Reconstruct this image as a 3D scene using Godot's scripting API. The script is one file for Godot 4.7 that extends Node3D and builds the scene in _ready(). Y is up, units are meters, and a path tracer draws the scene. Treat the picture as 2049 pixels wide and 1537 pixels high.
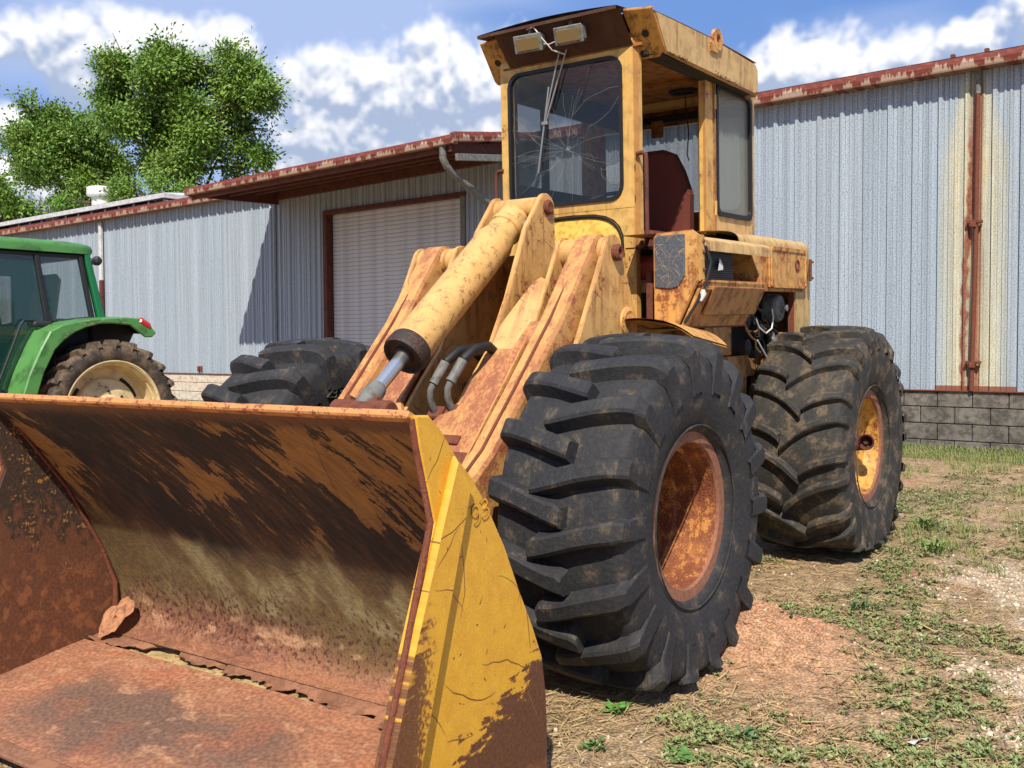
extends Node3D

# ---------------------------------------------------------------- mesh builder
class MB:
	var v := PackedVector3Array()
	var n := PackedVector3Array()
	var uv := PackedVector2Array()
	var c := PackedColorArray()
	var col := Color(1, 1, 1)
	var use_c := true
	var worn := Color(0.60, 0.46, 0.38)
	func tri(a: Vector3, b: Vector3, d: Vector3, ua := Vector2.ZERO, ub := Vector2.ZERO, ud := Vector2.ZERO):
		var nn = (d - a).cross(b - a)
		if nn.length_squared() < 1e-16: return
		nn = nn.normalized()
		v.append(a); v.append(b); v.append(d)
		n.append(nn); n.append(nn); n.append(nn)
		uv.append(ua); uv.append(ub); uv.append(ud)
		if use_c: c.append(col); c.append(col); c.append(col)
	func quad(a: Vector3, b: Vector3, d: Vector3, e: Vector3, ua := Vector2.ZERO, ub := Vector2.ZERO, ud := Vector2.ZERO, ue := Vector2.ZERO):
		tri(a, b, d, ua, ub, ud)
		tri(a, d, e, ua, ud, ue)
	func tris(a: Vector3, b: Vector3, d: Vector3, na: Vector3, nb: Vector3, nd: Vector3, ua := Vector2.ZERO, ub := Vector2.ZERO, ud := Vector2.ZERO):
		var g = (d - a).cross(b - a)
		if g.length_squared() < 1e-18: return
		if g.dot(na + nb + nd) < 0.0:
			v.append(a); v.append(d); v.append(b); n.append(na); n.append(nd); n.append(nb); uv.append(ua); uv.append(ud); uv.append(ub)
		else:
			v.append(a); v.append(b); v.append(d); n.append(na); n.append(nb); n.append(nd); uv.append(ua); uv.append(ub); uv.append(ud)
		if use_c: c.append(col); c.append(col); c.append(col)
	func mesh() -> ArrayMesh:
		var m := ArrayMesh.new()
		var arr := []
		arr.resize(Mesh.ARRAY_MAX)
		arr[Mesh.ARRAY_VERTEX] = v
		arr[Mesh.ARRAY_NORMAL] = n
		arr[Mesh.ARRAY_TEX_UV] = uv
		if use_c: arr[Mesh.ARRAY_COLOR] = c
		m.add_surface_from_arrays(Mesh.PRIMITIVE_TRIANGLES, arr)
		return m
	# chamfered box
	func box(ce: Vector3, size: Vector3, bev := 0.004, bs := Basis.IDENTITY):
		var h = size * 0.5
		bev = min(bev, min(h.x, min(h.y, h.z)) * 0.9)
		var cv = func(s: Vector3, k: int) -> Vector3:
			var q = Vector3(s.x * (h.x - (0.0 if k == 0 else bev)), s.y * (h.y - (0.0 if k == 1 else bev)), s.z * (h.z - (0.0 if k == 2 else bev)))
			return ce + bs * q
		for k in 3:
			var a1 = (k + 1) % 3
			var a2 = (k + 2) % 3
			for s in [-1.0, 1.0]:
				var p = []
				for o in [[-1, -1], [1, -1], [1, 1], [-1, 1]]:
					var sv = Vector3()
					sv[k] = s; sv[a1] = o[0]; sv[a2] = o[1]
					p.append(cv.call(sv, k))
				fq(p[0], p[1], p[2], p[3], ce)
			var keep_c = col
			col = col * worn
			for s1 in [-1.0, 1.0]:
				for s2 in [-1.0, 1.0]:
					var e0 = Vector3(); e0[k] = -1.0; e0[a1] = s1; e0[a2] = s2
					var e1 = e0; e1[k] = 1.0
					fq(cv.call(e0, a1), cv.call(e1, a1), cv.call(e1, a2), cv.call(e0, a2), ce)
			col = keep_c
		for sx in [-1.0, 1.0]:
			for sy in [-1.0, 1.0]:
				for sz in [-1.0, 1.0]:
					var s3 = Vector3(sx, sy, sz)
					ft(cv.call(s3, 0), cv.call(s3, 1), cv.call(s3, 2), ce)
	func ft(a, b, d, ce, ua := Vector2.ZERO, ub := Vector2.ZERO, ud := Vector2.ZERO):
		if (d - a).cross(b - a).dot((a + b + d) / 3.0 - ce) < 0.0: tri(a, d, b, ua, ud, ub)
		else: tri(a, b, d, ua, ub, ud)
	func fq(a, b, d, e, ce):
		if (d - a).cross(b - a).dot((a + b + d + e) / 4.0 - ce) < 0.0: quad(a, e, d, b)
		else: quad(a, b, d, e)
	# extruded polygon: pts in the plane of xf.basis.x / .y, from depth t0 to t1 along basis.z, edges chamfered
	func plate(pts: PackedVector2Array, t0: float, t1: float, xf := Transform3D.IDENTITY, bev := 0.004):
		if Geometry2D.is_polygon_clockwise(pts): pts.reverse()
		var m = pts.size()
		bev = min(bev, absf(t1 - t0) * 0.45)
		var ins := PackedVector2Array()
		for i in m:
			var p0 = pts[(i + m - 1) % m]; var p1 = pts[i]; var p2 = pts[(i + 1) % m]
			var d0 = (p1 - p0).normalized(); var d1 = (p2 - p1).normalized()
			var n0 = Vector2(-d0.y, d0.x); var n1 = Vector2(-d1.y, d1.x)
			var b = (n0 + n1)
			var l = max(b.length_squared(), 0.3)
			ins.append(p1 + b * (2.0 * bev / l))
		var idx = Geometry2D.triangulate_polygon(ins)
		if idx.is_empty():
			ins = pts
			idx = Geometry2D.triangulate_polygon(pts)
		var at = func(p: Vector2, t: float) -> Vector3: return xf * Vector3(p.x, p.y, t)
		var lo = min(t0, t1); var hi = max(t0, t1)
		for s in [0, 1]:
			var t = lo if s == 0 else hi
			var nn = xf.basis.z.normalized() * (-1.0 if s == 0 else 1.0)
			for k in range(0, idx.size(), 3):
				var a = ins[idx[k]]; var b = ins[idx[k + 1]]; var d = ins[idx[k + 2]]
				tris(at.call(a, t), at.call(b, t), at.call(d, t), nn, nn, nn, a, b, d)
		for i in m:
			var j = (i + 1) % m
			var d = (pts[j] - pts[i])
			if d.length() < 1e-6: continue
			d = d.normalized()
			var n2 = (xf.basis.x * d.y - xf.basis.y * d.x).normalized()
			var zz = xf.basis.z.normalized()
			wallq(at.call(pts[i], lo + bev), at.call(pts[j], lo + bev), at.call(pts[j], hi - bev), at.call(pts[i], hi - bev), n2, pts[i], pts[j])
			if bev > 0.0:
				var keep_c = col
				col = col * worn.lerp(Color(1, 1, 1), 0.25 + 0.25 * sin(i * 2.4))
				wallq(at.call(ins[i], lo), at.call(ins[j], lo), at.call(pts[j], lo + bev), at.call(pts[i], lo + bev), (n2 - zz).normalized(), pts[i], pts[j])
				wallq(at.call(ins[i], hi), at.call(ins[j], hi), at.call(pts[j], hi - bev), at.call(pts[i], hi - bev), (n2 + zz).normalized(), pts[i], pts[j])
				col = keep_c
	func wallq(a, b, d, e, nn, ua, ub):
		tris(a, b, d, nn, nn, nn, ua, ub, ub)
		tris(a, d, e, nn, nn, nn, ua, ub, ua)
	# frame between two outlines with the same number of points
	func ring(o: PackedVector2Array, i: PackedVector2Array, t0: float, t1: float, xf := Transform3D.IDENTITY):
		var m = o.size()
		var zz = xf.basis.z.normalized()
		for k in m:
			var j = (k + 1) % m
			for t in [t0, t1]:
				var nn = zz * (1.0 if t == max(t0, t1) else -1.0)
				var A = xf * Vector3(o[k].x, o[k].y, t); var B = xf * Vector3(o[j].x, o[j].y, t)
				var C = xf * Vector3(i[j].x, i[j].y, t); var D = xf * Vector3(i[k].x, i[k].y, t)
				tris(A, B, C, nn, nn, nn, o[k], o[j], i[j])
				tris(A, C, D, nn, nn, nn, o[k], i[j], i[k])
			for pp in [[o, 1.0], [i, -1.0]]:
				var P = pp[0]
				var d = P[j] - P[k]
				if d.length() < 1e-6: continue
				d = d.normalized()
				var n2 = (xf.basis.x * d.y - xf.basis.y * d.x).normalized()
				var ctr = Vector2.ZERO
				for q in o: ctr += q / m
				var mid = (P[j] + P[k]) * 0.5 - ctr
				if (d.y * mid.x - d.x * mid.y) * pp[1] < 0.0: n2 = -n2
				wallq(xf * Vector3(P[k].x, P[k].y, t0), xf * Vector3(P[j].x, P[j].y, t0), xf * Vector3(P[j].x, P[j].y, t1), xf * Vector3(P[k].x, P[k].y, t1), n2, P[k], P[j])
	# surface of revolution about the z axis of xf; prof = [radius, along]
	func lathe(prof: Array, xf: Transform3D, segs := 32, smooth := false):
		var np = []
		for k in prof.size():
			var a = prof[max(k - 1, 0)]; var b = prof[min(k + 1, prof.size() - 1)]
			np.append(Vector2(b[1] - a[1], -(b[0] - a[0])).normalized())
		for k in prof.size() - 1:
			var p = prof[k]; var q = prof[k + 1]
			var fn = Vector2(q[1] - p[1], -(q[0] - p[0])).normalized()
			var n0 = np[k] if smooth else fn
			var n1 = np[k + 1] if smooth else fn
			for s in segs:
				var a0 = TAU * s / segs; var a1 = TAU * (s + 1) / segs
				var e0 = Vector3(cos(a0), sin(a0), 0); var e1 = Vector3(cos(a1), sin(a1), 0)
				var z = Vector3(0, 0, 1)
				var A = xf * (e0 * p[0] + z * p[1]); var B = xf * (e1 * p[0] + z * p[1])
				var C = xf * (e1 * q[0] + z * q[1]); var D = xf * (e0 * q[0] + z * q[1])
				var bs = xf.basis
				var nA = (bs * (e0 * n0.x + z * n0.y)).normalized(); var nB = (bs * (e1 * n0.x + z * n0.y)).normalized()
				var nC = (bs * (e1 * n1.x + z * n1.y)).normalized(); var nD = (bs * (e0 * n1.x + z * n1.y)).normalized()
				tris(A, B, C, nA, nB, nC)
				tris(A, C, D, nA, nC, nD)
	func tube(path: Array, r, segs := 8, caps := true):
		var m = path.size()
		var rings = []
		var up = Vector3(0.123, 0.97, 0.21).normalized()
		for k in m:
			var t = (path[min(k + 1, m - 1)] - path[max(k - 1, 0)]).normalized()
			var x = up.cross(t)
			if x.length() < 0.05: x = Vector3(1, 0, 0.1).cross(t)
			x = x.normalized()
			var y = t.cross(x).normalized()
			up = y
			var rr = r[k] if r is Array else r
			var ring_ = []
			for s in segs:
				var a = TAU * s / segs
				var d = x * cos(a) + y * sin(a)
				ring_.append([path[k] + d * rr, d])
			rings.append(ring_)
		for k in m - 1:
			for s in segs:
				var j = (s + 1) % segs
				var A = rings[k][s]; var B = rings[k][j]; var C = rings[k + 1][j]; var D = rings[k + 1][s]
				tris(A[0], B[0], C[0], A[1], B[1], C[1])
				tris(A[0], C[0], D[0], A[1], C[1], D[1])
		if caps:
			for e in [0, m - 1]:
				var nn = (path[0] - path[1]).normalized() if e == 0 else (path[m - 1] - path[m - 2]).normalized()
				for s in segs:
					tris(path[e], rings[e][s][0], rings[e][(s + 1) % segs][0], nn, nn, nn)
	# smooth grid from a function of (u, v) in 0..1
	func grid(f: Callable, nu: int, nv: int):
		var P = []
		for j in nv + 1:
			for i in nu + 1:
				P.append(f.call(float(i) / nu, float(j) / nv))
		var N = []
		for j in nv + 1:
			for i in nu + 1:
				var a = P[j * (nu + 1) + max(i - 1, 0)]; var b = P[j * (nu + 1) + min(i + 1, nu)]
				var d = P[max(j - 1, 0) * (nu + 1) + i]; var e = P[min(j + 1, nv) * (nu + 1) + i]
				N.append((e - d).cross(b - a).normalized())
		for j in nv:
			for i in nu:
				var k = j * (nu + 1) + i
				var u0 = Vector2(float(i) / nu, float(j) / nv); var u1 = Vector2(float(i + 1) / nu, float(j + 1) / nv)
				var k2 = k + nu + 1
				tris(P[k], P[k + 1], P[k2 + 1], N[k], N[k + 1], N[k2 + 1], u0, Vector2(u1.x, u0.y), u1)
				tris(P[k], P[k2 + 1], P[k2], N[k], N[k2 + 1], N[k2], u0, u1, Vector2(u0.x, u1.y))

# ---------------------------------------------------------------- nodes
var used := {}
func numbered(s: String) -> String:
	if not used.has(s):
		used[s] = 0
		return s
	used[s] += 1
	return "%s_%03d" % [s, used[s]]
func part(called: String, mb, mat: Material, parent: Node, label := "") -> MeshInstance3D:
	var o := MeshInstance3D.new()
	o.mesh = mb.mesh() if mb is MB else mb
	o.material_override = mat
	if parent == self: o.name = numbered(called)
	else:
		var k = "__" + called
		var q = parent.get_meta(k, 0) if parent.has_meta(k) else 0
		o.name = called if q == 0 else "%s_%03d" % [called, q]
		parent.set_meta(k, q + 1)
	parent.add_child(o, true)
	if label: o.set_meta("label", label)
	return o
func group_node(called: String, parent: Node, label := "") -> Node3D:
	var o := Node3D.new()
	if parent == self: o.name = numbered(called)
	else:
		var k = "__" + called
		var q = parent.get_meta(k, 0) if parent.has_meta(k) else 0
		o.name = called if q == 0 else "%s_%03d" % [called, q]
		parent.set_meta(k, q + 1)
	parent.add_child(o, true)
	if label: o.set_meta("label", label)
	return o
func tag(o: Node, label: String, category: String, group := "", kind := ""):
	if label: o.set_meta("label", label)
	if category: o.set_meta("category", category)
	if group: o.set_meta("group", group)
	if kind: o.set_meta("kind", kind)
func clean(o: Node):
	for k in o.get_meta_list():
		if String(k).begins_with("__"): o.remove_meta(k)
	for c in o.get_children(): clean(c)

# profile planes: polygons given as (z, y) extruded along x
func zy() -> Transform3D: return Transform3D(Basis(Vector3(0, 0, 1), Vector3(0, 1, 0), Vector3(1, 0, 0)), Vector3.ZERO)
func axis_x(o: Vector3, s := 1.0) -> Transform3D: return Transform3D(Basis(Vector3(0, 0, -s), Vector3(0, 1, 0), Vector3(s, 0, 0)), o)
func axis_to(o: Vector3, d: Vector3) -> Transform3D:
	d = d.normalized()
	var x = Vector3(0, 1, 0).cross(d)
	if x.length() < 0.02: x = Vector3(1, 0, 0)
	x = x.normalized()
	return Transform3D(Basis(x, d.cross(x), d), o)
func pv(a: Array) -> PackedVector2Array:
	var p := PackedVector2Array()
	for i in range(0, a.size(), 2): p.append(Vector2(a[i], a[i + 1]))
	return p
func arc(cx, cy, r, a0, a1, k := 8) -> Array:
	var o = []
	for i in k + 1:
		var a = deg_to_rad(lerp(float(a0), float(a1), float(i) / k))
		o.append(cx + r * cos(a)); o.append(cy + r * sin(a))
	return o
func rrect(x0, y0, x1, y1, r, k := 5) -> PackedVector2Array:
	return pv(arc(x1 - r, y1 - r, r, 0, 90, k) + arc(x0 + r, y1 - r, r, 90, 180, k) + arc(x0 + r, y0 + r, r, 180, 270, k) + arc(x1 - r, y0 + r, r, 270, 360, k))
# rectangle outline with as many points as rrect, for ring()
func orect(x0, y0, x1, y1, k := 5) -> PackedVector2Array:
	var o := PackedVector2Array()
	for q in [[Vector2(x1, lerp(y0, y1, 0.75)), Vector2(x1, y1), Vector2(lerp(x0, x1, 0.75), y1)], [Vector2(lerp(x0, x1, 0.25), y1), Vector2(x0, y1), Vector2(x0, lerp(y0, y1, 0.75))], [Vector2(x0, lerp(y0, y1, 0.25)), Vector2(x0, y0), Vector2(lerp(x0, x1, 0.25), y0)], [Vector2(lerp(x0, x1, 0.75), y0), Vector2(x1, y0), Vector2(x1, lerp(y0, y1, 0.25))]]:
		for i in k + 1:
			var t = float(i) / k
			o.append(q[0].lerp(q[1], t * 2.0) if t < 0.5 else q[1].lerp(q[2], t * 2.0 - 1.0))
	return o

# ---------------------------------------------------------------- textures
var n_tex := 0
func noise_bytes(sd: int, sz: int, freq: float, oct := 4, ntype := FastNoiseLite.TYPE_SIMPLEX, sx := 1.0, sy := 1.0) -> PackedByteArray:
	var f := FastNoiseLite.new()
	f.seed = sd; f.noise_type = ntype; f.frequency = freq
	f.fractal_type = FastNoiseLite.FRACTAL_FBM if oct > 1 else FastNoiseLite.FRACTAL_NONE
	f.fractal_octaves = oct
	var w = int(sz * sx)
	var hq = int(sz * sy)
	var im = f.get_seamless_image(w, hq, false, false, 0.12, true)
	im.convert(Image.FORMAT_L8)
	if w != sz or hq != sz: im.resize(sz, sz, Image.INTERPOLATE_BILINEAR)
	return im.get_data()
func ss(a: float, b: float, x: float) -> float:
	var t = clampf((x - a) / (b - a), 0.0, 1.0)
	return t * t * (3.0 - 2.0 * t)
func img_rgb(d: PackedByteArray, w: int, h: int) -> Image: return Image.create_from_data(w, h, false, Image.FORMAT_RGB8, d)
func scratch(im: Image, rng: RandomNumberGenerator, count: int, ca: Color, lmin: float, lmax: float, wrap := true, thick := 1.6, alpha := 0.8):
	var w = im.get_width(); var h = im.get_height()
	for q in count:
		var p = Vector2(rng.randf() * w, rng.randf() * h)
		var a = rng.randf() * TAU
		var l = rng.randf_range(lmin, lmax)
		var cv = rng.randfn() * 0.003
		var th = thick * rng.randf_range(0.5, 1.2)
		var k = 0.0
		while k < l:
			var fade = alpha * sin(PI * clampf(k / l * 0.9 + 0.08, 0, 1)) * rng.randf_range(0.35, 1.0)
			var r = ceili(th)
			for dy in range(-r, r + 1):
				for dx in range(-r, r + 1):
					var wgt = clampf(th - Vector2(dx, dy).length() + 0.3, 0.0, 1.0) * fade
					if wgt <= 0.02: continue
					var xx = int(p.x) + dx; var yy = int(p.y) + dy
					if wrap: xx = posmod(xx, w); yy = posmod(yy, h)
					elif xx < 0 or yy < 0 or xx >= w or yy >= h: continue
					im.set_pixel(xx, yy, im.get_pixel(xx, yy).lerp(ca, wgt))
			a += cv + rng.randfn() * 0.035
			p += Vector2(cos(a), sin(a))
			k += 1.0
func mat_tex(im: Image, rough := 0.7, scale := 0.0, bump: Image = null, bstr := 1.0, metal := 0.0, world := false) -> StandardMaterial3D:
	var m := StandardMaterial3D.new()
	im.generate_mipmaps()
	m.albedo_texture = ImageTexture.create_from_image(im)
	m.roughness = rough
	m.metallic = metal
	n_tex += 1
	if bump:
		m.normal_enabled = true
		m.normal_texture = ImageTexture.create_from_image(bump)
		m.normal_scale = bstr
		n_tex += 1
	if scale > 0.0:
		m.uv1_triplanar = true
		m.uv1_world_triplanar = world
		m.uv1_scale = Vector3(scale, scale, scale)
		m.uv1_triplanar_sharpness = 4.0
	return m
func bump_from(b: PackedByteArray, sz: int, k: float) -> Image:
	var im = Image.create_from_data(sz, sz, false, Image.FORMAT_L8, b)
	im.convert(Image.FORMAT_RGBA8)
	im.bump_map_to_normal_map(k)
	return im
func flat_mat(c: Color, rough := 0.6, metal := 0.0) -> StandardMaterial3D:
	var m := StandardMaterial3D.new()
	m.albedo_color = c; m.roughness = rough; m.metallic = metal
	return m
# weathered paint: base a..b, rust where noise is high (cov 0..1), fine pits, dirt, scratches
func paint(sd: int, sz: int, a: Color, b: Color, cov: float, pits: float, dirt: float, nscr: int, scale: float, rough := 0.62, rust_a := Color8(92, 44, 26), rust_b := Color8(150, 84, 46), bstr := 0.5, runs := 0.0) -> StandardMaterial3D:
	var n1 = noise_bytes(sd, sz, 0.006, 4)
	var n2 = noise_bytes(sd + 11, sz, 0.022, 5)
	var n3 = noise_bytes(sd + 23, sz, 0.09, 5)
	var n4 = noise_bytes(sd + 37, sz, 0.05, 2, FastNoiseLite.TYPE_CELLULAR)
	var n5 := PackedByteArray()
	if runs > 0.0: n5 = noise_bytes(sd + 51, sz, 0.035, 3, FastNoiseLite.TYPE_SIMPLEX, 1.0, 0.07)
	var d := PackedByteArray(); d.resize(sz * sz * 3)
	var hb := PackedByteArray(); hb.resize(sz * sz)
	var th = 1.0 - cov
	for i in sz * sz:
		var x1 = n1[i] / 255.0; var x2 = n2[i] / 255.0; var x3 = n3[i] / 255.0; var x4 = n4[i] / 255.0
		var q = x1 * 0.36 + x2 * 0.32 + x3 * 0.32
		var ru = clampf((q - th) * 11.0, 0.0, 1.0)
		var pt = clampf((x3 * 0.6 + x2 * 0.4 - (1.0 - pits)) * 12.0, 0.0, 1.0)
		ru = max(ru, pt * 0.9)
		var t = x1 * 0.7 + x3 * 0.3
		var dk = 1.0 - dirt * clampf((x2 - 0.45) * 2.2, 0.0, 1.0) - (x4 - 0.5) * 0.05
		var r = lerpf(a.r, b.r, t) * dk; var g = lerpf(a.g, b.g, t) * dk; var bb = lerpf(a.b, b.b, t) * dk
		var e = x3 * 0.75 + x2 * 0.25
		if runs > 0.0:
			var rn = clampf((n5[i] / 255.0 - 0.56) * 5.0, 0.0, 1.0) * runs * clampf(x1 * 2.2 - 0.5, 0.0, 1.0)
			r = lerpf(r, 0.42, rn); g = lerpf(g, 0.27, rn); bb = lerpf(bb, 0.16, rn)
		r = lerpf(r, lerpf(rust_a.r, rust_b.r, e), ru); g = lerpf(g, lerpf(rust_a.g, rust_b.g, e), ru); bb = lerpf(bb, lerpf(rust_a.b, rust_b.b, e), ru)
		d[i * 3] = int(clampf(r, 0, 1) * 255); d[i * 3 + 1] = int(clampf(g, 0, 1) * 255); d[i * 3 + 2] = int(clampf(bb, 0, 1) * 255)
		hb[i] = int(clampf(0.6 - ru * 0.3 + (x3 - 0.5) * (0.15 + ru * 0.7), 0, 1) * 255)
	var im = img_rgb(d, sz, sz)
	var rng := RandomNumberGenerator.new(); rng.seed = sd
	if nscr > 0: scratch(im, rng, nscr, rust_a, 8, sz * 0.09, true, 1.2, 0.75)
	return mat_tex(im, rough, scale, bump_from(hb, sz, 3.0), bstr)

# ---------------------------------------------------------------- frames
const H := 1.49
var LT: Transform3D            # loader frame
var WT: Transform3D            # warehouse frame: x along the wall (to the left), y up, z towards the camera
func ground_h(x: float, z: float) -> float:
	var p = Vector3(x, 0, z) - WT.origin
	var nn = clampf(p.dot(WT.basis.z), -3.0, 16.0)
	var s = clampf(-p.dot(WT.basis.x), -20.0, 26.0)
	var g = lerpf(0.175, 0.135, nn / 5.2) if nn < 5.2 else lerpf(0.135, 0.0, (nn - 5.2) / 3.5)
	g += 0.004 * s * clampf(1.0 - nn / 14.0, 0.0, 1.0)
	g = max(g, -0.05)
	# red clay heaped behind the sunken front tyre
	var dx = x - 1.12; var dz = z + 4.98
	var u = dx * 0.8 + dz * 0.6; var w = -dx * 0.6 + dz * 0.8
	g += 0.17 * exp(-(u * u / 0.14 + w * w / 0.09)) 
	g += 0.05 * exp(-((x - 1.35) * (x - 1.35) / 0.3 + (z + 4.8) * (z + 4.8) / 0.2))
	g += bumps.get_noise_2d(x * 60.0, z * 60.0) * 0.02 + bumps.get_noise_2d(x * 340.0 + 90.0, z * 340.0) * 0.008
	return g
var bumps := FastNoiseLite.new()

func sky_colour(az: float, el: float, fine: bool) -> Color:
	# clear air: deep blue overhead, paler towards the horizon
	var e = clampf(el / (PI * 0.5), 0.0, 1.0)
	var deep = Color(0.095, 0.225, 0.58)
	var pale = Color(0.30, 0.47, 0.80)
	var base = pale.lerp(deep, pow(clampf(el / 0.55, 0.0, 1.0), 0.55))
	var d = Vector3(sin(az) * cos(el), sin(el), -cos(az) * cos(el))
	# cloud layer coordinates: seamless, taken from the direction itself
	var q = d * 100.0
	# thin high cloud in streaks
	var hp = Vector3(d.x, d.y * 3.5, d.z) * 100.0
	var ci = sky_n[2].get_noise_3dv(hp * 0.7)
	var veil = ss(-0.28, 0.36, ci) * 0.80
	var hx = az * 57.3
	var vb = exp(-pow((hx + 18.0) / 14.0, 2.0)) * exp(-pow((el * 57.3 - 17.5) / 4.5, 2.0))
	veil = clampf(veil + vb * 0.85, 0.0, 0.95)
	veil *= 1.0 - 0.8 * exp(-pow((hx + 25.5) / 6.0, 2.0)) * exp(-pow((el * 57.3 - 11.8) / 1.6, 2.0))
	var c = base.lerp(Color(0.47, 0.57, 0.82), veil * 0.75)
	# cumulus
	var dn = cumulus(az, el, q, fine)
	var cov = ss(-0.10, 0.30, dn)
	var py = puff_y
	if cov > 0.001:
		var dl = cumulus(az + 0.006, el + 0.016, (Vector3(sin(az + 0.006) * cos(el + 0.016), sin(el + 0.016), -cos(az + 0.006) * cos(el + 0.016))) * 100.0, fine)
		var lit = clampf(0.25 + (dn - dl) * 3.0 - max(dl - 0.2, 0.0) * 0.5 + 0.46 * clampf(py, -1.1, 0.9), 0.0, 1.0)
		var shade = Color(0.37, 0.45, 0.62).lerp(Color(0.95, 0.95, 0.96), lit)
		c = c.lerp(shade, cov)
	return c
var sky_n: Array = []
var puffs: Array = []
var puff_y := 0.0
func cumulus(az: float, el: float, q: Vector3, fine: bool) -> float:
	var hx = az * 57.3; var hy = el * 57.3
	var m = -1.0
	for p in puffs:
		var dx = wrapf(hx - p[0], -180.0, 180.0) / (p[2] * 1.22); var dy = (hy - p[1]) / (p[3] * 1.18)
		if dy < 0.0: dy *= 1.25
		var r = dx * dx + dy * dy
		if r < 6.0 and (1.0 - r) * 0.75 > m:
			m = (1.0 - r) * 0.75
			puff_y = dy
	if m < -0.95: return -1.0
	var b = sky_n[0].get_noise_3dv(q) * 0.75
	b += absf(sky_n[1].get_noise_3dv(q)) * 0.55 - 0.12
	if fine: b += sky_n[3].get_noise_3dv(q) * 0.17
	return m * 0.62 + b * 0.5 + 0.02

func make_sky() -> ImageTexture:
	for k in 4:
		var f := FastNoiseLite.new()
		f.seed = 40 + k; f.noise_type = FastNoiseLite.TYPE_SIMPLEX_SMOOTH
		f.fractal_type = FastNoiseLite.FRACTAL_FBM
		f.frequency = [0.11, 0.26, 0.03, 0.9][k]; f.fractal_octaves = [4, 3, 4, 3][k]
		sky_n.append(f)
	# puffs: azimuth, elevation, half widths in degrees
	puffs = [[-20.2, 14.7, 5.2, 2.1], [-22.4, 14.0, 2.4, 2.0], [-17.5, 15.6, 3.0, 1.6], [-27.3, 11.2, 2.6, 1.0], [-27.0, 14.6, 1.2, 0.6],
		[-7.2, 13.4, 5.0, 2.8], [-3.2, 13.8, 4.6, 3.2], [-9.5, 11.4, 4.2, 2.4], [-2.0, 11.0, 6.5, 3.0], [-11.2, 9.2, 3.0, 1.7], [1.5, 14.0, 3.0, 2.6], [-5.5, 9.8, 5.0, 1.8],
		[15.5, 14.0, 3.6, 2.2], [17.6, 14.6, 2.6, 1.9], [20.2, 14.4, 2.8, 1.6], [27.4, 15.6, 2.8, 1.5], [24.4, 15.0, 2.0, 1.0], [30.5, 16.0, 2.6, 2.0],
		[-25.5, 7.6, 3.5, 1.8], [-29.5, 8.4, 3.0, 2.0], [9.0, 8.0, 6.0, 2.2], [22.0, 9.5, 6.0, 2.4]]
	var rng := RandomNumberGenerator.new(); rng.seed = 5
	for k in 56:
		var a = rng.randf_range(34.0, 326.0)
		puffs.append([a if a < 180.0 else a - 360.0, rng.randf_range(5.0, 24.0), rng.randf_range(3.0, 8.0), rng.randf_range(1.4, 3.2)])
	for k in 14:
		puffs.append([rng.randf_range(-180.0, 180.0), rng.randf_range(30.0, 70.0), rng.randf_range(6.0, 14.0), rng.randf_range(2.5, 5.0)])
	var lw = 512; var lh = 256
	var low := Image.create(lw, lh, false, Image.FORMAT_RGBAF)
	for y in lh:
		var el = (0.5 - (y + 0.5) / lh) * PI
		for x in lw:
			if el < 0.0: low.set_pixel(x, y, Color(0.25, 0.2, 0.14))
			else: low.set_pixel(x, y, sky_colour(wrapf((x + 0.5) / lw * TAU, -PI, PI), el, false))
	var W = 4096; var Hh = 2048
	low.resize(W, Hh, Image.INTERPOLATE_BILINEAR)
	var y0 = int((0.5 - 21.0 / 180.0) * Hh); var y1 = int((0.5 - 3.0 / 180.0) * Hh)
	var x0 = int(-31.0 / 360.0 * W); var x1 = -x0
	for y in range(y0, y1):
		var el = (0.5 - (y + 0.5) / Hh) * PI
		var fy = clampf(min(y - y0, y1 - y) / 20.0, 0.0, 1.0)
		for x in range(x0, x1):
			var c = sky_colour((x + 0.5) / W * TAU, el, true)
			var xx = posmod(x, W)
			var fx = clampf(min(x - x0, x1 - x) / 30.0, 0.0, 1.0) * fy
			low.set_pixel(xx, y, low.get_pixel(xx, y).lerp(c, fx))
	n_tex += 1
	return ImageTexture.create_from_image(low)

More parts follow.
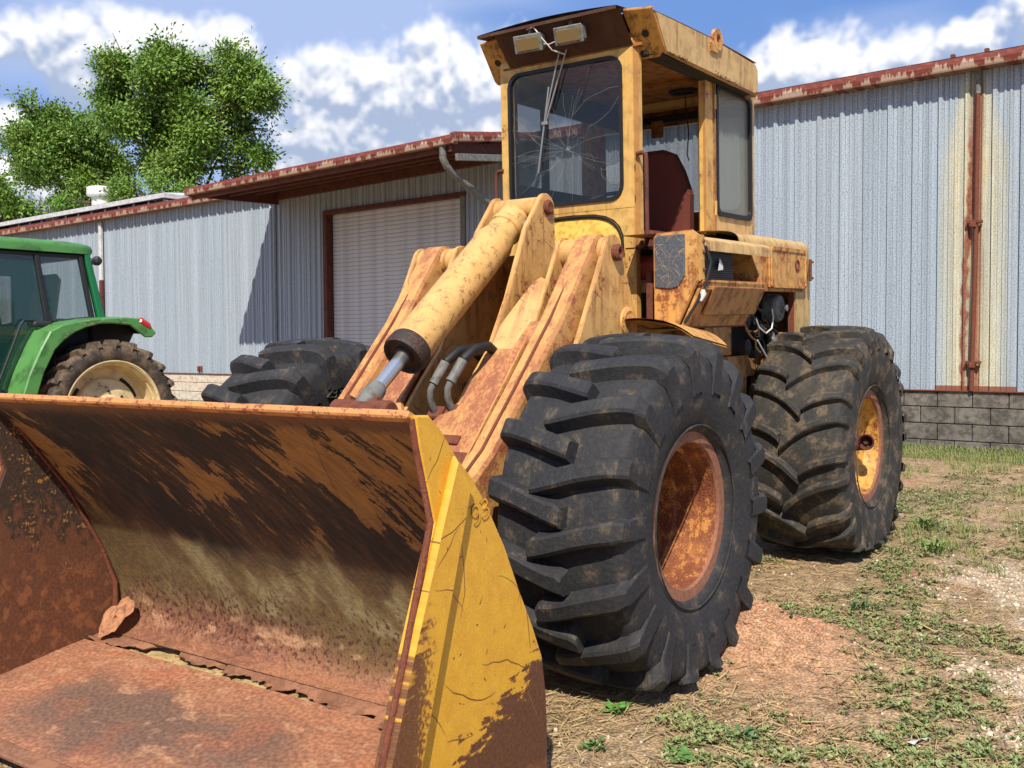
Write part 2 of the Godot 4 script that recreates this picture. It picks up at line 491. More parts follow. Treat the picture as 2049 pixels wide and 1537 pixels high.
func _ready():
	bumps.seed = 3; bumps.noise_type = FastNoiseLite.TYPE_SIMPLEX_SMOOTH; bumps.frequency = 0.02
	# ------------------------------------------------------------ camera, sky, sun
	var cam := Camera3D.new()
	cam.name = "camera"
	cam.fov = 41.47; cam.near = 0.05; cam.far = 2000.0
	cam.transform = Transform3D(Basis(Vector3(1, 0, 0), deg_to_rad(-2.13)) * Basis(Vector3(0, 0, 1), deg_to_rad(-0.3)), Vector3(0, H, 0))
	add_child(cam); cam.current = true
	var env := Environment.new()
	env.background_mode = Environment.BG_SKY
	var sky := Sky.new()
	var pm := PanoramaSkyMaterial.new()
	pm.panorama = make_sky()
	pm.energy_multiplier = 0.93
	sky.sky_material = pm
	env.sky = sky
	env.tonemap_mode = Environment.TONE_MAPPER_LINEAR
	env.tonemap_exposure = 1.25
	env.sdfgi_enabled = true; env.ssao_enabled = true; env.ssil_enabled = true
	var we := WorldEnvironment.new(); we.environment = env; we.name = "world_environment"
	add_child(we)
	var sun := DirectionalLight3D.new()
	sun.name = "sun"
	sun.light_energy = 1.6; sun.light_color = Color(1.0, 0.965, 0.91); sun.light_angular_distance = 0.55
	sun.shadow_enabled = true
	add_child(sun)
	sun.look_at_from_position(Vector3(-0.084, 0.741, 0.666) * 50.0, Vector3.ZERO, Vector3(0, 1, 0))
	# ------------------------------------------------------------ frames
	LT = Transform3D(Basis(Vector3(0, 1, 0), deg_to_rad(-35.2)) * Basis(Vector3(1, 0, 0), deg_to_rad(1.65)), Vector3(-0.185, 0, -5.191))
	WT = Transform3D(Basis(Vector3(0.769, 0, 0.639), Vector3(0, 1, 0), Vector3(-0.639, 0, 0.769)).orthonormalized(), Vector3(5.516, 0, -12.087))
	make_materials()
	make_ground()
	make_warehouse()
	make_far_shed()
	make_trees()
	make_loader()
	make_tractor()
	make_ground_cover()
	clean(self)

# ---------------------------------------------------------------- materials
var M := {}
func galv_mat(sd: int, tint: Color) -> StandardMaterial3D:
	# one sheet, 0.914 wide and 3.93 high: zinc spangle, dark lines that pick out the folds, faint runs
	var w = 512; var h = 1024
	var n1 = noise_bytes(sd, 1024, 0.085, 1, FastNoiseLite.TYPE_CELLULAR)
	var n2 = noise_bytes(sd + 1, 1024, 0.075, 3)
	var n3 = noise_bytes(sd + 2, 1024, 0.006, 3)
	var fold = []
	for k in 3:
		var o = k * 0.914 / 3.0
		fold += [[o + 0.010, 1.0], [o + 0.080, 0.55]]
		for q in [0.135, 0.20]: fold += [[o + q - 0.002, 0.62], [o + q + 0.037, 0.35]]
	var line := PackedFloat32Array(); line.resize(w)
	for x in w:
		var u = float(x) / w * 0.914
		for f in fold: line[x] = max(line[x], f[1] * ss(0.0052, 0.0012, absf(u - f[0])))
	var d := PackedByteArray(); d.resize(w * h * 3)
	for y in h:
		var yy = (y * 2) % 1024
		for x in w:
			var i = yy * 1024 + x
			var t = ss(0.46, 0.62, n2[i] / 255.0) * 0.75 + (n1[i] / 255.0 - 0.4) * 0.5
			var run = n3[(x * 2) + ((y / 14) % 1024) * 1024] / 255.0 - 0.5
			var k = 0.97 - 0.19 * t + run * 0.14
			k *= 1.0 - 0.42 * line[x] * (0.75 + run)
			var i3 = (y * w + x) * 3
			d[i3] = int(clampf(tint.r * k, 0, 1) * 255); d[i3 + 1] = int(clampf(tint.g * k, 0, 1) * 255); d[i3 + 2] = int(clampf(tint.b * k, 0, 1) * 255)
	var gi = img_rgb(d, w, h)
	# screw heads in rows, some weeping rust
	var rng := RandomNumberGenerator.new(); rng.seed = sd
	for r in [0.035, 0.36, 0.67, 0.985]:
		for k in 3:
			var x = int((k * 0.3047 + 0.105) / 0.914 * w); var y = int(r * h)
			for dy in range(-2, 3):
				for dx in range(-4, 5):
					if dx * dx / 16.0 + dy * dy / 4.0 <= 1.0: gi.set_pixel(clampi(x + dx, 0, w - 1), clampi(y + dy, 0, h - 1), Color8(96, 92, 90))
			if rng.randf() < 0.5:
				for q in rng.randi_range(6, 26):
					var yy = clampi(y + 2 + q, 0, h - 1)
					for dx in range(-1, 2): gi.set_pixel(x + dx, yy, gi.get_pixel(x + dx, yy).lerp(Color8(130, 84, 60), 0.5 * (1.0 - q / 27.0)))
	var m = mat_tex(gi, 0.55)
	return m
func make_materials():
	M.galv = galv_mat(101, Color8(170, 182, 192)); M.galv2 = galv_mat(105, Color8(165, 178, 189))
	M.cream = paint(201, 768, Color8(212, 168, 102), Color8(198, 148, 82), 0.34, 0.26, 0.10, 26, 0.62, 0.62, Color8(92, 44, 26), Color8(150, 84, 46), 0.5, 0.35)
	M.cyl = paint(211, 768, Color8(212, 172, 106), Color8(200, 152, 86), 0.27, 0.33, 0.10, 120, 0.7, 0.55, Color8(80, 42, 24), Color8(132, 78, 40))
	M.arm = paint(221, 768, Color8(208, 162, 96), Color8(190, 134, 76), 0.48, 0.36, 0.15, 80, 0.55, 0.65, Color8(120, 64, 42), Color8(186, 122, 80))
	M.deck = paint(231, 768, Color8(204, 154, 92), Color8(184, 122, 74), 0.54, 0.36, 0.2, 40, 0.6, 0.75, Color8(122, 68, 48), Color8(170, 108, 74))
	M.cab = paint(241, 768, Color8(212, 172, 98), Color8(200, 154, 78), 0.30, 0.21, 0.13, 8, 0.5, 0.55, Color8(92, 44, 26), Color8(140, 80, 46), 0.4, 0.3)
	M.roof = paint(251, 768, Color8(206, 174, 116), Color8(194, 156, 96), 0.27, 0.18, 0.14, 4, 0.5, 0.6, Color8(92, 50, 32), Color8(140, 84, 52), 0.4, 0.35)
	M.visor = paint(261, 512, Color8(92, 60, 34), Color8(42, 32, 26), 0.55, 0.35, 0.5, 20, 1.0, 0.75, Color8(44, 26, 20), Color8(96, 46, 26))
	M.cheek = paint(271, 512, Color8(198, 150, 72), Color8(186, 132, 58), 0.42, 0.27, 0.15, 20, 1.6, 0.6, Color8(74, 62, 56), Color8(110, 66, 38))
	M.lichen = paint(281, 512, Color8(220, 178, 82), Color8(204, 158, 54), 0.36, 0.36, 0.25, 30, 1.6, 0.7, Color8(140, 104, 34), Color8(196, 160, 66))
	M.boxp = paint(291, 512, Color8(208, 162, 92), Color8(194, 136, 68), 0.43, 0.34, 0.2, 10, 1.0, 0.65, Color8(110, 54, 32), Color8(156, 88, 48), 0.5, 0.45)
	M.rust = paint(301, 512, Color8(124, 66, 42), Color8(96, 50, 34), 0.45, 0.3, 0.35, 20, 1.2, 0.85, Color8(74, 40, 30), Color8(140, 80, 52), 1.0)
	M.rustrim = paint(311, 512, Color8(150, 102, 78), Color8(130, 84, 62), 0.3, 0.3, 0.2, 0, 2.5, 0.85, Color8(110, 62, 44), Color8(150, 92, 62), 0.8)
	M.rimf = paint(321, 512, Color8(190, 132, 66), Color8(160, 98, 46), 0.58, 0.48, 0.2, 0, 1.3, 0.8, Color8(78, 40, 26), Color8(150, 84, 46), 1.0)
	M.rimr = paint(331, 512, Color8(206, 160, 76), Color8(188, 134, 58), 0.40, 0.38, 0.25, 4, 1.5, 0.6, Color8(96, 44, 24), Color8(140, 74, 36))
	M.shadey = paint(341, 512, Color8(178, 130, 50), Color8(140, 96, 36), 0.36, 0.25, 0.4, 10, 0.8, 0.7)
	M.tan = paint(351, 512, Color8(184, 138, 82), Color8(156, 110, 62), 0.42, 0.26, 0.3, 20, 0.8, 0.7, Color8(96, 56, 34), Color8(140, 88, 54))
	M.orange = paint(361, 512, Color8(168, 112, 46), Color8(138, 88, 36), 0.36, 0.2, 0.4, 10, 0.8, 0.7)
	for q in [M.cream, M.cab, M.roof, M.boxp, M.arm, M.deck, M.cyl, M.tan, M.cheek, M.visor, M.shadey]: q.vertex_color_use_as_albedo = true
	M.rubber = tyre_mat(401, Color8(53, 53, 54), Color8(37, 37, 39), Color8(104, 90, 72), 0.43)
	M.rubber2 = tyre_mat(411, Color8(58, 56, 52), Color8(42, 41, 39), Color8(116, 98, 76), 0.52)
	M.rubber3 = tyre_mat(421, Color8(74, 64, 54), Color8(54, 48, 43), Color8(124, 102, 78), 0.6)
	M.black = flat_mat(Color8(24, 24, 25), 0.6)
	M.gasket = flat_mat(Color8(20, 20, 20), 0.55)
	M.dark = paint(371, 256, Color8(42, 34, 30), Color8(26, 22, 20), 0.35, 0.2, 0.4, 0, 2.0, 0.8, Color8(60, 36, 26), Color8(84, 52, 36))
	M.chrome = flat_mat(Color8(214, 212, 208), 0.28, 0.9)
	M.steel = flat_mat(Color8(150, 150, 146), 0.4, 0.6)
	M.grey = paint(381, 256, Color8(126, 126, 120), Color8(104, 104, 98), 0.25, 0.2, 0.3, 0, 3.0, 0.6)
	M.gland = paint(386, 256, Color8(62, 48, 40), Color8(44, 36, 32), 0.4, 0.2, 0.4, 0, 2.0, 0.7, Color8(40, 30, 27), Color8(104, 64, 44))
	M.crack = flat_mat(Color8(118, 126, 124), 0.4)
	M.white = flat_mat(Color8(205, 205, 200), 0.5)
	M.seat = flat_mat(Color8(92, 40, 30), 0.85)
	M.cushion = flat_mat(Color8(188, 92, 82), 0.85)
	M.green = paint(431, 256, Color8(86, 142, 74), Color8(76, 130, 66), 0.34, 0.1, 0.3, 0, 0.7, 0.45, Color8(112, 136, 84), Color8(128, 140, 96), 0.2)
	M.green2 = flat_mat(Color8(24, 110, 66), 0.4)
	M.seat2 = flat_mat(Color8(150, 120, 40), 0.8)
	M.rimt = paint(441, 256, Color8(226, 206, 160), Color8(208, 184, 132), 0.24, 0.14, 0.15, 0, 0.9, 0.5)
	M.trim = flat_mat(Color8(34, 35, 37), 0.55)
	M.redlamp = flat_mat(Color8(190, 28, 24), 0.25)
	M.glass = glass_mat(Color(0.13, 0.15, 0.145, 0.40))
	M.glass2 = glass_mat(Color(0.14, 0.30, 0.27, 0.34))
	M.dusty = glass_mat(Color(0.54, 0.55, 0.49, 0.46)); M.dusty.roughness = 0.22  # dust on the pane; its pale reflection is put into this colour too
	M.grass = flat_mat(Color8(96, 130, 54), 0.7)
	M.brown = paint(451, 256, Color8(104, 54, 40), Color8(82, 42, 32), 0.3, 0.2, 0.3, 0, 0.8, 0.8)
	M.lens = flat_mat(Color8(118, 98, 62), 0.15)
	M.blockd = paint(461, 512, Color8(136, 128, 116), Color8(92, 87, 79), 0.50, 0.22, 0.35, 0, 0.9, 0.95, Color8(54, 51, 47), Color8(92, 86, 78), 0.8); M.blockd.uv1_world_triplanar = true
	M.blockl = paint(471, 512, Color8(214, 204, 186), Color8(196, 180, 156), 0.40, 0.2, 0.2, 0, 0.7, 0.9, Color8(170, 108, 78), Color8(196, 160, 124), 0.5); M.blockl.uv1_world_triplanar = true
	M.mortar = flat_mat(Color8(150, 142, 130), 0.95)
	M.slat = paint(481, 256, Color8(206, 206, 204), Color8(196, 196, 194), 0.14, 0.1, 0.12, 0, 0.5, 0.5)
func glass_mat(c: Color) -> StandardMaterial3D:
	var m := StandardMaterial3D.new()
	m.transparency = BaseMaterial3D.TRANSPARENCY_ALPHA
	m.albedo_color = c; m.roughness = 0.04; m.metallic_specular = 0.5
	return m
func tyre_mat(sd: int, a: Color, b: Color, dust: Color, amt: float) -> StandardMaterial3D:
	var sz = 512
	var n1 = noise_bytes(sd, sz, 0.01, 5); var n2 = noise_bytes(sd + 1, sz, 0.05, 4); var n3 = noise_bytes(sd + 2, sz, 0.2, 2)
	var d := PackedByteArray(); d.resize(sz * sz * 3)
	var hb := PackedByteArray(); hb.resize(sz * sz)
	for i in sz * sz:
		var x1 = n1[i] / 255.0; var x2 = n2[i] / 255.0; var x3 = n3[i] / 255.0
		var t = clampf((x1 * 0.65 + x2 * 0.35 - (1.0 - amt)) * 4.0, 0.0, 1.0) * 0.75
		var k = 0.86 + x3 * 0.28
		var cc = a.lerp(b, x2).lerp(dust, t)
		d[i * 3] = int(clampf(cc.r * k, 0, 1) * 255); d[i * 3 + 1] = int(clampf(cc.g * k, 0, 1) * 255); d[i * 3 + 2] = int(clampf(cc.b * k, 0, 1) * 255)
		hb[i] = int(clampf(x3 * 0.4 + x2 * 0.5, 0, 1) * 255)
	var m = mat_tex(img_rgb(d, sz, sz), 0.74, 1.1, bump_from(hb, sz, 4.0), 0.35)
	m.metallic_specular = 0.4
	return m

# ---------------------------------------------------------------- ground
func ground_col(x: float, z: float) -> Color:
	var n1 = gn[0].get_noise_2d(x, z); var n2 = gn[1].get_noise_2d(x, z); var n3 = gn[2].get_noise_2d(x, z)
	var sand = Color(0.62, 0.42, 0.24); var straw = Color(0.50, 0.355, 0.195); var soil = Color(0.33, 0.215, 0.125); var clay = Color(0.58, 0.315, 0.18)
	var gravel = Color(0.66, 0.53, 0.38); var moss = Color(0.22, 0.205, 0.085)
	var c = straw.lerp(sand, ss(-0.15, 0.35, n1 + n2 * 0.6))
	c = c.lerp(soil, ss(0.05, 0.5, n2 + n3 * 0.4) * 0.7)
	c = c.lerp(clay, ss(0.28, 0.5, gn[3].get_noise_2d(x, z) + n3 * 0.2) * 0.7)
	var dx = x - 1.22; var dz = z + 4.92
	c = c.lerp(clay.lerp(sand, 0.2 + n2 * 0.5), clampf(1.35 * exp(-(dx * dx * 4.2 + dz * dz * 2.0)) + n2 * 0.3, 0.0, 1.0) * ss(0.25, 0.6, exp(-(dx * dx * 3.6 + dz * dz * 1.6)) + n2 * 0.2))
	c = c.lerp(gravel, gravel_k(x, z) * 0.9)
	c = c.lerp(moss, green_k(x, z) * 0.55)
	var p = Vector3(x, 0, z) - WT.origin
	var wd = p.dot(WT.basis.z)
	if wd < 1.6: c = c.lerp(moss, ss(1.6, 0.2, wd) * 0.5)
	return c * (1.0 + n3 * 0.35)
func gravel_k(x: float, z: float) -> float:
	# a gravelled track along the right edge
	var edge = 2.32 + (z + 5.0) * -0.02 + (z + 4.6) * (z + 4.6) * 0.05 + gn[1].get_noise_2d(x * 0.6 + 40.0, z * 0.6) * 0.7
	if z > -4.6: edge = 2.13 - (z + 4.6) * 0.5 + gn[1].get_noise_2d(x * 0.6 + 40.0, z * 0.6) * 0.7
	return ss(-0.12, 0.22, x - edge - 0.12) * ss(-6.7, -5.9, z + gn[1].get_noise_2d(x, z) * 0.5)
func green_k(x: float, z: float) -> float:
	var g = ss(0.08, 0.42, gn[0].get_noise_2d(x * 1.3 + 70.0, z * 1.3) + gn[1].get_noise_2d(x + 20.0, z) * 0.5)
	# weedy strip beside the track, and round the rear tyre
	var b = exp(-pow((x - 1.75 + (z + 4.2) * 0.25) / 0.42, 2.0)) * ss(-6.3, -5.0, z)
	b = max(b, 0.8 * exp(-pow((x - 0.9) / 0.5, 2.0) - pow((z + 3.75) / 0.3, 2.0)))
	b = max(b, 1.3 * exp(-pow((x - 2.15) / 0.5, 2.0) - pow((z + 6.80) / 0.22, 2.0)))
	b = max(b, 0.8 * exp(-pow((x - 3.0) / 0.5, 2.0) - pow((z + 7.0) / 1.2, 2.0)))
	# a broken line of grass from behind the rear tyre towards the gravel
	for q in [[4.4, -9.6, 3.06, -7.5], [3.06, -7.5, 2.75, -6.6], [2.75, -6.6, 1.9, -5.4]]:
		var a = Vector2(q[0], q[1]); var bb = Vector2(q[2], q[3]); var pp = Vector2(x, z)
		var t = clampf((pp - a).dot(bb - a) / (bb - a).length_squared(), 0.0, 1.0)
		b = max(b, 0.9 * exp(-pow((pp - a.lerp(bb, t)).length() / 0.34, 2.0)))
	g = clampf(g * 0.6 + b * (0.6 + gn[1].get_noise_2d(x * 2.0, z * 2.0)), 0.0, 1.0)
	g = ss(0.2, 0.8, g)
	return g * (1.0 - 0.9 * gravel_k(x, z)) * (1.0 - clampf(1.4 * exp(-((x - 1.22) * (x - 1.22) * 4.2 + (z + 4.92) * (z + 4.92) * 2.2)), 0.0, 1.0))
var gn: Array = []
func make_ground():
	for k in 4:
		var f := FastNoiseLite.new(); f.seed = 60 + k; f.noise_type = FastNoiseLite.TYPE_SIMPLEX_SMOOTH
		f.fractal_type = FastNoiseLite.FRACTAL_FBM; f.frequency = [0.55, 2.4, 11.0, 0.9][k]; f.fractal_octaves = [3, 4, 3, 4][k]
		gn.append(f)
	var xs = []; var zs = []
	var x = -1.0
	while x < 3.4: xs.append(x); x += 0.03
	while x < 8.0: xs.append(x); x += 0.09
	var st = 0.2
	while x < 600.0: xs.append(x); x += st; st *= 1.28
	x = -1.03; st = 0.06
	var left = []
	while x > -600.0:
		left.append(x); x -= st
		st = 0.12 if x > -4.0 else (0.3 if x > -14.0 else st * 1.28)
	left.reverse()
	xs = left + xs
	var z = -3.2
	while z > -7.8: zs.append(z); z -= 0.03
	while z > -14.5: zs.append(z); z -= 0.09
	st = 0.2
	while z > -700.0: zs.append(z); z -= st; st *= 1.28
	var near = []
	z = -3.17; st = 0.06
	while z < 300.0: near.append(z); z += st; st *= 1.3
	near.reverse()
	zs = near + zs
	var nx = xs.size(); var nz = zs.size()
	var P := PackedVector3Array(); P.resize(nx * nz)
	var C := PackedColorArray(); C.resize(nx * nz)
	for j in nz:
		for i in nx:
			P[j * nx + i] = Vector3(xs[i], ground_h(xs[i], zs[j]), zs[j])
			C[j * nx + i] = ground_col(xs[i], zs[j])
	var N := PackedVector3Array(); N.resize(nx * nz)
	for j in nz:
		for i in nx:
			var a = P[j * nx + max(i - 1, 0)]; var b = P[j * nx + min(i + 1, nx - 1)]
			var d = P[max(j - 1, 0) * nx + i]; var e = P[min(j + 1, nz - 1) * nx + i]
			var q = (b - a).cross(d - e).normalized()
			N[j * nx + i] = q if q.y > 0 else -q
	var I := PackedInt32Array()
	for j in nz - 1:
		for i in nx - 1:
			var k = j * nx + i
			I.append(k); I.append(k + nx); I.append(k + 1)
			I.append(k + 1); I.append(k + nx); I.append(k + nx + 1)
	var m := ArrayMesh.new()
	var arr := []; arr.resize(Mesh.ARRAY_MAX)
	arr[Mesh.ARRAY_VERTEX] = P; arr[Mesh.ARRAY_NORMAL] = N; arr[Mesh.ARRAY_COLOR] = C
	arr[Mesh.ARRAY_INDEX] = I
	m.add_surface_from_arrays(Mesh.PRIMITIVE_TRIANGLES, arr)
	var sz = 1024
	var b1 = noise_bytes(71, sz, 0.09, 4); var b2 = noise_bytes(72, sz, 0.06, 1, FastNoiseLite.TYPE_CELLULAR); var b3 = noise_bytes(73, sz, 0.02, 4)
	var d2 := PackedByteArray(); d2.resize(sz * sz * 3)
	var hb := PackedByteArray(); hb.resize(sz * sz)
	for i in sz * sz:
		var k = 0.80 + (b1[i] / 255.0 - 0.5) * 0.5 + (b3[i] / 255.0 - 0.5) * 0.3 + (0.5 - b2[i] / 255.0) * 0.12
		d2[i * 3] = int(clampf(k, 0, 1) * 255); d2[i * 3 + 1] = int(clampf(k * 0.985, 0, 1) * 255); d2[i * 3 + 2] = int(clampf(k * 0.96, 0, 1) * 255)
		hb[i] = int(clampf(b1[i] / 255.0 * 0.8 + (1.0 - b2[i] / 255.0) * 0.3, 0, 1) * 255)
	var gm = mat_tex(img_rgb(d2, sz, sz), 0.95, 0.55, bump_from(hb, sz, 6.0), 1.0, 0.0, true)
	gm.vertex_color_use_as_albedo = true
	var g = part("ground", m, gm, self)
	tag(g, "dry yard of sandy red soil with straw, weeds and a pale gravel track on the right", "ground", "", "structure")

# ---------------------------------------------------------------- warehouse
func corr_mesh(w: float, y0: float, y1: float) -> ArrayMesh:
	var mb = MB.new()
	var pr = [Vector2(0, 0)]
	for k in 3:
		var o = k * w / 3.0
		pr += [Vector2(o + 0.012, 0.0), Vector2(o + 0.022, 0.034), Vector2(o + 0.062, 0.034), Vector2(o + 0.078, 0.0)]
		for q in [0.135, 0.20]:
			pr += [Vector2(o + q, 0.0), Vector2(o + q + 0.005, 0.013), Vector2(o + q + 0.03, 0.013), Vector2(o + q + 0.035, 0.0)]
	pr.append(Vector2(w, 0.0))
	for k in pr.size() - 1:
		var a = pr[k]; var b = pr[k + 1]
		mb.quad(Vector3(a.x, y0, a.y), Vector3(a.x, y1, a.y), Vector3(b.x, y1, b.y), Vector3(b.x, y0, b.y), Vector2(a.x / w, 1), Vector2(a.x / w, 0), Vector2(b.x / w, 0), Vector2(b.x / w, 1))
	return mb.mesh()
func trim_mesh(l: float, h: float, dp: float) -> ArrayMesh:
	# a folded edge trim from x = 0 to l: face, underside, top and ends
	var mb = MB.new()
	var n = max(1, int(l / 1.5))
	for k in n:
		var x0 = l * k / n; var x1 = l * (k + 1) / n
		var u0 = x0 / 3.0; var u1 = x1 / 3.0
		var a = Vector3(x0, 0, 0); var b = Vector3(x1, 0, 0)
		mb.quad(a + Vector3(0, 0, 0), a + Vector3(0, h * 0.5, 0.012), b + Vector3(0, h * 0.5, 0.012), b, Vector2(u0, 1), Vector2(u0, 0.5), Vector2(u1, 0.5), Vector2(u1, 1))
		mb.quad(a + Vector3(0, h * 0.5, 0.012), a + Vector3(0, h, -0.01), b + Vector3(0, h, -0.01), b + Vector3(0, h * 0.5, 0.012), Vector2(u0, 0.5), Vector2(u0, 0.02), Vector2(u1, 0.02), Vector2(u1, 0.5))
		mb.quad(a + Vector3(0, 0, -dp), a, b, b + Vector3(0, 0, -dp), Vector2(u0, 0.98), Vector2(u0, 0.9), Vector2(u1, 0.9), Vector2(u1, 0.98))
		mb.quad(a + Vector3(0, h, -0.01), a + Vector3(0, h + 0.02, -dp), b + Vector3(0, h + 0.02, -dp), b + Vector3(0, h, -0.01), Vector2(u0, 0.05), Vector2(u0, 0.02), Vector2(u1, 0.02), Vector2(u1, 0.05))
	for e in [0.0, l]:
		mb.quad(Vector3(e, 0, 0), Vector3(e, h, -0.01), Vector3(e, h, -dp), Vector3(e, 0, -dp), Vector2(0, 1), Vector2(0, 0), Vector2(.05, 0), Vector2(.05, 1))
	return mb.mesh()
func make_warehouse():
	# rusty trim, white paint left along its lower half
	var sz = 1024; var hh = 128
	var na = noise_bytes(111, sz, 0.02, 4); var nb = noise_bytes(112, sz, 0.06, 3); var nc = noise_bytes(113, sz, 0.008, 3)
	var d := PackedByteArray(); d.resize(sz * hh * 3)
	for y in hh:
		for x in sz:
			var i = y * sz + x
			var v = float(y) / hh
			var a = na[(y % sz) * sz + x] / 255.0; var b = nb[(y * 2 % sz) * sz + x] / 255.0; var col = na[x] / 255.0; var lg = nc[x + 40 * sz] / 255.0
			var c = Color8(122, 52, 36).lerp(Color8(92, 40, 30), b)
			c = c.lerp(Color8(150, 84, 60), ss(0.5, 0.8, a) * 0.5)
			var wl_ = ss(0.55, 0.64, v + (nb[x] / 255.0 - 0.5) * 0.75 + (b - 0.5) * 0.3 + (lg - 0.5) * 0.8 - (0.25 if lg < 0.42 else 0.0)) * 0.92
			c = c.lerp(Color8(188, 176, 156).lerp(Color8(160, 140, 116), b), wl_ * 0.95)
			if v > 0.88: c = c.lerp(Color8(110, 66, 46), 0.5)
			d[i * 3] = int(c.r * 255); d[i * 3 + 1] = int(c.g * 255); d[i * 3 + 2] = int(c.b * 255)
	M.trimr = mat_tex(img_rgb(d, sz, hh), 0.75)
	# stained sheet
	var sw = 512; var sh = 1024
	var g3 = noise_bytes(102, 1024, 0.075, 3); var g4 = noise_bytes(101, 1024, 0.085, 1, FastNoiseLite.TYPE_CELLULAR)
	var g1 = noise_bytes(121, 1024, 0.05, 4); var g2 = noise_bytes(122, 1024, 0.012, 4)
	d = PackedByteArray(); d.resize(sw * sh * 3)
	for y in sh:
		var v = float(y) / sh
		for x in sw:
			var u = (float(x) / sw - 0.5) * 0.914
			var i = y * sw + x
			var a = g1[y * 1024 + x] / 255.0; var b = g2[y * 1024 + x] / 255.0; var st = g2[(x * 2) % 1024 + ((y / 12) % 1024) * 1024] / 255.0
			var sp = g3[((y * 2) % 1024) * 1024 + x] / 255.0; var ce = g4[((y * 2) % 1024) * 1024 + x] / 255.0
			var k = 0.95 - 0.15 * (ss(0.46, 0.62, sp) * 0.75 + (ce - 0.4) * 0.5) + (st - 0.5) * 0.14
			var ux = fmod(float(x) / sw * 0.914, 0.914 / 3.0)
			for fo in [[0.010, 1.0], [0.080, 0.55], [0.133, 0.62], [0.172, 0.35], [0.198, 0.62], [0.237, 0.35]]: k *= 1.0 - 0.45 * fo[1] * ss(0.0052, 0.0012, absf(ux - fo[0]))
			var c = Color(0.667 * k, 0.714 * k, 0.753 * k)
			var half = lerpf(0.10, 0.38, ss(-0.05, 0.36, v))
			var dist = absf(u + 0.03) / half
			var s1 = ss(1.2, 0.62, dist + (st - 0.5) * 0.45) * ss(0.02, 0.08, v)
			c = c.lerp((Color8(218, 214, 184) * k).lerp(Color8(202, 184, 134) * k, b * 0.6 + ss(0.6, 0.1, dist) * 0.4), s1 * (0.45 + 0.5 * st))
			# rust run just left of the pipe, and one below it
			var r1 = ss(0.055, 0.02, absf(u + lerpf(0.045, 0.125, ss(0.25, 0.75, v)) ) + (b - 0.5) * 0.05) * ss(0.08, 0.3, v + (st - 0.5) * 0.1)
			var r2 = ss(0.07, 0.02, absf(u - 0.01) + (st - 0.5) * 0.06) * ss(0.03, 0.12, v)
			var r = clampf(r1 + r2 * 0.8, 0, 1) * (0.55 + a * 0.45)
			c = c.lerp(Color8(124, 60, 38), r)
			if v > 0.985: c = c.lerp(Color8(120, 62, 42), 0.8)
			d[i * 3] = int(clampf(c.r, 0, 1) * 255); d[i * 3 + 1] = int(clampf(c.g, 0, 1) * 255); d[i * 3 + 2] = int(clampf(c.b, 0, 1) * 255)
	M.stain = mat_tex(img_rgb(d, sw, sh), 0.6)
	var B = group_node("warehouse", self)
	B.transform = WT
	tag(B, "long warehouse of blue-grey corrugated metal with rusty eaves behind the loader", "building")
	# structural wall behind the sheets, and floor-high void behind the door
	var mb = MB.new()
	mb.box(Vector3(3.35 - 5.8, 2.4, -0.16), Vector3(11.6 , 4.9, 0.2), 0.01)
	part("wall", mb, M.brown, B)
	mb = MB.new()
	mb.box(Vector3(-26.0, 2.4, -0.16), Vector3(28.4, 4.9, 0.2), 0.01)
	part("wall", mb, M.brown, B)
	mb = MB.new()
	mb.box(Vector3(-10.02, 4.45, -0.16), Vector3(3.54, 0.8, 0.2), 0.01)
	part("wall", mb, M.brown, B)
	# sheets: 0.914 wide
	var full = corr_mesh(0.914, 0.93, 4.86); var full2 = corr_mesh(0.914, 0.93, 4.77); var short = corr_mesh(0.914, 4.10, 4.86); var mid = corr_mesh(0.30, 0.93, 4.86)
	for k in range(-38, 4):
		var x = -0.457 + 0.914 * k
		var ctr = x + 0.457
		var s0 = x; var s1 = x + 0.914
		var o
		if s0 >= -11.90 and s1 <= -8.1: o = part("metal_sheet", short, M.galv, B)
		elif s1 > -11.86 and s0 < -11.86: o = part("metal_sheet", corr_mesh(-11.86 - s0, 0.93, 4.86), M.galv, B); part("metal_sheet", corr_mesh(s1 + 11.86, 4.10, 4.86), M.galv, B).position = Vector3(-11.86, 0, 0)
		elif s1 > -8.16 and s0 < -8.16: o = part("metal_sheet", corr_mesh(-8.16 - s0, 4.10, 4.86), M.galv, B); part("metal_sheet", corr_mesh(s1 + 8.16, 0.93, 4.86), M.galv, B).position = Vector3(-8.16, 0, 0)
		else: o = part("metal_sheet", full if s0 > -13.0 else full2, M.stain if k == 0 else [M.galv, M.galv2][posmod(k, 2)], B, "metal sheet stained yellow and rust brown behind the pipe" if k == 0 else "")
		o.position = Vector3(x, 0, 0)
	# concrete blocks
	mb = MB.new(); mb.box(Vector3(2.6 - 5.4, 0.43, -0.05), Vector3(10.8, 1.0, 0.06), 0.004); part("mortar_bed", mb, M.mortar, B)
	mb = MB.new(); mb.box(Vector3(-26.0, 0.43, -0.05), Vector3(28.2, 1.0, 0.06), 0.004); part("mortar_bed", mb, M.mortar, B)
	var bm = MB.new(); bm.box(Vector3(0, 0, 0), Vector3(0.392, 0.193, 0.05), 0.006); var bmesh = bm.mesh()
	var rng := RandomNumberGenerator.new(); rng.seed = 9
	for row in 5:
		var y = 0.927 - 0.1 - row * 0.2025
		var x = 2.6 - (0.2 if row % 2 else 0.0)
		while x > -20.5:
			if not (x > -12.1 and x < -7.9):
				var o = part("concrete_block", bmesh, M.blockl if x < -12.0 else M.blockd, B)
				o.position = Vector3(x, y, 0.0 + rng.randf() * 0.005)
				o.rotation.z = rng.randfn() * 0.004
			x -= 0.4025
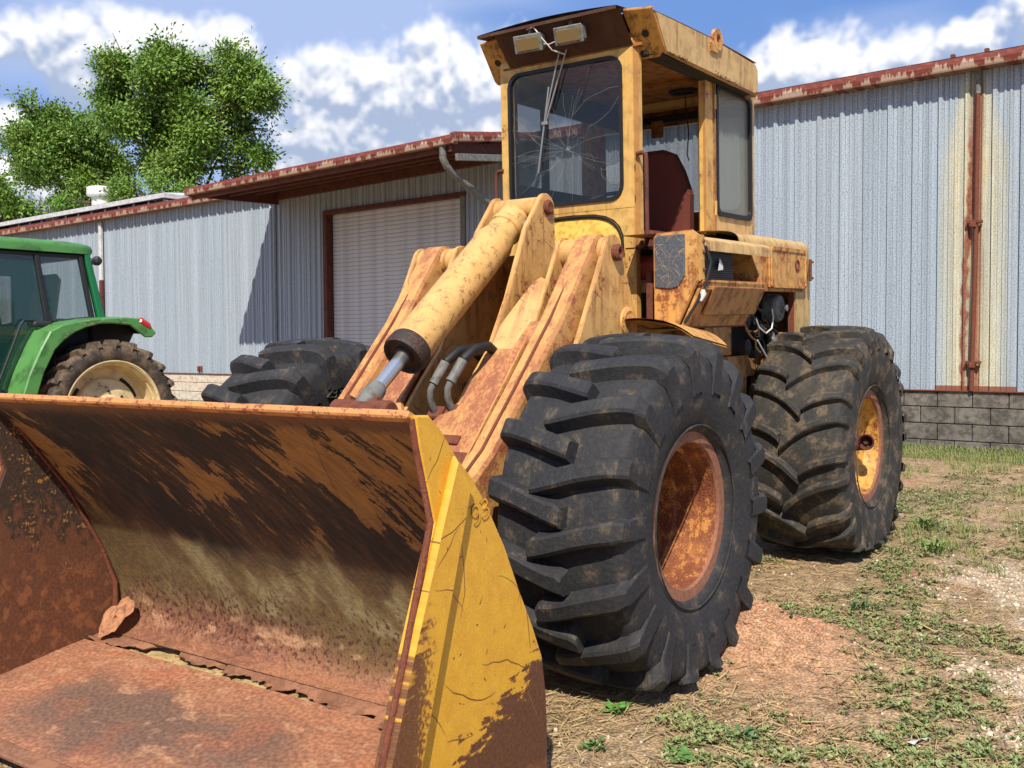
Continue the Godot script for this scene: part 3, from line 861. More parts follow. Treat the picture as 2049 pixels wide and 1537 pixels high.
	# base angle between block and sheet
	mb = MB.new(); mb.box(Vector3(-2.7, 0.925, 0.02), Vector3(10.8, 0.014, 0.07), 0.002); part("base_angle", mb, M.rust, B)
	mb = MB.new(); mb.box(Vector3(-26.0, 0.925, 0.02), Vector3(28.0, 0.014, 0.07), 0.002); part("base_angle", mb, M.rust, B)
	# eaves
	for e in [[-6.3, 10.2, 4.70], [-40.0, 26.75, 4.615]]:
		var t = part("eaves_trim", trim_mesh(e[1], 0.15, 0.24), M.trimr, B)
		t.position = Vector3(e[0], e[2], 0.22)
	# roof
	mb = MB.new()
	mb.quad(Vector3(-13.3, 4.86, 0.2), Vector3(-13.3, 5.75, -14), Vector3(4.5, 5.75, -14), Vector3(4.5, 4.86, 0.2))
	mb.quad(Vector3(-40, 4.77, 0.2), Vector3(-40, 5.75, -14), Vector3(-13.3, 5.75, -14), Vector3(-13.3, 4.77, 0.2))
	part("roof", mb, M.brown, B)
	for k in 2:
		mb = MB.new(); mb.box(Vector3([-0.28, 0.1][k], 4.90, 0.02), Vector3(0.05, 0.09, 0.05), 0.006); part("roof_bracket", mb, M.rust, B)
	# right-hand rust pipe and its clamps
	mb = MB.new(); mb.tube([Vector3(0.02, 4.42, 0.06), Vector3(0.01, 2.5, 0.062), Vector3(-0.02, 0.93, 0.06)], 0.026, 10); part("drain_pipe", mb, M.rust, B, "rust-covered pipe on the stained sheet")
	mb = MB.new(); mb.tube([Vector3(0.02, 4.78, 0.06), Vector3(0.02, 4.425, 0.06)], 0.03, 10); part("drain_pipe", mb, M.grey, B)
	for y in [2.93, 1.27]:
		mb = MB.new(); mb.box(Vector3(0, y, 0.07), Vector3(0.17, 0.035, 0.06), 0.004); mb.box(Vector3(-0.01, y - 0.04, 0.075), Vector3(0.07, 0.06, 0.07), 0.01)
		part("pipe_clamp", mb, M.rust, B)
	# left-hand downpipe and rust tabs
	mb = MB.new(); mb.box(Vector3(-20.15, 3.85, 0.08), Vector3(0.10, 1.4, 0.08), 0.015); part("drain_pipe", mb, M.slat, B)
	mb = MB.new(); mb.box(Vector3(-20.15, 1.77, 0.08), Vector3(0.105, 2.76, 0.085), 0.015); part("drain_pipe", mb, M.brown, B)
	for dx in [-0.05, 0.05]:
		mb = MB.new(); mb.box(Vector3(-16.05 + dx, 1.03, 0.05), Vector3(0.05, 0.12, 0.05), 0.008, Basis(Vector3(0, 0, 1), dx * 3.0)); part("rusty_tab", mb, M.rust, B)
	# roller door
	var sl = MB.new()
	sl.grid(func(u, v): return Vector3(lerpf(-11.72, -8.25, u), v * 0.0720, 0.004 * pow(sin(PI * v), 0.5)), 1, 8)
	var slm = sl.mesh()
	for k in 51:
		var o = part("door_slat", slm, M.slat, B); o.position = Vector3(0, 0.2 + k * 0.0765, -0.10)
	mb = MB.new(); mb.box(Vector3(-9.98, 2.1, -0.13), Vector3(3.7, 4.1, 0.02), 0.002); part("door_backing", mb, M.black, B)
	for x in [-11.79, -8.2]:
		mb = MB.new(); mb.box(Vector3(x, 2.06, -0.02), Vector3(0.11, 4.1, 0.16), 0.008); part("door_jamb", mb, M.brown if x < -10 else M.grey, B)
	mb = MB.new(); mb.box(Vector3(-9.98, 4.07, -0.01), Vector3(3.7, 0.08, 0.15), 0.008); part("door_header", mb, M.brown, B)
	# canopy over the door
	var yl = 4.32; var yr = 4.40
	mb = MB.new()
	var A = Vector3(-13.3, 4.44, 2.1); var A2 = Vector3(-6.5, 4.52, 2.1); var Bk = Vector3(-13.3, 4.80, -0.3); var B2 = Vector3(-6.5, 4.88, -0.3)
	mb.quad(A, Bk, B2, A2)
	mb.quad(A - Vector3(0, 0.03, 0), Bk - Vector3(0, 0.03, 0), B2 - Vector3(0, 0.03, 0), A2 - Vector3(0, 0.03, 0))
	part("canopy_roof", mb, M.brown, B)
	var f = part("canopy_trim", trim_mesh(6.8, 0.13, 0.12), M.trimr, B)
	f.transform = Transform3D(Basis(Vector3(0, 0, 1), atan2(0.08, 6.8)), Vector3(-13.3, 4.32, 2.12))
	f = part("canopy_trim", trim_mesh(2.3, 0.13, 0.08), M.trimr, B)
	f.transform = Transform3D(Basis(Vector3(0, 0.15, -0.99).normalized(), Vector3(0, 0.99, 0.15).normalized(), Vector3(1, 0, 0)), Vector3(-6.46, 4.42, 2.1))
	mb = MB.new(); mb.box(Vector3(-6.47, 4.33, 1.0), Vector3(0.05, 0.10, 2.15), 0.005, Basis(Vector3(1, 0, 0), 0.12)); part("end_gutter", mb, M.grey, B)
	# end beams, front beam, purlins
	for x in [-13.24, -6.6]:
		mb = MB.new()
		mb.plate(pv([0.03, 4.36, 2.06, 4.30, 2.06, 4.40, 0.03, 4.73]), x - 0.03, x + 0.03, zy(), 0.006)
		part("canopy_beam", mb, M.brown, B)
	mb = MB.new(); mb.box(Vector3(-9.9, 4.33, 1.98), Vector3(6.7, 0.09, 0.06), 0.006, Basis(Vector3(0, 0, 1), 0.0118)); part("canopy_beam", mb, M.brown, B)
	mb = MB.new(); mb.box(Vector3(-9.9, 4.56, 0.06), Vector3(6.7, 0.16, 0.08), 0.006, Basis(Vector3(0, 0, 1), 0.0118)); part("canopy_beam", mb, M.brown, B)
	for z in [0.6, 1.2]:
		mb = MB.new(); mb.box(Vector3(-9.9, 4.66 - z * 0.15, z), Vector3(6.6, 0.10, 0.05), 0.006, Basis(Vector3(0, 0, 1), 0.0118)); part("canopy_purlin", mb, M.brown, B)
	# downspout from the canopy corner back to the wall
	mb = MB.new()
	mb.tube([Vector3(-6.75, 4.40, 2.05), Vector3(-6.75, 4.22, 2.05), Vector3(-6.75, 4.12, 1.98), Vector3(-6.75, 4.03, 1.85), Vector3(-6.72, 3.30, 0.25), Vector3(-6.72, 3.18, 0.1), Vector3(-6.72, 3.0, 0.07), Vector3(-6.72, 0.5, 0.07)], 0.055, 10)
	part("downspout", mb, M.grey, B)
	# left end wall of the canopy bay and gable ends close the building
	mb = MB.new(); mb.quad(Vector3(3.3, 0, -0.1), Vector3(3.3, 4.86, -0.1), Vector3(3.3, 5.6, -13.9), Vector3(3.3, 0, -13.9)); part("end_wall", mb, M.galv, B)
	# shared seams at the wall corner
	mb = MB.new(); mb.box(Vector3(-13.35, 2.85, 0.035), Vector3(0.06, 3.8, 0.012), 0.003); part("seam_strip", mb, M.grey, B)

func make_far_shed():
	var B = group_node("far_shed", self)
	B.transform = WT
	tag(B, "pale roofed shed with dark louvre windows rising behind the left end of the warehouse", "building")
	var xr = -25.7; var y = 6.1; var zo = -5.0
	var mb = MB.new()
	mb.quad(Vector3(xr, y + 0.32, zo), Vector3(xr - 5.0, y + 1.35, zo - 5.0), Vector3(-52, y + 1.35, zo - 5.0), Vector3(-52, y + 0.32, zo))
	mb.tri(Vector3(xr, y + 0.32, zo), Vector3(xr - 5.0, y + 1.35, zo - 5.0), Vector3(xr, y + 0.32, zo - 10.0))
	part("roof", mb, M.white, B)
	mb = MB.new()
	mb.box(Vector3((xr - 52) / 2.0, y + 0.23, zo - 0.03), Vector3(52 + xr + 0.1, 0.16, 0.08), 0.01)
	part("fascia", mb, M.slat, B)
	mb = MB.new(); mb.box(Vector3(xr + 0.03, y + 0.23, zo - 5.0), Vector3(0.08, 0.16, 10.0), 0.01); part("fascia", mb, M.slat, B)
	mb = MB.new(); mb.box(Vector3((xr - 52) / 2.0 - 0.3, 3.2, zo - 5.0), Vector3(51 + xr, 5.8, 9.5), 0.02); part("wall", mb, M.grey, B)
	for k in 12:
		mb = MB.new(); mb.box(Vector3(xr - 0.62 - k * 0.92, y - 0.18, zo - 0.20), Vector3(0.80, 0.62, 0.03), 0.005); part("louvre_window", mb, M.trim, B)
		mb = MB.new(); mb.box(Vector3(xr - 0.16 - k * 0.92, y - 0.18, zo - 0.17), Vector3(0.07, 0.66, 0.05), 0.005); part("mullion", mb, M.slat, B)
	for k in 3:
		mb = MB.new(); mb.box(Vector3(xr - 0.27, y - 0.34, zo - 0.9 - k * 0.92), Vector3(0.03, 0.62, 0.8), 0.005); part("louvre_window", mb, M.trim, B)
	var V = group_node("roof_vent", self)
	V.transform = Transform3D(Basis.IDENTITY, WT * Vector3(-34.2, y + 0.95, zo - 2.6))
	tag(V, "round white metal roof vent standing on the pale shed roof", "vent")
	mb = MB.new()
	mb.lathe([[0.40, -0.3], [0.40, 0.35]], Transform3D(Basis(Vector3(1, 0, 0), Vector3(0, 0, -1), Vector3(0, 1, 0)), Vector3.ZERO), 24)
	part("vent_stack", mb, M.slat, V)
	mb = MB.new()
	mb.lathe([[0.38, 0.32], [0.56, 0.36], [0.58, 0.40], [0.58, 0.66], [0.54, 0.70], [0.0, 0.73]], Transform3D(Basis(Vector3(1, 0, 0), Vector3(0, 0, -1), Vector3(0, 1, 0)), Vector3.ZERO), 24)
	part("vent_hood", mb, M.white, V)

# ---------------------------------------------------------------- the wheel loader
class TyreSpec:
	var c: Vector3
	var side := 1.0
	var half := 0.30
	var r_tread := 0.745
	var r_bead := 0.365
	var flat_y := 0.085
	func at(w: float, ang: float, r: float) -> Vector3:
		var y = c.y + r * sin(ang)
		var z = c.z + r * cos(ang)
		var t = clampf((0.30 - y) / 0.30, 0.0, 1.0)
		y = lerpf(y, max(y, flat_y), 0.65 * t)
		return Vector3(c.x + side * w * (1.0 + 0.13 * t * t), y, z)
	func carcass(w: float) -> float:
		var a = absf(w) / half
		return r_tread - 0.028 * a * a
func rot_at(ts: TyreSpec) -> float: return 0.0

func make_wheel(parent: Node, ts: TyreSpec, kind: String, sd: int, lugs := true, label := "") -> Node3D:
	var W = group_node("wheel", parent, label)
	var rng := RandomNumberGenerator.new(); rng.seed = sd
	var rub = M.rubber if kind == "log" else M.rubber2
	# carcass: outer bead, sidewalls, tread, inner bead
	var hw = ts.half
	var rt = ts.r_tread
	var prof = [[ts.r_bead, hw * 0.80], [ts.r_bead + 0.02, hw * 0.90], [ts.r_bead + 0.06, hw * 0.97], [lerpf(ts.r_bead, rt, 0.32), hw * 1.03], [lerpf(ts.r_bead, rt, 0.5), hw * 1.06], [lerpf(ts.r_bead, rt, 0.68), hw * 1.05], [lerpf(ts.r_bead, rt, 0.82), hw * 1.015], [rt - 0.045, hw * 0.975], [ts.carcass(hw * 0.9), hw * 0.91], [ts.carcass(hw * 0.7), hw * 0.7], [ts.carcass(hw * 0.35), hw * 0.35], [rt, 0.0]]
	var full = prof.duplicate()
	for k in range(prof.size() - 2, -1, -1): full.append([prof[k][0], -prof[k][1]])
	var mb = MB.new()
	var nv = full.size() - 1
	mb.grid(func(u, v):
		var f = v * nv
		var i = min(int(f), nv - 1)
		var t = f - i
		var r = lerpf(full[i][0], full[i + 1][0], t)
		var w = lerpf(full[i][1], full[i + 1][1], t)
		return ts.at(w, u * TAU, r), 120, nv * 2)
	# moulded rings on the outer sidewall
	for q in [0.04]:
		var rr = ts.r_bead + q; var ww = hw * (0.955 if q < 0.04 else (0.972 if q < 0.1 else 1.035))
		mb.grid(func(u, v): return ts.at(ww + 0.006 * sin(v * PI), u * TAU, rr + (v - 0.5) * 0.012), 90, 4)
	part("tyre", mb, rub, W)
	var n_l = 18 if kind == "log" else 24
	if lugs:
		for sgn in [1.0, -1.0]:
			for k in n_l:
				var pitch = TAU / n_l
				var a0 = k * pitch + (deg_to_rad(-2.0) if kind == "log" else deg_to_rad(6.0)) + (pitch * (0.5 if kind == "log" else 1.0) if sgn < 0 else 0.0)
				if kind == "log": a0 += rng.randfn() * 0.006
				var m2 = MB.new()
				lug(m2, ts, sgn, a0, kind, k % 2 == 0, rng)
				part("lug", m2, rub, W)
	# rim
	mb = MB.new()
	var rb = ts.r_bead
	var o = ts.c + Vector3(ts.side * (hw * 0.83), 0, 0)
	var xf = axis_x(o, ts.side)
	mb.lathe([[rb + 0.012, -0.05], [rb + 0.018, -0.004], [rb + 0.010, 0.006], [rb - 0.036, 0.002], [rb - 0.042, -0.012]], xf, 64)
	part("rim_flange", mb, M.rustrim, W)
	mb = MB.new()
	if kind == "log":
		mb.lathe([[rb - 0.042, -0.012], [rb - 0.05, -0.06], [rb - 0.05, -0.10], [rb - 0.066, -0.112], [rb - 0.07, -0.2], [rb - 0.078, -0.215], [rb - 0.08, -0.33], [rb - 0.10, -0.37], [0.17, -0.40], [0.15, -0.36], [0.0, -0.36]], xf, 64)
	else:
		mb.lathe([[rb - 0.042, -0.012], [rb - 0.046, -0.04], [rb - 0.06, -0.06], [rb - 0.075, -0.10], [rb - 0.12, -0.125], [0.16, -0.13], [0.15, -0.115], [0.0, -0.115]], xf, 64)
	part("rim", mb, M.rimf if kind == "log" else M.rimr, W)
	mb = MB.new()
	if kind == "log":
		mb.lathe([[0.13, -0.36], [0.13, -0.30], [0.10, -0.27], [0.0, -0.27]], xf, 24)
	else:
		mb.tube([ts.c + Vector3(ts.side * 0.10, 0.0, -0.02), ts.c + Vector3(ts.side * 0.17, 0.008, -0.05), ts.c + Vector3(ts.side * 0.215, 0.014, -0.06), ts.c + Vector3(ts.side * 0.236, 0.02, -0.035)], 0.052, 18, false)
		var hx = axis_to(ts.c + Vector3(ts.side * 0.236, 0.02, -0.035), Vector3(ts.side * 0.27, 0.10, 0.95))
		mb.lathe([[0.052, -0.02], [0.055, 0.012], [0.05, 0.02], [0.043, 0.014], [0.041, -0.04], [0.016, -0.045], [0.016, -0.025], [0.0, -0.025]], hx, 24)
	part("hub", mb, M.rust if kind == "log" else M.brown, W)
	return W

func lug(mb: MB, ts: TyreSpec, sgn: float, a0: float, kind: String, long: bool, rng: RandomNumberGenerator):
	var hw = ts.half
	var st = []   # [w, angle offset, radius of base, radius of top, half thickness top, half thickness base]
	var deg = PI / 180.0
	if kind == "log":
		var h = 0.070 + rng.randfn() * 0.003
		for q in [[-0.25, -0.6, 1.0, 0.92], [-0.16, 0.3, 1.0, 1.08], [0.0, 1.0, 1.0, 1.0], [0.22, 2.4, 1.0, 0.98], [0.45, 4.0, 1.0, 1.0], [0.68, 5.3, 1.0, 1.03], [0.86, 6.2, 0.98, 1.08], [0.97, 6.6, 0.88, 1.12]]:
			var w = q[0] * hw
			st.append([w, q[1] * deg, ts.carcass(w) - 0.012, ts.carcass(w) + h * q[2], 0.036 * q[3], 0.056 * q[3]])
		st.append([hw * 1.035, 6.8 * deg, ts.r_tread - 0.07, ts.r_tread - 0.005, 0.034, 0.052])
		st.append([hw * 1.06, 7.0 * deg, ts.r_tread - 0.13, ts.r_tread - 0.09, 0.044, 0.058])
		st.append([hw * 1.058, 7.2 * deg, ts.r_tread - 0.20, ts.r_tread - 0.19, 0.050, 0.060])
	else:
		var h = 0.046
		var list = [[-0.18, -1.0], [-0.10, 0.6], [0.10, 4.6], [0.32, 7.8], [0.55, 10.2], [0.78, 11.8], [0.95, 12.6]] if long else [[0.22, 2.6], [0.30, 4.0], [0.45, 5.9], [0.62, 7.4], [0.80, 8.5], [0.95, 9.2]]
		for q in list:
			var w = q[0] * hw
			var e = 0.86 if q[0] > 0.9 else 1.0
			st.append([w, q[1] * deg, ts.carcass(w) - 0.01, ts.carcass(w) + h * e, 0.021, 0.035])
		st.append([hw * 1.035, (13.0 if long else 9.6) * deg, ts.r_tread - 0.075, ts.r_tread - 0.045, 0.026, 0.038])
		st.append([hw * 1.045, (13.2 if long else 9.8) * deg, ts.r_tread - 0.125, ts.r_tread - 0.115, 0.03, 0.04])
	var R = ts.r_tread
	var rows = []
	for s in st:
		var a = a0 + s[1]
		var w = s[0] * sgn
		var tt = s[4]; var tb = s[5]
		var ch = 0.010 if kind == "log" else 0.007
		var out = clampf((absf(s[0]) / hw - 0.97) / 0.05, 0.0, 1.0)
		var lift = 0.03 * out * (1.0 - clampf((absf(s[0]) / hw - 1.03) / 0.03, 0.0, 1.0) * 0.6) * sgn
		var P = []
		P.append(ts.at(w, a - tb / R, s[2]))
		P.append(ts.at(w + lift * 0.5, a - tt / R - 0.003, s[3] - ch))
		P.append(ts.at(w + lift * 0.55, a - (tt - ch) / R, s[3]))
		P.append(ts.at(w + lift * 0.55, a + (tt - ch) / R, s[3]))
		P.append(ts.at(w + lift * 0.5, a + tt / R + 0.003, s[3] - ch))
		P.append(ts.at(w, a + tb / R, s[2]))
		rows.append(P)
	var ctr = Vector3.ZERO
	for i in rows.size() - 1:
		var A = rows[i]; var B = rows[i + 1]
		var mid = (A[0] + A[5] + B[0] + B[5]) / 4.0
		for k in 5:
			mb.fq(A[k], A[k + 1], B[k + 1], B[k], mid)
	var E = rows[0]
	var inner = (rows[1][0] + rows[1][5] + rows[1][2] + rows[1][3]) / 4.0
	for k in range(1, 5): mb.ft(E[0], E[k], E[k + 1], inner)

func bucket_profile() -> Array:
	return [[1.862, 1.335], [1.80, 1.27], [1.72, 1.185], [1.64, 1.09], [1.565, 0.99], [1.50, 0.885], [1.44, 0.78], [1.385, 0.67], [1.335, 0.56], [1.295, 0.455], [1.272, 0.36], [1.278, 0.28], [1.315, 0.225], [1.37, 0.2]]

func make_bucket(Ldr: Node3D):
	var B = group_node("bucket", Ldr)
	var pr = bucket_profile()
	# inner face of the back, painted black and yellow, worn through to rust at the bottom
	var sw = 1024; var sh = 512
	var f1 := FastNoiseLite.new(); f1.seed = 7; f1.frequency = 1.0; f1.fractal_octaves = 5; f1.fractal_type = FastNoiseLite.FRACTAL_FBM
	var f2 := FastNoiseLite.new(); f2.seed = 8; f2.frequency = 1.0; f2.fractal_octaves = 3; f2.fractal_type = FastNoiseLite.FRACTAL_FBM
	var d := PackedByteArray(); d.resize(sw * sh * 3)
	var hb := PackedByteArray(); hb.resize(sw * sh)
	for y in sh:
		var v = float(y) / sh
		for x in sw:
			var u = float(x) / sw
			var px = u * 2.4; var py = v * 1.35
			# scrapes run down to the right
			var al = px * 0.62 + py * 0.78; var ac = px * 0.78 - py * 0.62
			var wx = f2.get_noise_2d(px * 2.3 + 4.0, py * 2.3) * 0.22
			var s1 = f1.get_noise_2d(al * 1.5 + wx, ac * 2.6 - wx)
			var s2 = f1.get_noise_2d(al * 7.0 + 50.0, ac * 34.0)
			var s3 = f1.get_noise_2d(al * 3.0 + 90.0, ac * 12.0)
			var lo = f2.get_noise_2d(px * 1.1 + 9.0, py * 1.1)
			var hi = f2.get_noise_2d(px * 48.0, py * 48.0)
			var gr = f1.get_noise_2d(px * 14.0 + 31.0, py * 14.0)
			var c = Color8(104, 70, 44).lerp(Color8(76, 54, 38), 0.5 + lo + gr * 0.4)
			# black film on the upper half, thinning to brown
			var band = ss(0.66, 0.34, v + lo * 0.25 + s1 * 0.16) * ss(-0.02, 0.07, v + hi * 0.03)
			var blk = Color8(32, 27, 23).lerp(Color8(84, 58, 36), clampf(0.32 + s2 * 0.9 + s3 * 0.6 + lo * 0.8, 0, 1))
			c = c.lerp(blk, band * 0.92)
			# paint left showing in scuffed patches
			var patch = s1 * 0.9 + s3 * 0.35 + (u - 0.60) * 0.40 - absf(v - 0.28) * 0.6 + lo * 0.3 + 0.04
			var yel = ss(0.06, 0.15, patch + s2 * 0.42 + hi * 0.10)
			yel *= ss(0.62, 0.46, v + s1 * 0.12) * ss(0.02, 0.08, v)
			c = c.lerp(Color8(190, 138, 66).lerp(Color8(128, 88, 48), clampf(0.45 + hi * 0.6 + s2 * 0.7, 0, 1)), yel * 0.88)
			var top = ss(0.09, 0.02, v + hi * 0.03)
			c = c.lerp(Color8(132, 86, 54), top * 0.7)
			# dusty olive film in the middle, with paler washes
			var mid = ss(0.40, 0.60, v + s1 * 0.14 + lo * 0.1) * ss(0.94, 0.72, v + gr * 0.05)
			c = c.lerp(Color8(124, 104, 62).lerp(Color8(92, 78, 48), clampf(0.5 + hi * 0.5 + gr * 0.6, 0, 1)), mid * 0.8)
			var gs = ss(-0.05, 0.55, s1 + 0.3 * s3 + 0.10) * mid * ss(0.08, 0.35, u)
			c = c.lerp(Color8(172, 166, 128).lerp(Color8(146, 140, 98), clampf(0.5 + hi + gr, 0, 1)), gs * 0.62)
			# rust at the bottom, pitted where film and rust meet
			var rb = ss(0.72, 0.88, v + lo * 0.14 + gr * 0.05)
			c = c.lerp(Color8(146, 98, 70).lerp(Color8(112, 72, 52), clampf(0.5 + lo + gr * 0.8, 0, 1)), rb)
			var spot = ss(0.20, 0.32, f2.get_noise_2d(px * 30.0 + 70.0, py * 24.0) + lo * 0.1) * ss(0.60, 0.76, v + s1 * 0.08) * ss(0.95, 0.84, v)
			c = c.lerp(Color8(66, 38, 28), spot * 0.85)
			var pale = ss(0.12, 0.42, f1.get_noise_2d(px * 4.0 + 30.0, py * 6.0)) * ss(0.70, 0.82, v) * ss(0.92, 0.82, v)
			c = c.lerp(Color8(206, 164, 126), pale * 0.55)
			c = c * (1.0 + hi * 0.22)
			var i = y * sw + x
			d[i * 3] = int(clampf(c.r, 0, 1) * 255); d[i * 3 + 1] = int(clampf(c.g, 0, 1) * 255); d[i * 3 + 2] = int(clampf(c.b, 0, 1) * 255)
			hb[i] = int(clampf(0.55 + hi * 0.25 - spot * 0.3 + s2 * 0.2, 0, 1) * 255)
	var bi = Image.create_from_data(sw, sh, false, Image.FORMAT_L8, hb)
	bi.convert(Image.FORMAT_RGBA8); bi.bump_map_to_normal_map(4.0)
	var im = img_rgb(d, sw, sh)
	var rng := RandomNumberGenerator.new(); rng.seed = 21
	scratch(im, rng, 60, Color8(60, 40, 28), 20, 150, false, 1.0, 0.6)
	var mback = mat_tex(im, 0.75, 0.0, bi, 0.3)
	var np = pr.size() - 1
	var pf = func(v: float) -> Vector2:
		var f = v * np; var i = min(int(f), np - 1); var t = f - i
		return Vector2(lerpf(pr[i][0], pr[i + 1][0], t), lerpf(pr[i][1], pr[i + 1][1], t))
	var edge := FastNoiseLite.new(); edge.seed = 4; edge.frequency = 3.2; edge.fractal_octaves = 4
	var mb = MB.new()
	mb.grid(func(u, v):
		var p = pf.call(v)
		return Vector3(lerpf(-1.19, 1.19, u), p.y, p.x), 60, 40)
	mb.grid(func(u, v):
		var p = pf.call(v)
		return Vector3(lerpf(-1.19, 1.19, u), p.y - 0.012, p.x - 0.024), 8, 26)
	part("back_plate", mb, mback, B)
	# rusted-through heel: sheet with a torn front edge
	mb = MB.new()
	mb.grid(func(u, v):
		var x = lerpf(-1.19, 1.19, u)
		var e = 1.415 + edge.get_noise_2d(x * 0.8, 0.0) * 0.14 + edge.get_noise_2d(x * 5.0, 9.0) * 0.045
		e = lerpf(e, 1.44, ss(0.9, 1.15, absf(x)))
		if x > -0.85 and x < -0.45: e = min(e, 1.44) - 0.06 * sin((x + 0.85) / 0.40 * PI)
		var z = lerpf(1.355, e, v)
		return Vector3(x, 0.201 - 0.035 * v + 0.018 * v * edge.get_noise_2d(x * 2.0, 40.0 + v) + 0.012 * v * v, z), 160, 8)
	part("torn_heel_plate", mb, M.bfloor, B, "rusted heel plate with a torn edge")
	# floor
	mb = MB.new()
	mb.grid(func(u, v):
		var x = lerpf(-1.19, 1.19, u)
		var z = lerpf(1.455 + 0.008 * edge.get_noise_2d(x * 3.0, 70.0), 2.17, v)
		return Vector3(x, lerpf(0.182, 0.088, v) + 0.007 * edge.get_noise_2d(x * 0.5, v * 2.0), z), 60, 24)
	part("floor_plate", mb, M.floorp, B)
	mb = MB.new(); mb.box(Vector3(0, 0.074, 2.17), Vector3(2.40, 0.022, 0.12), 0.006, Basis(Vector3(1, 0, 0), 0.13)); part("cutting_edge", mb, M.bfloor, B)
	mb = MB.new(); mb.box(Vector3(0, 0.165, 1.458), Vector3(2.36, 0.02, 0.016), 0.004); part("floor_edge", mb, M.rust, B)
	# debris that shows through the torn heel
	mb = MB.new()
	mb.grid(func(u, v): return Vector3(lerpf(-1.15, 1.15, u), 0.158 + 0.02 * edge.get_noise_2d(u * 9.0, v * 3.0), lerpf(1.30, 1.50, v)), 60, 6)
	part("straw_debris", mb, M.strawlump, B)
	# side plates
	var out = pv([1.862, 1.345, 1.797, 1.34, 1.735, 1.285, 1.667, 1.198, 1.59, 1.12, 1.52, 1.028, 1.43, 0.88, 1.35, 0.712, 1.28, 0.58, 1.224, 0.454, 1.205, 0.33, 1.20, 0.215, 1.205, 0.04, 1.25, -0.02, 2.22, -0.02, 2.20, 0.03, 2.05, 0.364, 1.932, 0.67, 1.787, 1.018, 1.845, 1.25])
	for s in [1.0, -1.0]:
		mb = MB.new()
		mb.plate(out, 1.192 * s, 1.222 * s, zy(), 0.006)
		for i in mb.uv.size(): mb.uv[i] = Vector2((mb.uv[i].x - 1.15) / 1.15, 1.0 - mb.uv[i].y / 1.36)
		part("side_plate", mb, M.bside if s > 0 else M.bside_in, B)
		mb = MB.new()
		var strip = pv([1.705, 1.208, 1.787, 1.018, 1.932, 0.67, 2.05, 0.364, 2.2, 0.0, 2.02, 0.0, 1.903, 0.308, 1.63, 1.11])
		mb.plate(strip, 1.222 * s, 1.252 * s, zy(), 0.010)
		for i in mb.uv.size(): mb.uv[i] = Vector2((mb.uv[i].x - 1.15) / 1.15, 1.0 - mb.uv[i].y / 1.36)
		part("side_cutter", mb, M.bside, B)
		# worn rusty rim along the front edge
		mb = MB.new()
		mb.tube([Vector3(1.207 * s, 1.335, 1.858), Vector3(1.207 * s, 1.25, 1.845), Vector3(1.207 * s, 1.018, 1.787), Vector3(1.225 * s, 0.67, 1.934), Vector3(1.225 * s, 0.364, 2.052), Vector3(1.225 * s, 0.0, 2.2)], 0.0115, 8)
		part("worn_edge", mb, M.rust, B)
	# weld-bead number on the outside
	var tm := TextMesh.new(); tm.text = "93"; tm.font_size = 16; tm.pixel_size = 0.0056; tm.depth = 0.004
	var sf := SystemFont.new(); sf.font_names = PackedStringArray(["Droid Sans"]); tm.font = sf
	var tn = part("weld_number", tm, M.bside, B)
	tn.transform = Transform3D(Basis(Vector3(0, 0, -1), Vector3(0, 1, 0), Vector3(1, 0, 0)) * Basis(Vector3(0, 0, 1), 0.25), Vector3(1.224, 1.012, 1.562))
	# top edge
	mb = MB.new(); mb.box(Vector3(0, 1.338, 1.852), Vector3(2.41, 0.026, 0.055), 0.006, Basis(Vector3(1, 0, 0), -0.5)); part("top_edge", mb, M.topedge, B)
	mb = MB.new()
	mb.tube([Vector3(-1.17, 1.2, 1.735), Vector3(-1.175, 0.9, 1.515), Vector3(-1.172, 0.6, 1.36), Vector3(-1.165, 0.42, 1.30), Vector3(-1.165, 0.28, 1.305)], [0.006, 0.008, 0.009, 0.012, 0.016], 8)
	part("corner_weld", mb, M.rust, B)  # thin bead added to draw the shadow line down the corner
	# curled flake of rusted sheet in the far corner
	mb = MB.new()
	mb.grid(func(u, v):
		var a = u * TAU
		var r = v * (0.098 + 0.016 * sin(a * 2.0 + 0.6) + 0.007 * sin(a * 5.0) + 0.004 * sin(a * 11.0))
		var e1 = Vector3(0.80, 0.05, -0.30).normalized(); var e2 = Vector3(-0.10, 0.75, -0.55).normalized()
		return Vector3(-1.06, 0.285, 1.375) + e1 * r * cos(a) * 0.8 + e2 * r * sin(a) + e1.cross(e2) * (0.02 * v * v * cos(a) + 0.006 * sin(r * 90.0 + a * 2.0)), 40, 8)
	part("rust_flake", mb, M.flake, B)
	mb = MB.new()
	mb.grid(func(u, v):
		var a = u * TAU
		var r = v * (0.06 + 0.012 * sin(a * 3.0))
		return Vector3(0.99 + r * cos(a), 0.235 + r * sin(a) * 0.6 + 0.01 * v, 1.335 - r * sin(a) * 0.5), 24, 4)
	part("rust_flake", mb, M.flake, B)
	# hinge brackets behind
	for s in [-0.5, 0.5]:
		for o in [-0.11, 0.11]:
			mb = MB.new(); mb.plate(pv([1.02, 0.50, 1.06, 0.28, 1.24, 0.22, 1.30, 0.60, 1.40, 0.86, 1.12, 0.62]), s + o - 0.014, s + o + 0.014, zy(), 0.005); part("hinge_bracket", mb, M.tan, B)

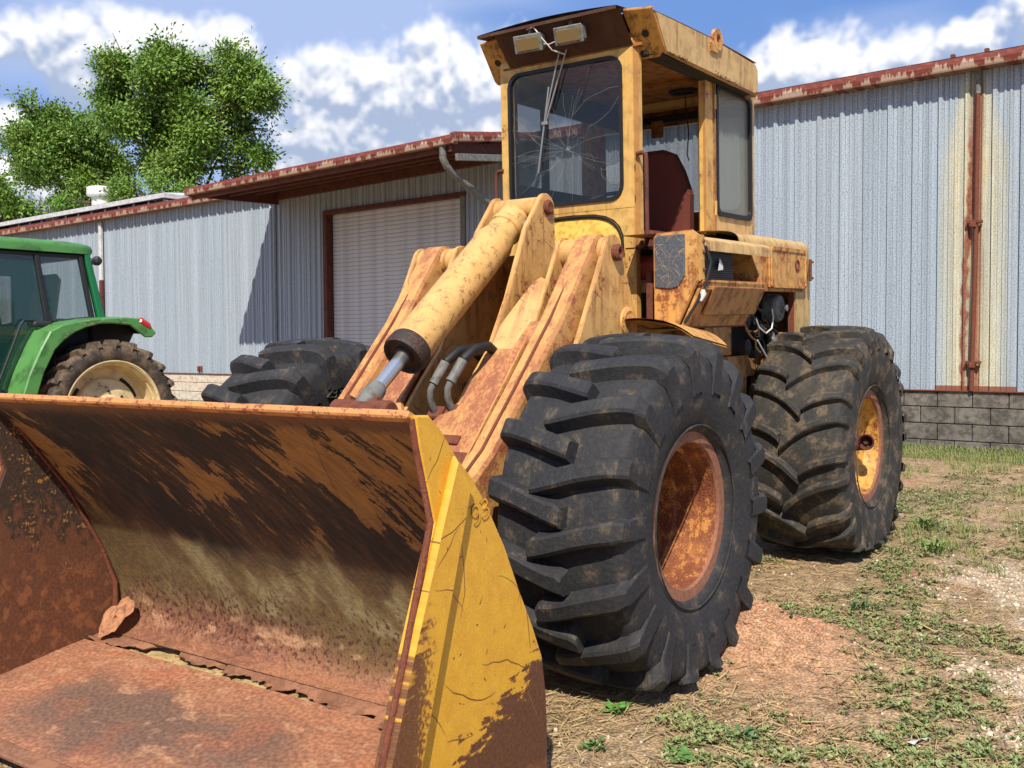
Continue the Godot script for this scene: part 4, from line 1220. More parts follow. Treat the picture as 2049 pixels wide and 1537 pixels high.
func bucket_materials():
	M.bfloor = paint(501, 1024, Color8(164, 112, 82), Color8(122, 86, 66), 0.52, 0.22, 0.2, 6, 0.36, 0.9, Color8(112, 76, 56), Color8(132, 90, 66), 0.5)
	var fw = 1024; var fh = 512
	var q1 := FastNoiseLite.new(); q1.seed = 91; q1.frequency = 1.0; q1.fractal_octaves = 5
	var fd := PackedByteArray(); fd.resize(fw * fh * 3)
	for y in fh:
		for x in fw:
			var X = float(x) / fw * 2.4; var Y = float(y) / fh * 0.75
			var lo = q1.get_noise_2d(X * 1.3 + 3.0, Y * 1.3); var md = q1.get_noise_2d(X * 5.0, Y * 7.0 + 8.0); var hi = q1.get_noise_2d(X * 40.0, Y * 40.0)
			var dk = ss(0.95, 0.15, Vector2((X - 0.95) / 1.0, (Y - 0.40) / 0.36).length() + lo * 0.7 + md * 0.25)
			var c = Color8(160, 108, 78).lerp(Color8(136, 90, 66), clampf(0.5 + md * 0.9, 0, 1)).lerp(Color8(98, 76, 64), dk * 0.8)
			c = c.lerp(Color8(184, 140, 104), ss(0.16, 0.45, md + lo * 0.5) * 0.5)
			c = c.lerp(Color8(168, 92, 60), ss(0.1, 0.5, q1.get_noise_2d(X * 2.2 + 60.0, Y * 2.2)) * 0.28)
			c = c * (1.0 + hi * 0.3)
			var i = (y * fw + x) * 3
			fd[i] = int(clampf(c.r, 0, 1) * 255); fd[i + 1] = int(clampf(c.g, 0, 1) * 255); fd[i + 2] = int(clampf(c.b, 0, 1) * 255)
	var fim = img_rgb(fd, fw, fh)
	var frng := RandomNumberGenerator.new(); frng.seed = 4
	scratch(fim, frng, 40, Color8(206, 160, 116), 20, 130, false, 0.9, 0.35)
	M.floorp = mat_tex(fim, 0.9)
	M.strawlump = paint(511, 256, Color8(196, 170, 118), Color8(160, 132, 84), 0.4, 0.36, 0.3, 60, 3.0, 0.95, Color8(110, 84, 50), Color8(206, 184, 134), 1.4)
	M.topedge = paint(521, 512, Color8(206, 150, 90), Color8(190, 124, 72), 0.44, 0.36, 0.1, 30, 1.2, 0.7, Color8(104, 56, 44), Color8(140, 80, 58))
	M.flake = paint(531, 256, Color8(190, 140, 100), Color8(150, 98, 68), 0.35, 0.25, 0.3, 0, 5.0, 0.9, Color8(86, 66, 58), Color8(140, 96, 70), 1.2)
	M.sidepaint = flat_mat(Color8(214, 168, 62), 0.5)
	var sz = 1024
	var n1 = noise_bytes(541, sz, 0.012, 4); var n2 = noise_bytes(542, sz, 0.05, 4); var n3 = noise_bytes(543, sz, 0.16, 2); var n5 = noise_bytes(544, sz, 0.03, 4, FastNoiseLite.TYPE_SIMPLEX, 0.25)
	for side in 2:
		var d := PackedByteArray(); d.resize(sz * sz * 3)
		var hb := PackedByteArray(); hb.resize(sz * sz)
		for y in sz:
			var Y = (1.0 - float(y) / sz) * 1.36
			for x in sz:
				var Z = 1.15 + float(x) / sz * 1.15
				var i = y * sz + x
				var a = n1[i] / 255.0; var b = n2[i] / 255.0; var e = n3[i] / 255.0; var st = n5[i] / 255.0
				var c: Color
				var rk = 0.0
				if side == 0:
					c = Color8(216, 166, 48).lerp(Color8(204, 148, 44), a).lerp(Color8(222, 184, 84), ss(0.55, 0.8, b) * 0.4)
					c = c * (0.94 + e * 0.12)
					# bare brown steel towards the lower rear and the lower front edge
					var lim = 0.34 + 0.42 * (1.52 - Z) * (1.0 if Z < 1.7 else 1.6)
					rk = ss(0.02, -0.03, Y - lim - (st - 0.5) * 0.22 - (b - 0.5) * 0.08)
					var fe = ss(0.05, -0.02, Y - (0.66 - (Z - 1.90) * 1.0) - (st - 0.5) * 0.25) * ss(1.86, 1.93, Z + (b - 0.5) * 0.1 + Y * 0.12 - 0.05)
					rk = max(rk, fe * 0.9)
					rk = max(rk, ss(0.78, 0.82, b * 0.6 + e * 0.4))
					c = c.lerp(Color8(78, 48, 34).lerp(Color8(112, 68, 42), b), rk)
					var ru = ss(0.12, 0.0, Y + (a - 0.5) * 0.2) * rk
					c = c.lerp(Color8(140, 86, 56), ru * 0.7)
				else:
					var up = ss(0.62, 0.78, Y + (a - 0.5) * 0.5 - (Z - 1.5) * 0.25)
					c = Color8(118, 72, 44).lerp(Color8(84, 50, 34), b).lerp(Color8(150, 92, 54), ss(0.5, 0.8, a) * 0.6)
					var up2 = Color8(34, 28, 24).lerp(Color8(78, 56, 38), b).lerp(Color8(164, 116, 56), ss(0.60, 0.70, a * 0.3 + b * 0.3 + e * 0.15 + st * 0.25 + ss(0.9, 1.3, Y) * 0.04))
					c = c.lerp(up2, up * 0.9) * (0.9 + e * 0.2)
					rk = 0.5
				d[i * 3] = int(clampf(c.r, 0, 1) * 255); d[i * 3 + 1] = int(clampf(c.g, 0, 1) * 255); d[i * 3 + 2] = int(clampf(c.b, 0, 1) * 255)
				hb[i] = int(clampf(0.6 - rk * 0.2 + (e - 0.5) * (0.1 + rk * 0.5), 0, 1) * 255)
		var im = img_rgb(d, sz, sz)
		var rng := RandomNumberGenerator.new(); rng.seed = 77 + side
		scratch(im, rng, 34 if side == 0 else 20, Color8(92, 50, 28), 60, 300, false, 2.0, 0.85)
		scratch(im, rng, 90, Color8(110, 66, 34), 4, 16, false, 2.0, 0.9)
		scratch(im, rng, 30, Color8(232, 196, 104), 30, 140, false, 1.0, 0.5)
		var m = mat_tex(im, 0.5 if side == 0 else 0.8, 0.0, bump_from(hb, sz, 3.0), 0.5)
		if side == 0: M.bside = m
		else: M.bside_in = m
	# grip pad on the step box
	var gs = 512
	var g1 = noise_bytes(551, gs, 0.02, 4); var g2 = noise_bytes(552, gs, 0.3, 1)
	var gd := PackedByteArray(); gd.resize(gs * gs * 3)
	for y in gs:
		for x in gs:
			var i = y * gs + x
			var line = 0.5 + 0.5 * sin(y * TAU / 9.0)
			var c = Color8(92, 98, 108).lerp(Color8(44, 48, 58), clampf(line * 0.8 + (g2[i] / 255.0 - 0.5) * 0.9, 0, 1))
			c = c.lerp(Color8(120, 116, 104), ss(0.5, 0.75, g1[i] / 255.0) * 0.5)
			gd[i * 3] = int(c.r * 255); gd[i * 3 + 1] = int(c.g * 255); gd[i * 3 + 2] = int(c.b * 255)
	var gi = img_rgb(gd, gs, gs)
	var grng := RandomNumberGenerator.new(); grng.seed = 3
	scratch(gi, grng, 46, Color8(190, 150, 92), 30, 220, true, 2.2, 0.95)
	M.grip = mat_tex(gi, 0.75, 4.2)

func make_loader():
	bucket_materials()
	var Lo = group_node("wheel_loader", self)
	Lo.transform = LT
	tag(Lo, "old yellow articulated wheel loader, rusty and faded, with cracked windscreen and a big front bucket", "wheel loader")
	# ---- wheels
	for q in [[0.95, 0.0, 1.0, "log", "front tyre with deep forestry lugs, sunk in red clay"], [-1.12, 0.0, -1.0, "log", "front tyre on the far side"], [0.93, -2.78, 1.0, "ag", "rear tyre with dusty herringbone lugs and a yellow rim"], [-0.93, -2.78, -1.0, "ag", ""]]:
		var ts = TyreSpec.new()
		ts.c = Vector3(q[0], 0.733, q[1]); ts.side = q[2]
		if q[3] == "ag": ts.r_tread = 0.765; ts.half = 0.305; ts.flat_y = 0.13
		make_wheel(Lo, ts, q[3], int(q[0] * 10 + q[1] * 3 + 100), q[4] != "", q[4])
	var tm := TextMesh.new(); tm.text = "23.1-26"; tm.font_size = 16; tm.pixel_size = 0.0042; tm.depth = 0.012
	var sf := SystemFont.new(); sf.font_names = PackedStringArray(["Droid Sans"]); tm.font = sf
	var tn = part("tyre_size_lettering", tm, M.rubber2, Lo)
	tn.transform = Transform3D(Basis(Vector3(0, 0, -1), Vector3(0, 1, 0), Vector3(1, 0, 0)) * Basis(Vector3(0, 0, 1), -0.15), Vector3(-0.797, 1.235, 0.12))
	make_bucket(Lo)
	var mb
	# ---- front frame
	var F = group_node("front_frame", Lo)
	mb = MB.new(); mb.box(Vector3(0, 0.733, 0), Vector3(1.3, 0.26, 0.3), 0.02); part("axle", mb, M.dark, F)
	mb = MB.new(); mb.box(Vector3(0, 0.95, -0.45), Vector3(0.62, 0.7, 0.7), 0.02); part("frame_body", mb, M.shadey, F)
	mb = MB.new(); mb.box(Vector3(0, 1.58, -0.50), Vector3(0.28, 0.78, 0.02), 0.003); part("frame_web", mb, M.shadey, F)
	mb = MB.new(); mb.box(Vector3(0.26, 1.32, -0.62), Vector3(0.62, 0.9, 0.02), 0.003); part("frame_web", mb, M.shadey, F)
	mb = MB.new(); mb.box(Vector3(-0.30, 1.32, -0.62), Vector3(0.62, 0.9, 0.02), 0.003); part("frame_web", mb, M.shadey, F)
	for s in [1.0, -1.0]:
		for q in [0.335, 0.615]:
			var poly = pv(arc(-0.375, 1.952, 0.085, 20, 165, 9) + [-0.50, 1.86, -0.607, 1.607, -0.62, 1.2, -0.60, 0.62, 0.05, 0.62, 0.14, 1.22, -0.007, 1.49, -0.23, 1.86])
			mb = MB.new(); mb.plate(poly, q * s - 0.015, q * s + 0.015, zy(), 0.006)
			part("tower_plate", mb, M.cream, F)
		for q in [[0.35, 0.43], [0.57, 0.60]]:
			mb = MB.new(); mb.lathe([[0.0, q[0]], [0.074, q[0]], [0.074, q[1]], [0.0, q[1]]], axis_x(Vector3(0, 1.952, -0.375), s), 28, false); part("pin_boss", mb, M.cream, F)
		mb = MB.new()
		mb.lathe([[0.0, 0.29], [0.036, 0.29], [0.036, 0.31], [0.036, 0.63], [0.042, 0.63], [0.042, 0.655], [0.03, 0.665], [0.018, 0.66], [0.018, 0.65], [0.0, 0.65]], axis_x(Vector3(0, 1.945, -0.385), s), 20); part("arm_pin", mb, M.rust, F)
		# round boss low on the outer tower plate
		mb = MB.new(); mb.lathe([[0.075, 0.62], [0.075, 0.642], [0.055, 0.648], [0.045, 0.642], [0.0, 0.642]], axis_x(Vector3(0, 1.60, -0.50), s), 28); part("lift_cylinder_boss", mb, M.cream, F)
		# tilt cylinder plates
		var cp = pv(arc(-0.475, 2.215, 0.075, 25, 180, 9) + [-0.555, 1.8, -0.56, 1.0, 0.25, 1.0, 0.375, 1.158, 0.206, 1.336, 0.058, 1.48, -0.097, 1.732, -0.275, 2.094])
		mb = MB.new(); mb.plate(cp, 0.155 * s - 0.016, 0.155 * s + 0.016, zy(), 0.006); part("tilt_plate", mb, M.cream, F)
		# gusset between tilt plate and tower
		mb = MB.new()
		var gl = [Vector3(0.172 * s, 1.37, 0.15), Vector3(0.172 * s, 1.60, -0.03), Vector3(0.255 * s, 1.81, -0.20), Vector3(0.29 * s, 1.835, -0.225)]
		var gr = [Vector3(0.322 * s, 1.38, 0.05), Vector3(0.322 * s, 1.58, -0.09), Vector3(0.322 * s, 1.78, -0.20), Vector3(0.318 * s, 1.82, -0.225)]
		for o in [0.0, -0.016]:
			for k in 3: mb.quad(gl[k] + Vector3(0, o, o), gr[k] + Vector3(0, o, o), gr[k + 1] + Vector3(0, o, o), gl[k + 1] + Vector3(0, o, o))
		for k in 3: mb.quad(gl[k], gl[k + 1], gl[k + 1] + Vector3(0, -0.016, -0.016), gl[k] + Vector3(0, -0.016, -0.016))
		part("gusset", mb, M.cream, F)
		# mudguard flap over the tyre
		mb = MB.new()
		var mg = func(u, v, o): return Vector3(s * lerpf(0.50, 0.98, u) + 0.0, 1.585 + 0.022 * sin(PI * clampf(u * 1.25, 0, 1)) - 0.075 * pow(max(u - 0.72, 0.0) / 0.28, 2.0) - 0.02 * pow(1.0 - u, 4.0) + o + 0.012 - 0.06 * v, lerpf(-0.44 - 0.10 * pow(absf(u - 0.5) * 2.0, 3.0), -0.95, v))
		mb.grid(func(u, v): return mg.call(u, v, 0.0), 20, 8)
		mb.grid(func(u, v): return mg.call(u, v, -0.012), 20, 8)
		part("mudguard", mb, M.boxp, F)
	mb = MB.new(); mb.lathe([[0.0, -0.14], [0.06, -0.14], [0.06, 0.14], [0.0, 0.14]], axis_x(Vector3(0, 2.215, -0.475)), 24); part("tilt_pin_boss", mb, M.cream, F)
	mb = MB.new(); mb.lathe([[0.0, -0.185], [0.04, -0.185], [0.04, 0.185], [0.028, 0.195], [0.0, 0.19]], axis_x(Vector3(0, 2.215, -0.475)), 20); part("tilt_pin", mb, M.rust, F)
	# ---- boom
	var Bm = group_node("boom", Lo)
	for s in [1.0, -1.0]:
		var poly = pv(arc(-0.375, 1.952, 0.09, 45, 230, 10) + [-0.30, 1.80, 0.0, 1.345, 0.26, 1.03, 0.62, 0.62, 1.05, 0.30, 1.12, 0.33, 1.14, 0.42, 0.92, 0.72, 0.74, 0.948, 0.589, 1.052, 0.31, 1.325, 0.026, 1.615, -0.16, 1.84])
		mb = MB.new(); mb.plate(poly, 0.432 * s, 0.568 * s, zy(), 0.014); part("lift_arm", mb, M.arm, Bm)
		# raised weld seam along the arm
		mb = MB.new()
		mb.tube([Vector3(0.50 * s, 1.905, -0.235), Vector3(0.50 * s, 1.618, 0.028), Vector3(0.50 * s, 1.328, 0.312), Vector3(0.50 * s, 1.055, 0.591), Vector3(0.50 * s, 0.951, 0.742)], 0.008, 6)
		part("weld_seam", mb, M.rust, Bm)
		mb = MB.new(); mb.lathe([[0.0, 0.39], [0.075, 0.39], [0.075, 0.61], [0.0, 0.61]], axis_x(Vector3(0, 0.38, 1.12), s), 24); part("hinge_boss", mb, M.rust, Bm)
	# deck plate joining the arms, open in the middle
	var dx = Transform3D(Basis(Vector3(1, 0, 0), Vector3(0, 0.725, -0.689), Vector3(0, 0.689, 0.725)), Vector3(0, 1.50, 0.085))
	mb = MB.new()
	mb.plate(pv([-0.432, -0.95, 0.432, -0.95, 0.432, 0.16, 0.352, 0.16, 0.325, -0.02, 0.18, -0.02, 0.18, -0.40, 0.10, -0.44, 0.05, -0.52, -0.08, -0.52, -0.14, -0.42, -0.18, -0.36, -0.18, -0.02, -0.325, -0.02, -0.352, 0.16, -0.432, 0.16]), -0.024, 0.0, dx, 0.006)
	part("deck_plate", mb, M.deck, Bm)
	for s in [1.0, -1.0]:
		mb = MB.new(); mb.box(dx * Vector3(0.40 * s, -0.45, 0.012), Vector3(0.012, 0.96, 0.02), 0.003, dx.basis); part("deck_rib", mb, M.arm, Bm)
	mb = MB.new(); mb.box(dx * Vector3(0.20, -0.585, 0.006), Vector3(0.20, 0.05, 0.012), 0.003, dx.basis); part("deck_patch", mb, M.rust, Bm)
	mb = MB.new(); mb.box(dx * Vector3(0.24, -0.80, 0.004), Vector3(0.28, 0.30, 0.008), 0.002, dx.basis); part("deck_patch", mb, M.rust, Bm)
	# hydraulic hoses and elbows
	for q in [[0.045, 0.0], [0.150, 0.012]]:
		var b = dx * Vector3(q[0], -0.40, 0.0)
		b = Vector3(q[0], 1.185 + q[1], 0.345)
		var e1 = b + Vector3(0.0, 0.07, 0.035); var e2 = e1 + Vector3(0.02, 0.07, 0.0); var e3 = e2 + Vector3(0.03, 0.10, -0.06)
		mb = MB.new(); mb.tube([b, b + Vector3(0, 0.04, 0.025), e1, e1.lerp(e2, 0.5) + Vector3(0, 0.005, 0.01), e2], 0.017, 10); part("hose_elbow", mb, M.grey, Bm)
		mb = MB.new(); mb.tube([e2, e2 + (e3 - e2) * 0.12, e2 + (e3 - e2) * 0.13, e3], [0.026, 0.026, 0.024, 0.025], 12); part("hose_ferrule", mb, M.grey, Bm)
		mb = MB.new(); mb.tube([e3, e3 + Vector3(0.025, 0.05, -0.06), e3 + Vector3(0.03, 0.06, -0.16), e3 + Vector3(0.0, 0.0, -0.30), e3 + Vector3(-0.03, -0.2, -0.42)], 0.024, 12); part("hydraulic_hose", mb, M.black, Bm)
		mb = MB.new(); mb.box(b + Vector3(0, 0, 0.0), Vector3(0.085, 0.022, 0.075), 0.008, dx.basis * Basis(Vector3(1, 0, 0), PI / 2)); part("hose_flange", mb, M.rust, Bm)
	# ---- tilt cylinder
	var Cy = group_node("tilt_cylinder", Lo)
	var ca = Vector3(0, 2.215, -0.475); var cb = Vector3(0, 1.265, 0.775)
	var ax = axis_to(ca, cb - ca)
	var ln = (cb - ca).length()
	mb = MB.new(); mb.lathe([[0.0, 0.07], [0.078, 0.07], [0.086, 0.08], [0.086, 0.15], [0.094, 0.17], [0.094, 0.20], [0.086, 0.205], [0.086, 0.25], [0.097, 0.30], [0.103, 0.32], [0.103, 1.18]], ax, 40); part("barrel", mb, M.cyl, Cy)
	mb = MB.new(); mb.lathe([[0.103, 1.165], [0.107, 1.175], [0.109, 1.19], [0.109, 1.235], [0.104, 1.25], [0.095, 1.25], [0.086, 1.235], [0.05, 1.235], [0.046, 1.25], [0.0, 1.25]], ax, 40); part("gland", mb, M.gland, Cy)
	mb = MB.new(); mb.lathe([[0.034, 1.22], [0.034, ln - 0.05]], ax, 24); part("rod", mb, M.chrome, Cy)
	mb = MB.new(); mb.lathe([[0.038, ln - 0.11], [0.046, ln - 0.09], [0.049, ln - 0.05], [0.044, ln + 0.03], [0.0, ln + 0.04]], ax, 20, true); part("rod_end", mb, M.grey, Cy)
	mb = MB.new(); mb.lathe([[0.0, -0.17], [0.046, -0.17], [0.052, -0.16], [0.052, -0.06], [0.046, -0.055], [0.046, 0.055], [0.054, 0.06], [0.054, 0.15], [0.045, 0.165], [0.0, 0.165]], axis_x(cb + Vector3(0.03, -0.035, 0.05)), 24); part("rod_trunnion", mb, M.rust, Cy)
	for s in [-0.08, 0.08]:
		mb = MB.new(); mb.plate(pv([0.72, 1.26, 0.80, 1.30, 1.0, 1.0, 1.40, 0.80, 1.36, 0.66, 0.90, 0.92]), s - 0.012, s + 0.012, zy(), 0.005); part("tilt_link", mb, M.rust, Cy)
	mb = MB.new(); mb.tube([ax * Vector3(-0.05, -0.105, 0.36), ax * Vector3(-0.05, -0.12, 0.38), ax * Vector3(-0.05, -0.12, 1.1), ax * Vector3(-0.05, -0.105, 1.14)], 0.016, 8); part("feed_pipe", mb, M.cream, Cy)
	mb = MB.new(); mb.tube([ax * Vector3(0.07, -0.02, 0.12), ax * Vector3(0.12, -0.04, 0.13), ax * Vector3(0.125, -0.09, 0.2)], 0.026, 10); part("port_elbow", mb, M.grey, Cy)
	make_rear(Lo)
	make_cab(Lo)
	Lo.rotation.x = Lo.rotation.x

func make_rear(Lo: Node3D):
	var mb
	var R = group_node("rear_frame", Lo)
	mb = MB.new(); mb.box(Vector3(0, 0.733, -2.78), Vector3(1.3, 0.26, 0.3), 0.02); part("axle", mb, M.dark, R)
	# side rails with a rectangular hole in the visible one
	for s in [1.0, -1.0]:
		mb = MB.new()
		if s > 0: mb.ring(orect(-3.0, 0.72, -1.7, 1.36), rrect(-2.37, 1.06, -2.24, 1.22, 0.012), 0.535, 0.56, zy())
		else: mb.plate(pv([-3.0, 0.72, -1.7, 0.72, -1.7, 1.36, -3.0, 1.36]), -0.56, -0.535, zy())
		part("side_rail", mb, M.tan, R)
	mb = MB.new(); mb.box(Vector3(0, 0.95, -1.15), Vector3(0.7, 0.5, 1.2), 0.03); part("articulation_joint", mb, M.dark, R)
	mb = MB.new(); mb.box(Vector3(0.30, 1.46, -1.68), Vector3(0.5, 0.20, 0.70), 0.012); part("tank_side", mb, M.tan, R)
	mb = MB.new(); mb.box(Vector3(0, 1.0, -2.35), Vector3(1.02, 0.6, 1.25), 0.03); part("belly", mb, M.dark, R)
	# ---- step box with battery bay
	var S = group_node("battery_box", Lo)
	var face = pv([0.655, 1.60, 0.655, 2.03, 0.675, 2.06, 0.88, 2.065, 0.912, 2.04, 0.912, 1.805, 0.905, 1.79, 0.79, 1.565, 0.775, 1.56])
	mb = MB.new(); mb.plate(face, -0.77, -0.745, Transform3D.IDENTITY, 0.006); part("front_panel", mb, M.boxp, S)
	mb = MB.new(); mb.plate(pv([0.668, 1.775, 0.668, 2.03, 0.685, 2.045, 0.842, 2.045, 0.842, 1.83, 0.80, 1.775, 0.76, 1.765]), -0.745, -0.737, Transform3D.IDENTITY, 0.003); part("grip_pad", mb, M.grip, S, "dark ribbed grip pad with scratches")
	# front post, bolts
	mb = MB.new(); mb.plate(pv([-0.81, 1.80, -0.757, 1.80, -0.757, 2.04, -0.81, 2.04]), 0.893, 0.924, zy(), 0.008); part("corner_post", mb, M.cab, S)
	for y in [1.86, 1.95, 2.005]:
		mb = MB.new(); mb.lathe([[0.0, 0.012], [0.008, 0.011], [0.012, 0.0]], axis_x(Vector3(0.923, y, -0.785)), 8); part("bolt", mb, M.rust, S)
	mb = MB.new()
	mb.plate(pv([0.912, 1.81, 0.93, 1.80, 0.82, 1.56, 0.79, 1.56]), -0.81, -0.775, Transform3D.IDENTITY, 0.004); part("edge_strip", mb, M.boxp, S)
	# roof lip, tray, end wall, slanted flap
	mb = MB.new(); mb.grid(func(u, v): return Vector3(0.44 + 0.485 * pow(sin(v * PI / 2), 0.7), 1.99 + 0.073 * pow(cos(v * PI / 2), 0.7) - (0.0 if v < 1 else 0.03), lerpf(-0.765, -1.75, u)), 4, 12); part("roof_lip", mb, M.roof, S)
	mb = MB.new(); mb.box(Vector3(0.905, 1.995, -1.25), Vector3(0.03, 0.035, 0.96), 0.006); part("roof_edge", mb, M.cab, S)
	mb = MB.new(); mb.box(Vector3(0.78, 1.787, -1.21), Vector3(0.28, 0.03, 0.89), 0.005); part("battery_tray", mb, M.rust, S)
	mb = MB.new(); mb.box(Vector3(0.912, 1.782, -1.22), Vector3(0.016, 0.055, 0.87), 0.004); part("tray_edge", mb, M.boxp, S)
	mb = MB.new(); mb.box(Vector3(0.65, 1.9, -1.25), Vector3(0.015, 0.3, 0.95), 0.003); part("inner_wall", mb, M.rust, S)
	mb = MB.new(); mb.plate(pv([0.66, 1.76, 0.915, 1.76, 0.83, 1.98, 0.66, 2.02]), -1.67, -1.655, Transform3D.IDENTITY, 0.003); part("end_wall", mb, M.boxp, S)
	var fl = Basis(Vector3(0, 0, 1), 0.47)
	mb = MB.new(); mb.box(Vector3(0.855, 1.67, -1.20), Vector3(0.014, 0.24, 0.83), 0.004, Basis(Vector3(0, 0, 1), -0.49)); part("lower_side", mb, M.tan, S)
	mb = MB.new(); mb.box(Vector3(0.892, 1.70, -1.27), Vector3(0.012, 0.165, 0.72), 0.004, Basis(Vector3(0, 0, 1), -0.44)); part("hatch_flap", mb, M.tan, S)
	mb = MB.new(); mb.box(Vector3(0.60, 1.565, -1.2), Vector3(0.40, 0.02, 0.85), 0.004); part("box_floor", mb, M.rust, S)
	# battery with ribs
	mb = MB.new(); mb.box(Vector3(0.80, 1.885, -1.03), Vector3(0.17, 0.17, 0.46), 0.008); part("battery", mb, M.black, S)
	mb = MB.new(); mb.box(Vector3(0.80, 1.975, -1.03), Vector3(0.185, 0.03, 0.49), 0.006); part("battery_lid", mb, M.trim, S)
	for k in 13:
		mb = MB.new(); mb.box(Vector3(0.887, 1.806 + k * 0.012, -1.03), Vector3(0.008, 0.006, 0.45), 0.002); part("battery_rib", mb, M.trim, S)
	mb = MB.new()
	mb.tri(Vector3(0.895, 1.93, -1.06), Vector3(0.91, 1.86, -1.00), Vector3(0.90, 1.868, -1.09))
	mb.tri(Vector3(0.895, 1.93, -1.06), Vector3(0.90, 1.868, -1.09), Vector3(0.893, 1.89, -1.11))
	part("torn_casing", mb, M.white, S)
	mb = MB.new(); mb.tube([Vector3(0.93, 1.98, -0.80), Vector3(0.945, 1.9, -0.83), Vector3(0.935, 1.82, -0.81), Vector3(0.90, 1.72, -0.79), Vector3(0.82, 1.585, -0.775)], 0.009, 8); part("cable", mb, M.trim, S)
	mb = MB.new(); mb.tube([Vector3(0.905, 1.77, -0.80), Vector3(0.915, 1.735, -0.80), Vector3(0.90, 1.70, -0.80)], [0.012, 0.018, 0.01], 8); part("cable_joint", mb, M.white, S)
	# ---- hood
	var Hd = group_node("engine_hood", Lo)
	mb = MB.new()
	var hood = func(u, v): # v over the top from one side to the other
		var a = lerpf(0.0, PI, v)
		var cx = cos(a); var sx = sin(a)
		var e = 0.28
		var x = 0.73 * signf(cx) * pow(absf(cx), e)
		var y = 1.98 + 0.165 * pow(absf(sx), e)
		return Vector3(x, y, lerpf(-1.72, -2.95, u))
	mb.grid(hood, 10, 60); part("hood_top", mb, M.roof, Hd)
	mb = MB.new()
	mb.grid(func(u, v):
		var a = lerpf(0.0, PI, v)
		var e = 0.28
		var k = cos(u * PI / 2)
		return Vector3(0.73 * signf(cos(a)) * pow(absf(cos(a)), e) * (0.96 + 0.04 * k), 1.98 - 0.03 * (1.0 - k) + 0.165 * pow(sin(a), e), -2.95 - 0.05 * sin(u * PI / 2)), 4, 60)
	part("hood_rear_edge", mb, M.roof, Hd)
	mb = MB.new(); mb.box(Vector3(0, 1.65, -2.975), Vector3(1.42, 0.66, 0.03), 0.01); part("grille_wall", mb, M.tan, Hd)
	for s in [1.0, -1.0]:
		mb = MB.new(); mb.box(Vector3(0.72 * s, 1.67, -2.84), Vector3(0.02, 0.68, 0.30), 0.006); part("side_panel", mb, M.roof, Hd)
		mb = MB.new(); mb.box(Vector3(0.722 * s, 1.89, -2.30), Vector3(0.016, 0.24, 1.1), 0.004); part("upper_side", mb, M.boxp, Hd)
	mb = MB.new(); mb.box(Vector3(0.70, 1.68, -2.70), Vector3(0.05, 0.70, 0.025), 0.005); part("opening_post", mb, M.rust, Hd)
	# raised access panel with hinge plate
	mb = MB.new(); mb.box(Vector3(0.742, 1.925, -2.51), Vector3(0.022, 0.265, 0.66), 0.006); part("access_panel", mb, M.boxp, Hd)
	mb = MB.new(); mb.ring(orect(-2.84, 1.795, -2.18, 2.058), rrect(-2.82, 1.815, -2.20, 2.035, 0.01), 0.753, 0.760, zy()); part("panel_rim", mb, M.boxp, Hd)
	mb = MB.new(); mb.lathe([[0.035, 0.0], [0.04, 0.006], [0.03, 0.008], [0.026, 0.0]], axis_x(Vector3(0.754, 1.95, -2.66)), 20); part("latch_ring", mb, M.rust, Hd)
	mb = MB.new(); mb.box(Vector3(0.765, 1.925, -2.90), Vector3(0.016, 0.15, 0.12), 0.005, Basis(Vector3(0, 1, 0), 0.35)); part("hinge_plate", mb, M.rust, Hd)
	for y in [1.87, 1.98]:
		mb = MB.new(); mb.lathe([[0.0, 0.012], [0.007, 0.01], [0.011, 0.0]], axis_x(Vector3(0.775, y, -2.90)), 8); part("bolt", mb, M.rust, Hd)
	# ---- engine bay seen through the opening
	var E = group_node("engine", Lo)
	mb = MB.new(); mb.box(Vector3(0.1, 1.5, -2.3), Vector3(0.75, 0.45, 1.1), 0.03); part("engine_block", mb, M.black, E)
	mb = MB.new(); mb.box(Vector3(0.0, 1.75, -2.3), Vector3(0.5, 0.2, 1.0), 0.03); part("valve_cover", mb, M.dark, E)
	mb = MB.new(); mb.lathe([[0.0, 0.0], [0.03, 0.0], [0.035, 0.01], [0.085, 0.02], [0.095, 0.04], [0.095, 0.11], [0.08, 0.13], [0.0, 0.14]], axis_x(Vector3(0.69, 1.665, -2.57), -1.0), 24); part("alternator", mb, M.grey, E)
	mb = MB.new(); mb.lathe([[0.0, 0.002], [0.02, 0.0], [0.022, -0.012], [0.0, -0.014]], axis_x(Vector3(0.705, 1.665, -2.57), -1.0), 12); part("alternator_cap", mb, M.steel, E)
	mb = MB.new(); mb.lathe([[0.0, 0.0], [0.022, 0.0], [0.022, 0.03], [0.034, 0.035], [0.036, 0.06], [0.03, 0.065], [0.03, 0.10], [0.036, 0.105], [0.036, 0.125], [0.018, 0.135], [0.016, 0.19], [0.0, 0.195]], Transform3D(Basis(Vector3(1, 0, 0), Vector3(0, 0, -1), Vector3(0, 1, 0)), Vector3(0.62, 1.335, -2.55)), 18); part("fuel_filter", mb, M.steel, E)
	var rng := RandomNumberGenerator.new(); rng.seed = 31
	for k in 14:
		var p = Vector3(0.60 + rng.randf() * 0.05, 1.40 + rng.randf() * 0.28, -2.0 - rng.randf() * 0.5)
		var q = [p]
		for i in 5: q.append(q[-1] + Vector3(rng.randfn() * 0.012, rng.randf_range(-0.07, 0.04), -rng.randf_range(0.0, 0.09)))
		mb = MB.new(); mb.tube(q, rng.randf_range(0.004, 0.010), 6); part("engine_hose", mb, [M.dark, M.tan, M.grey, M.trim][k % 4], E)
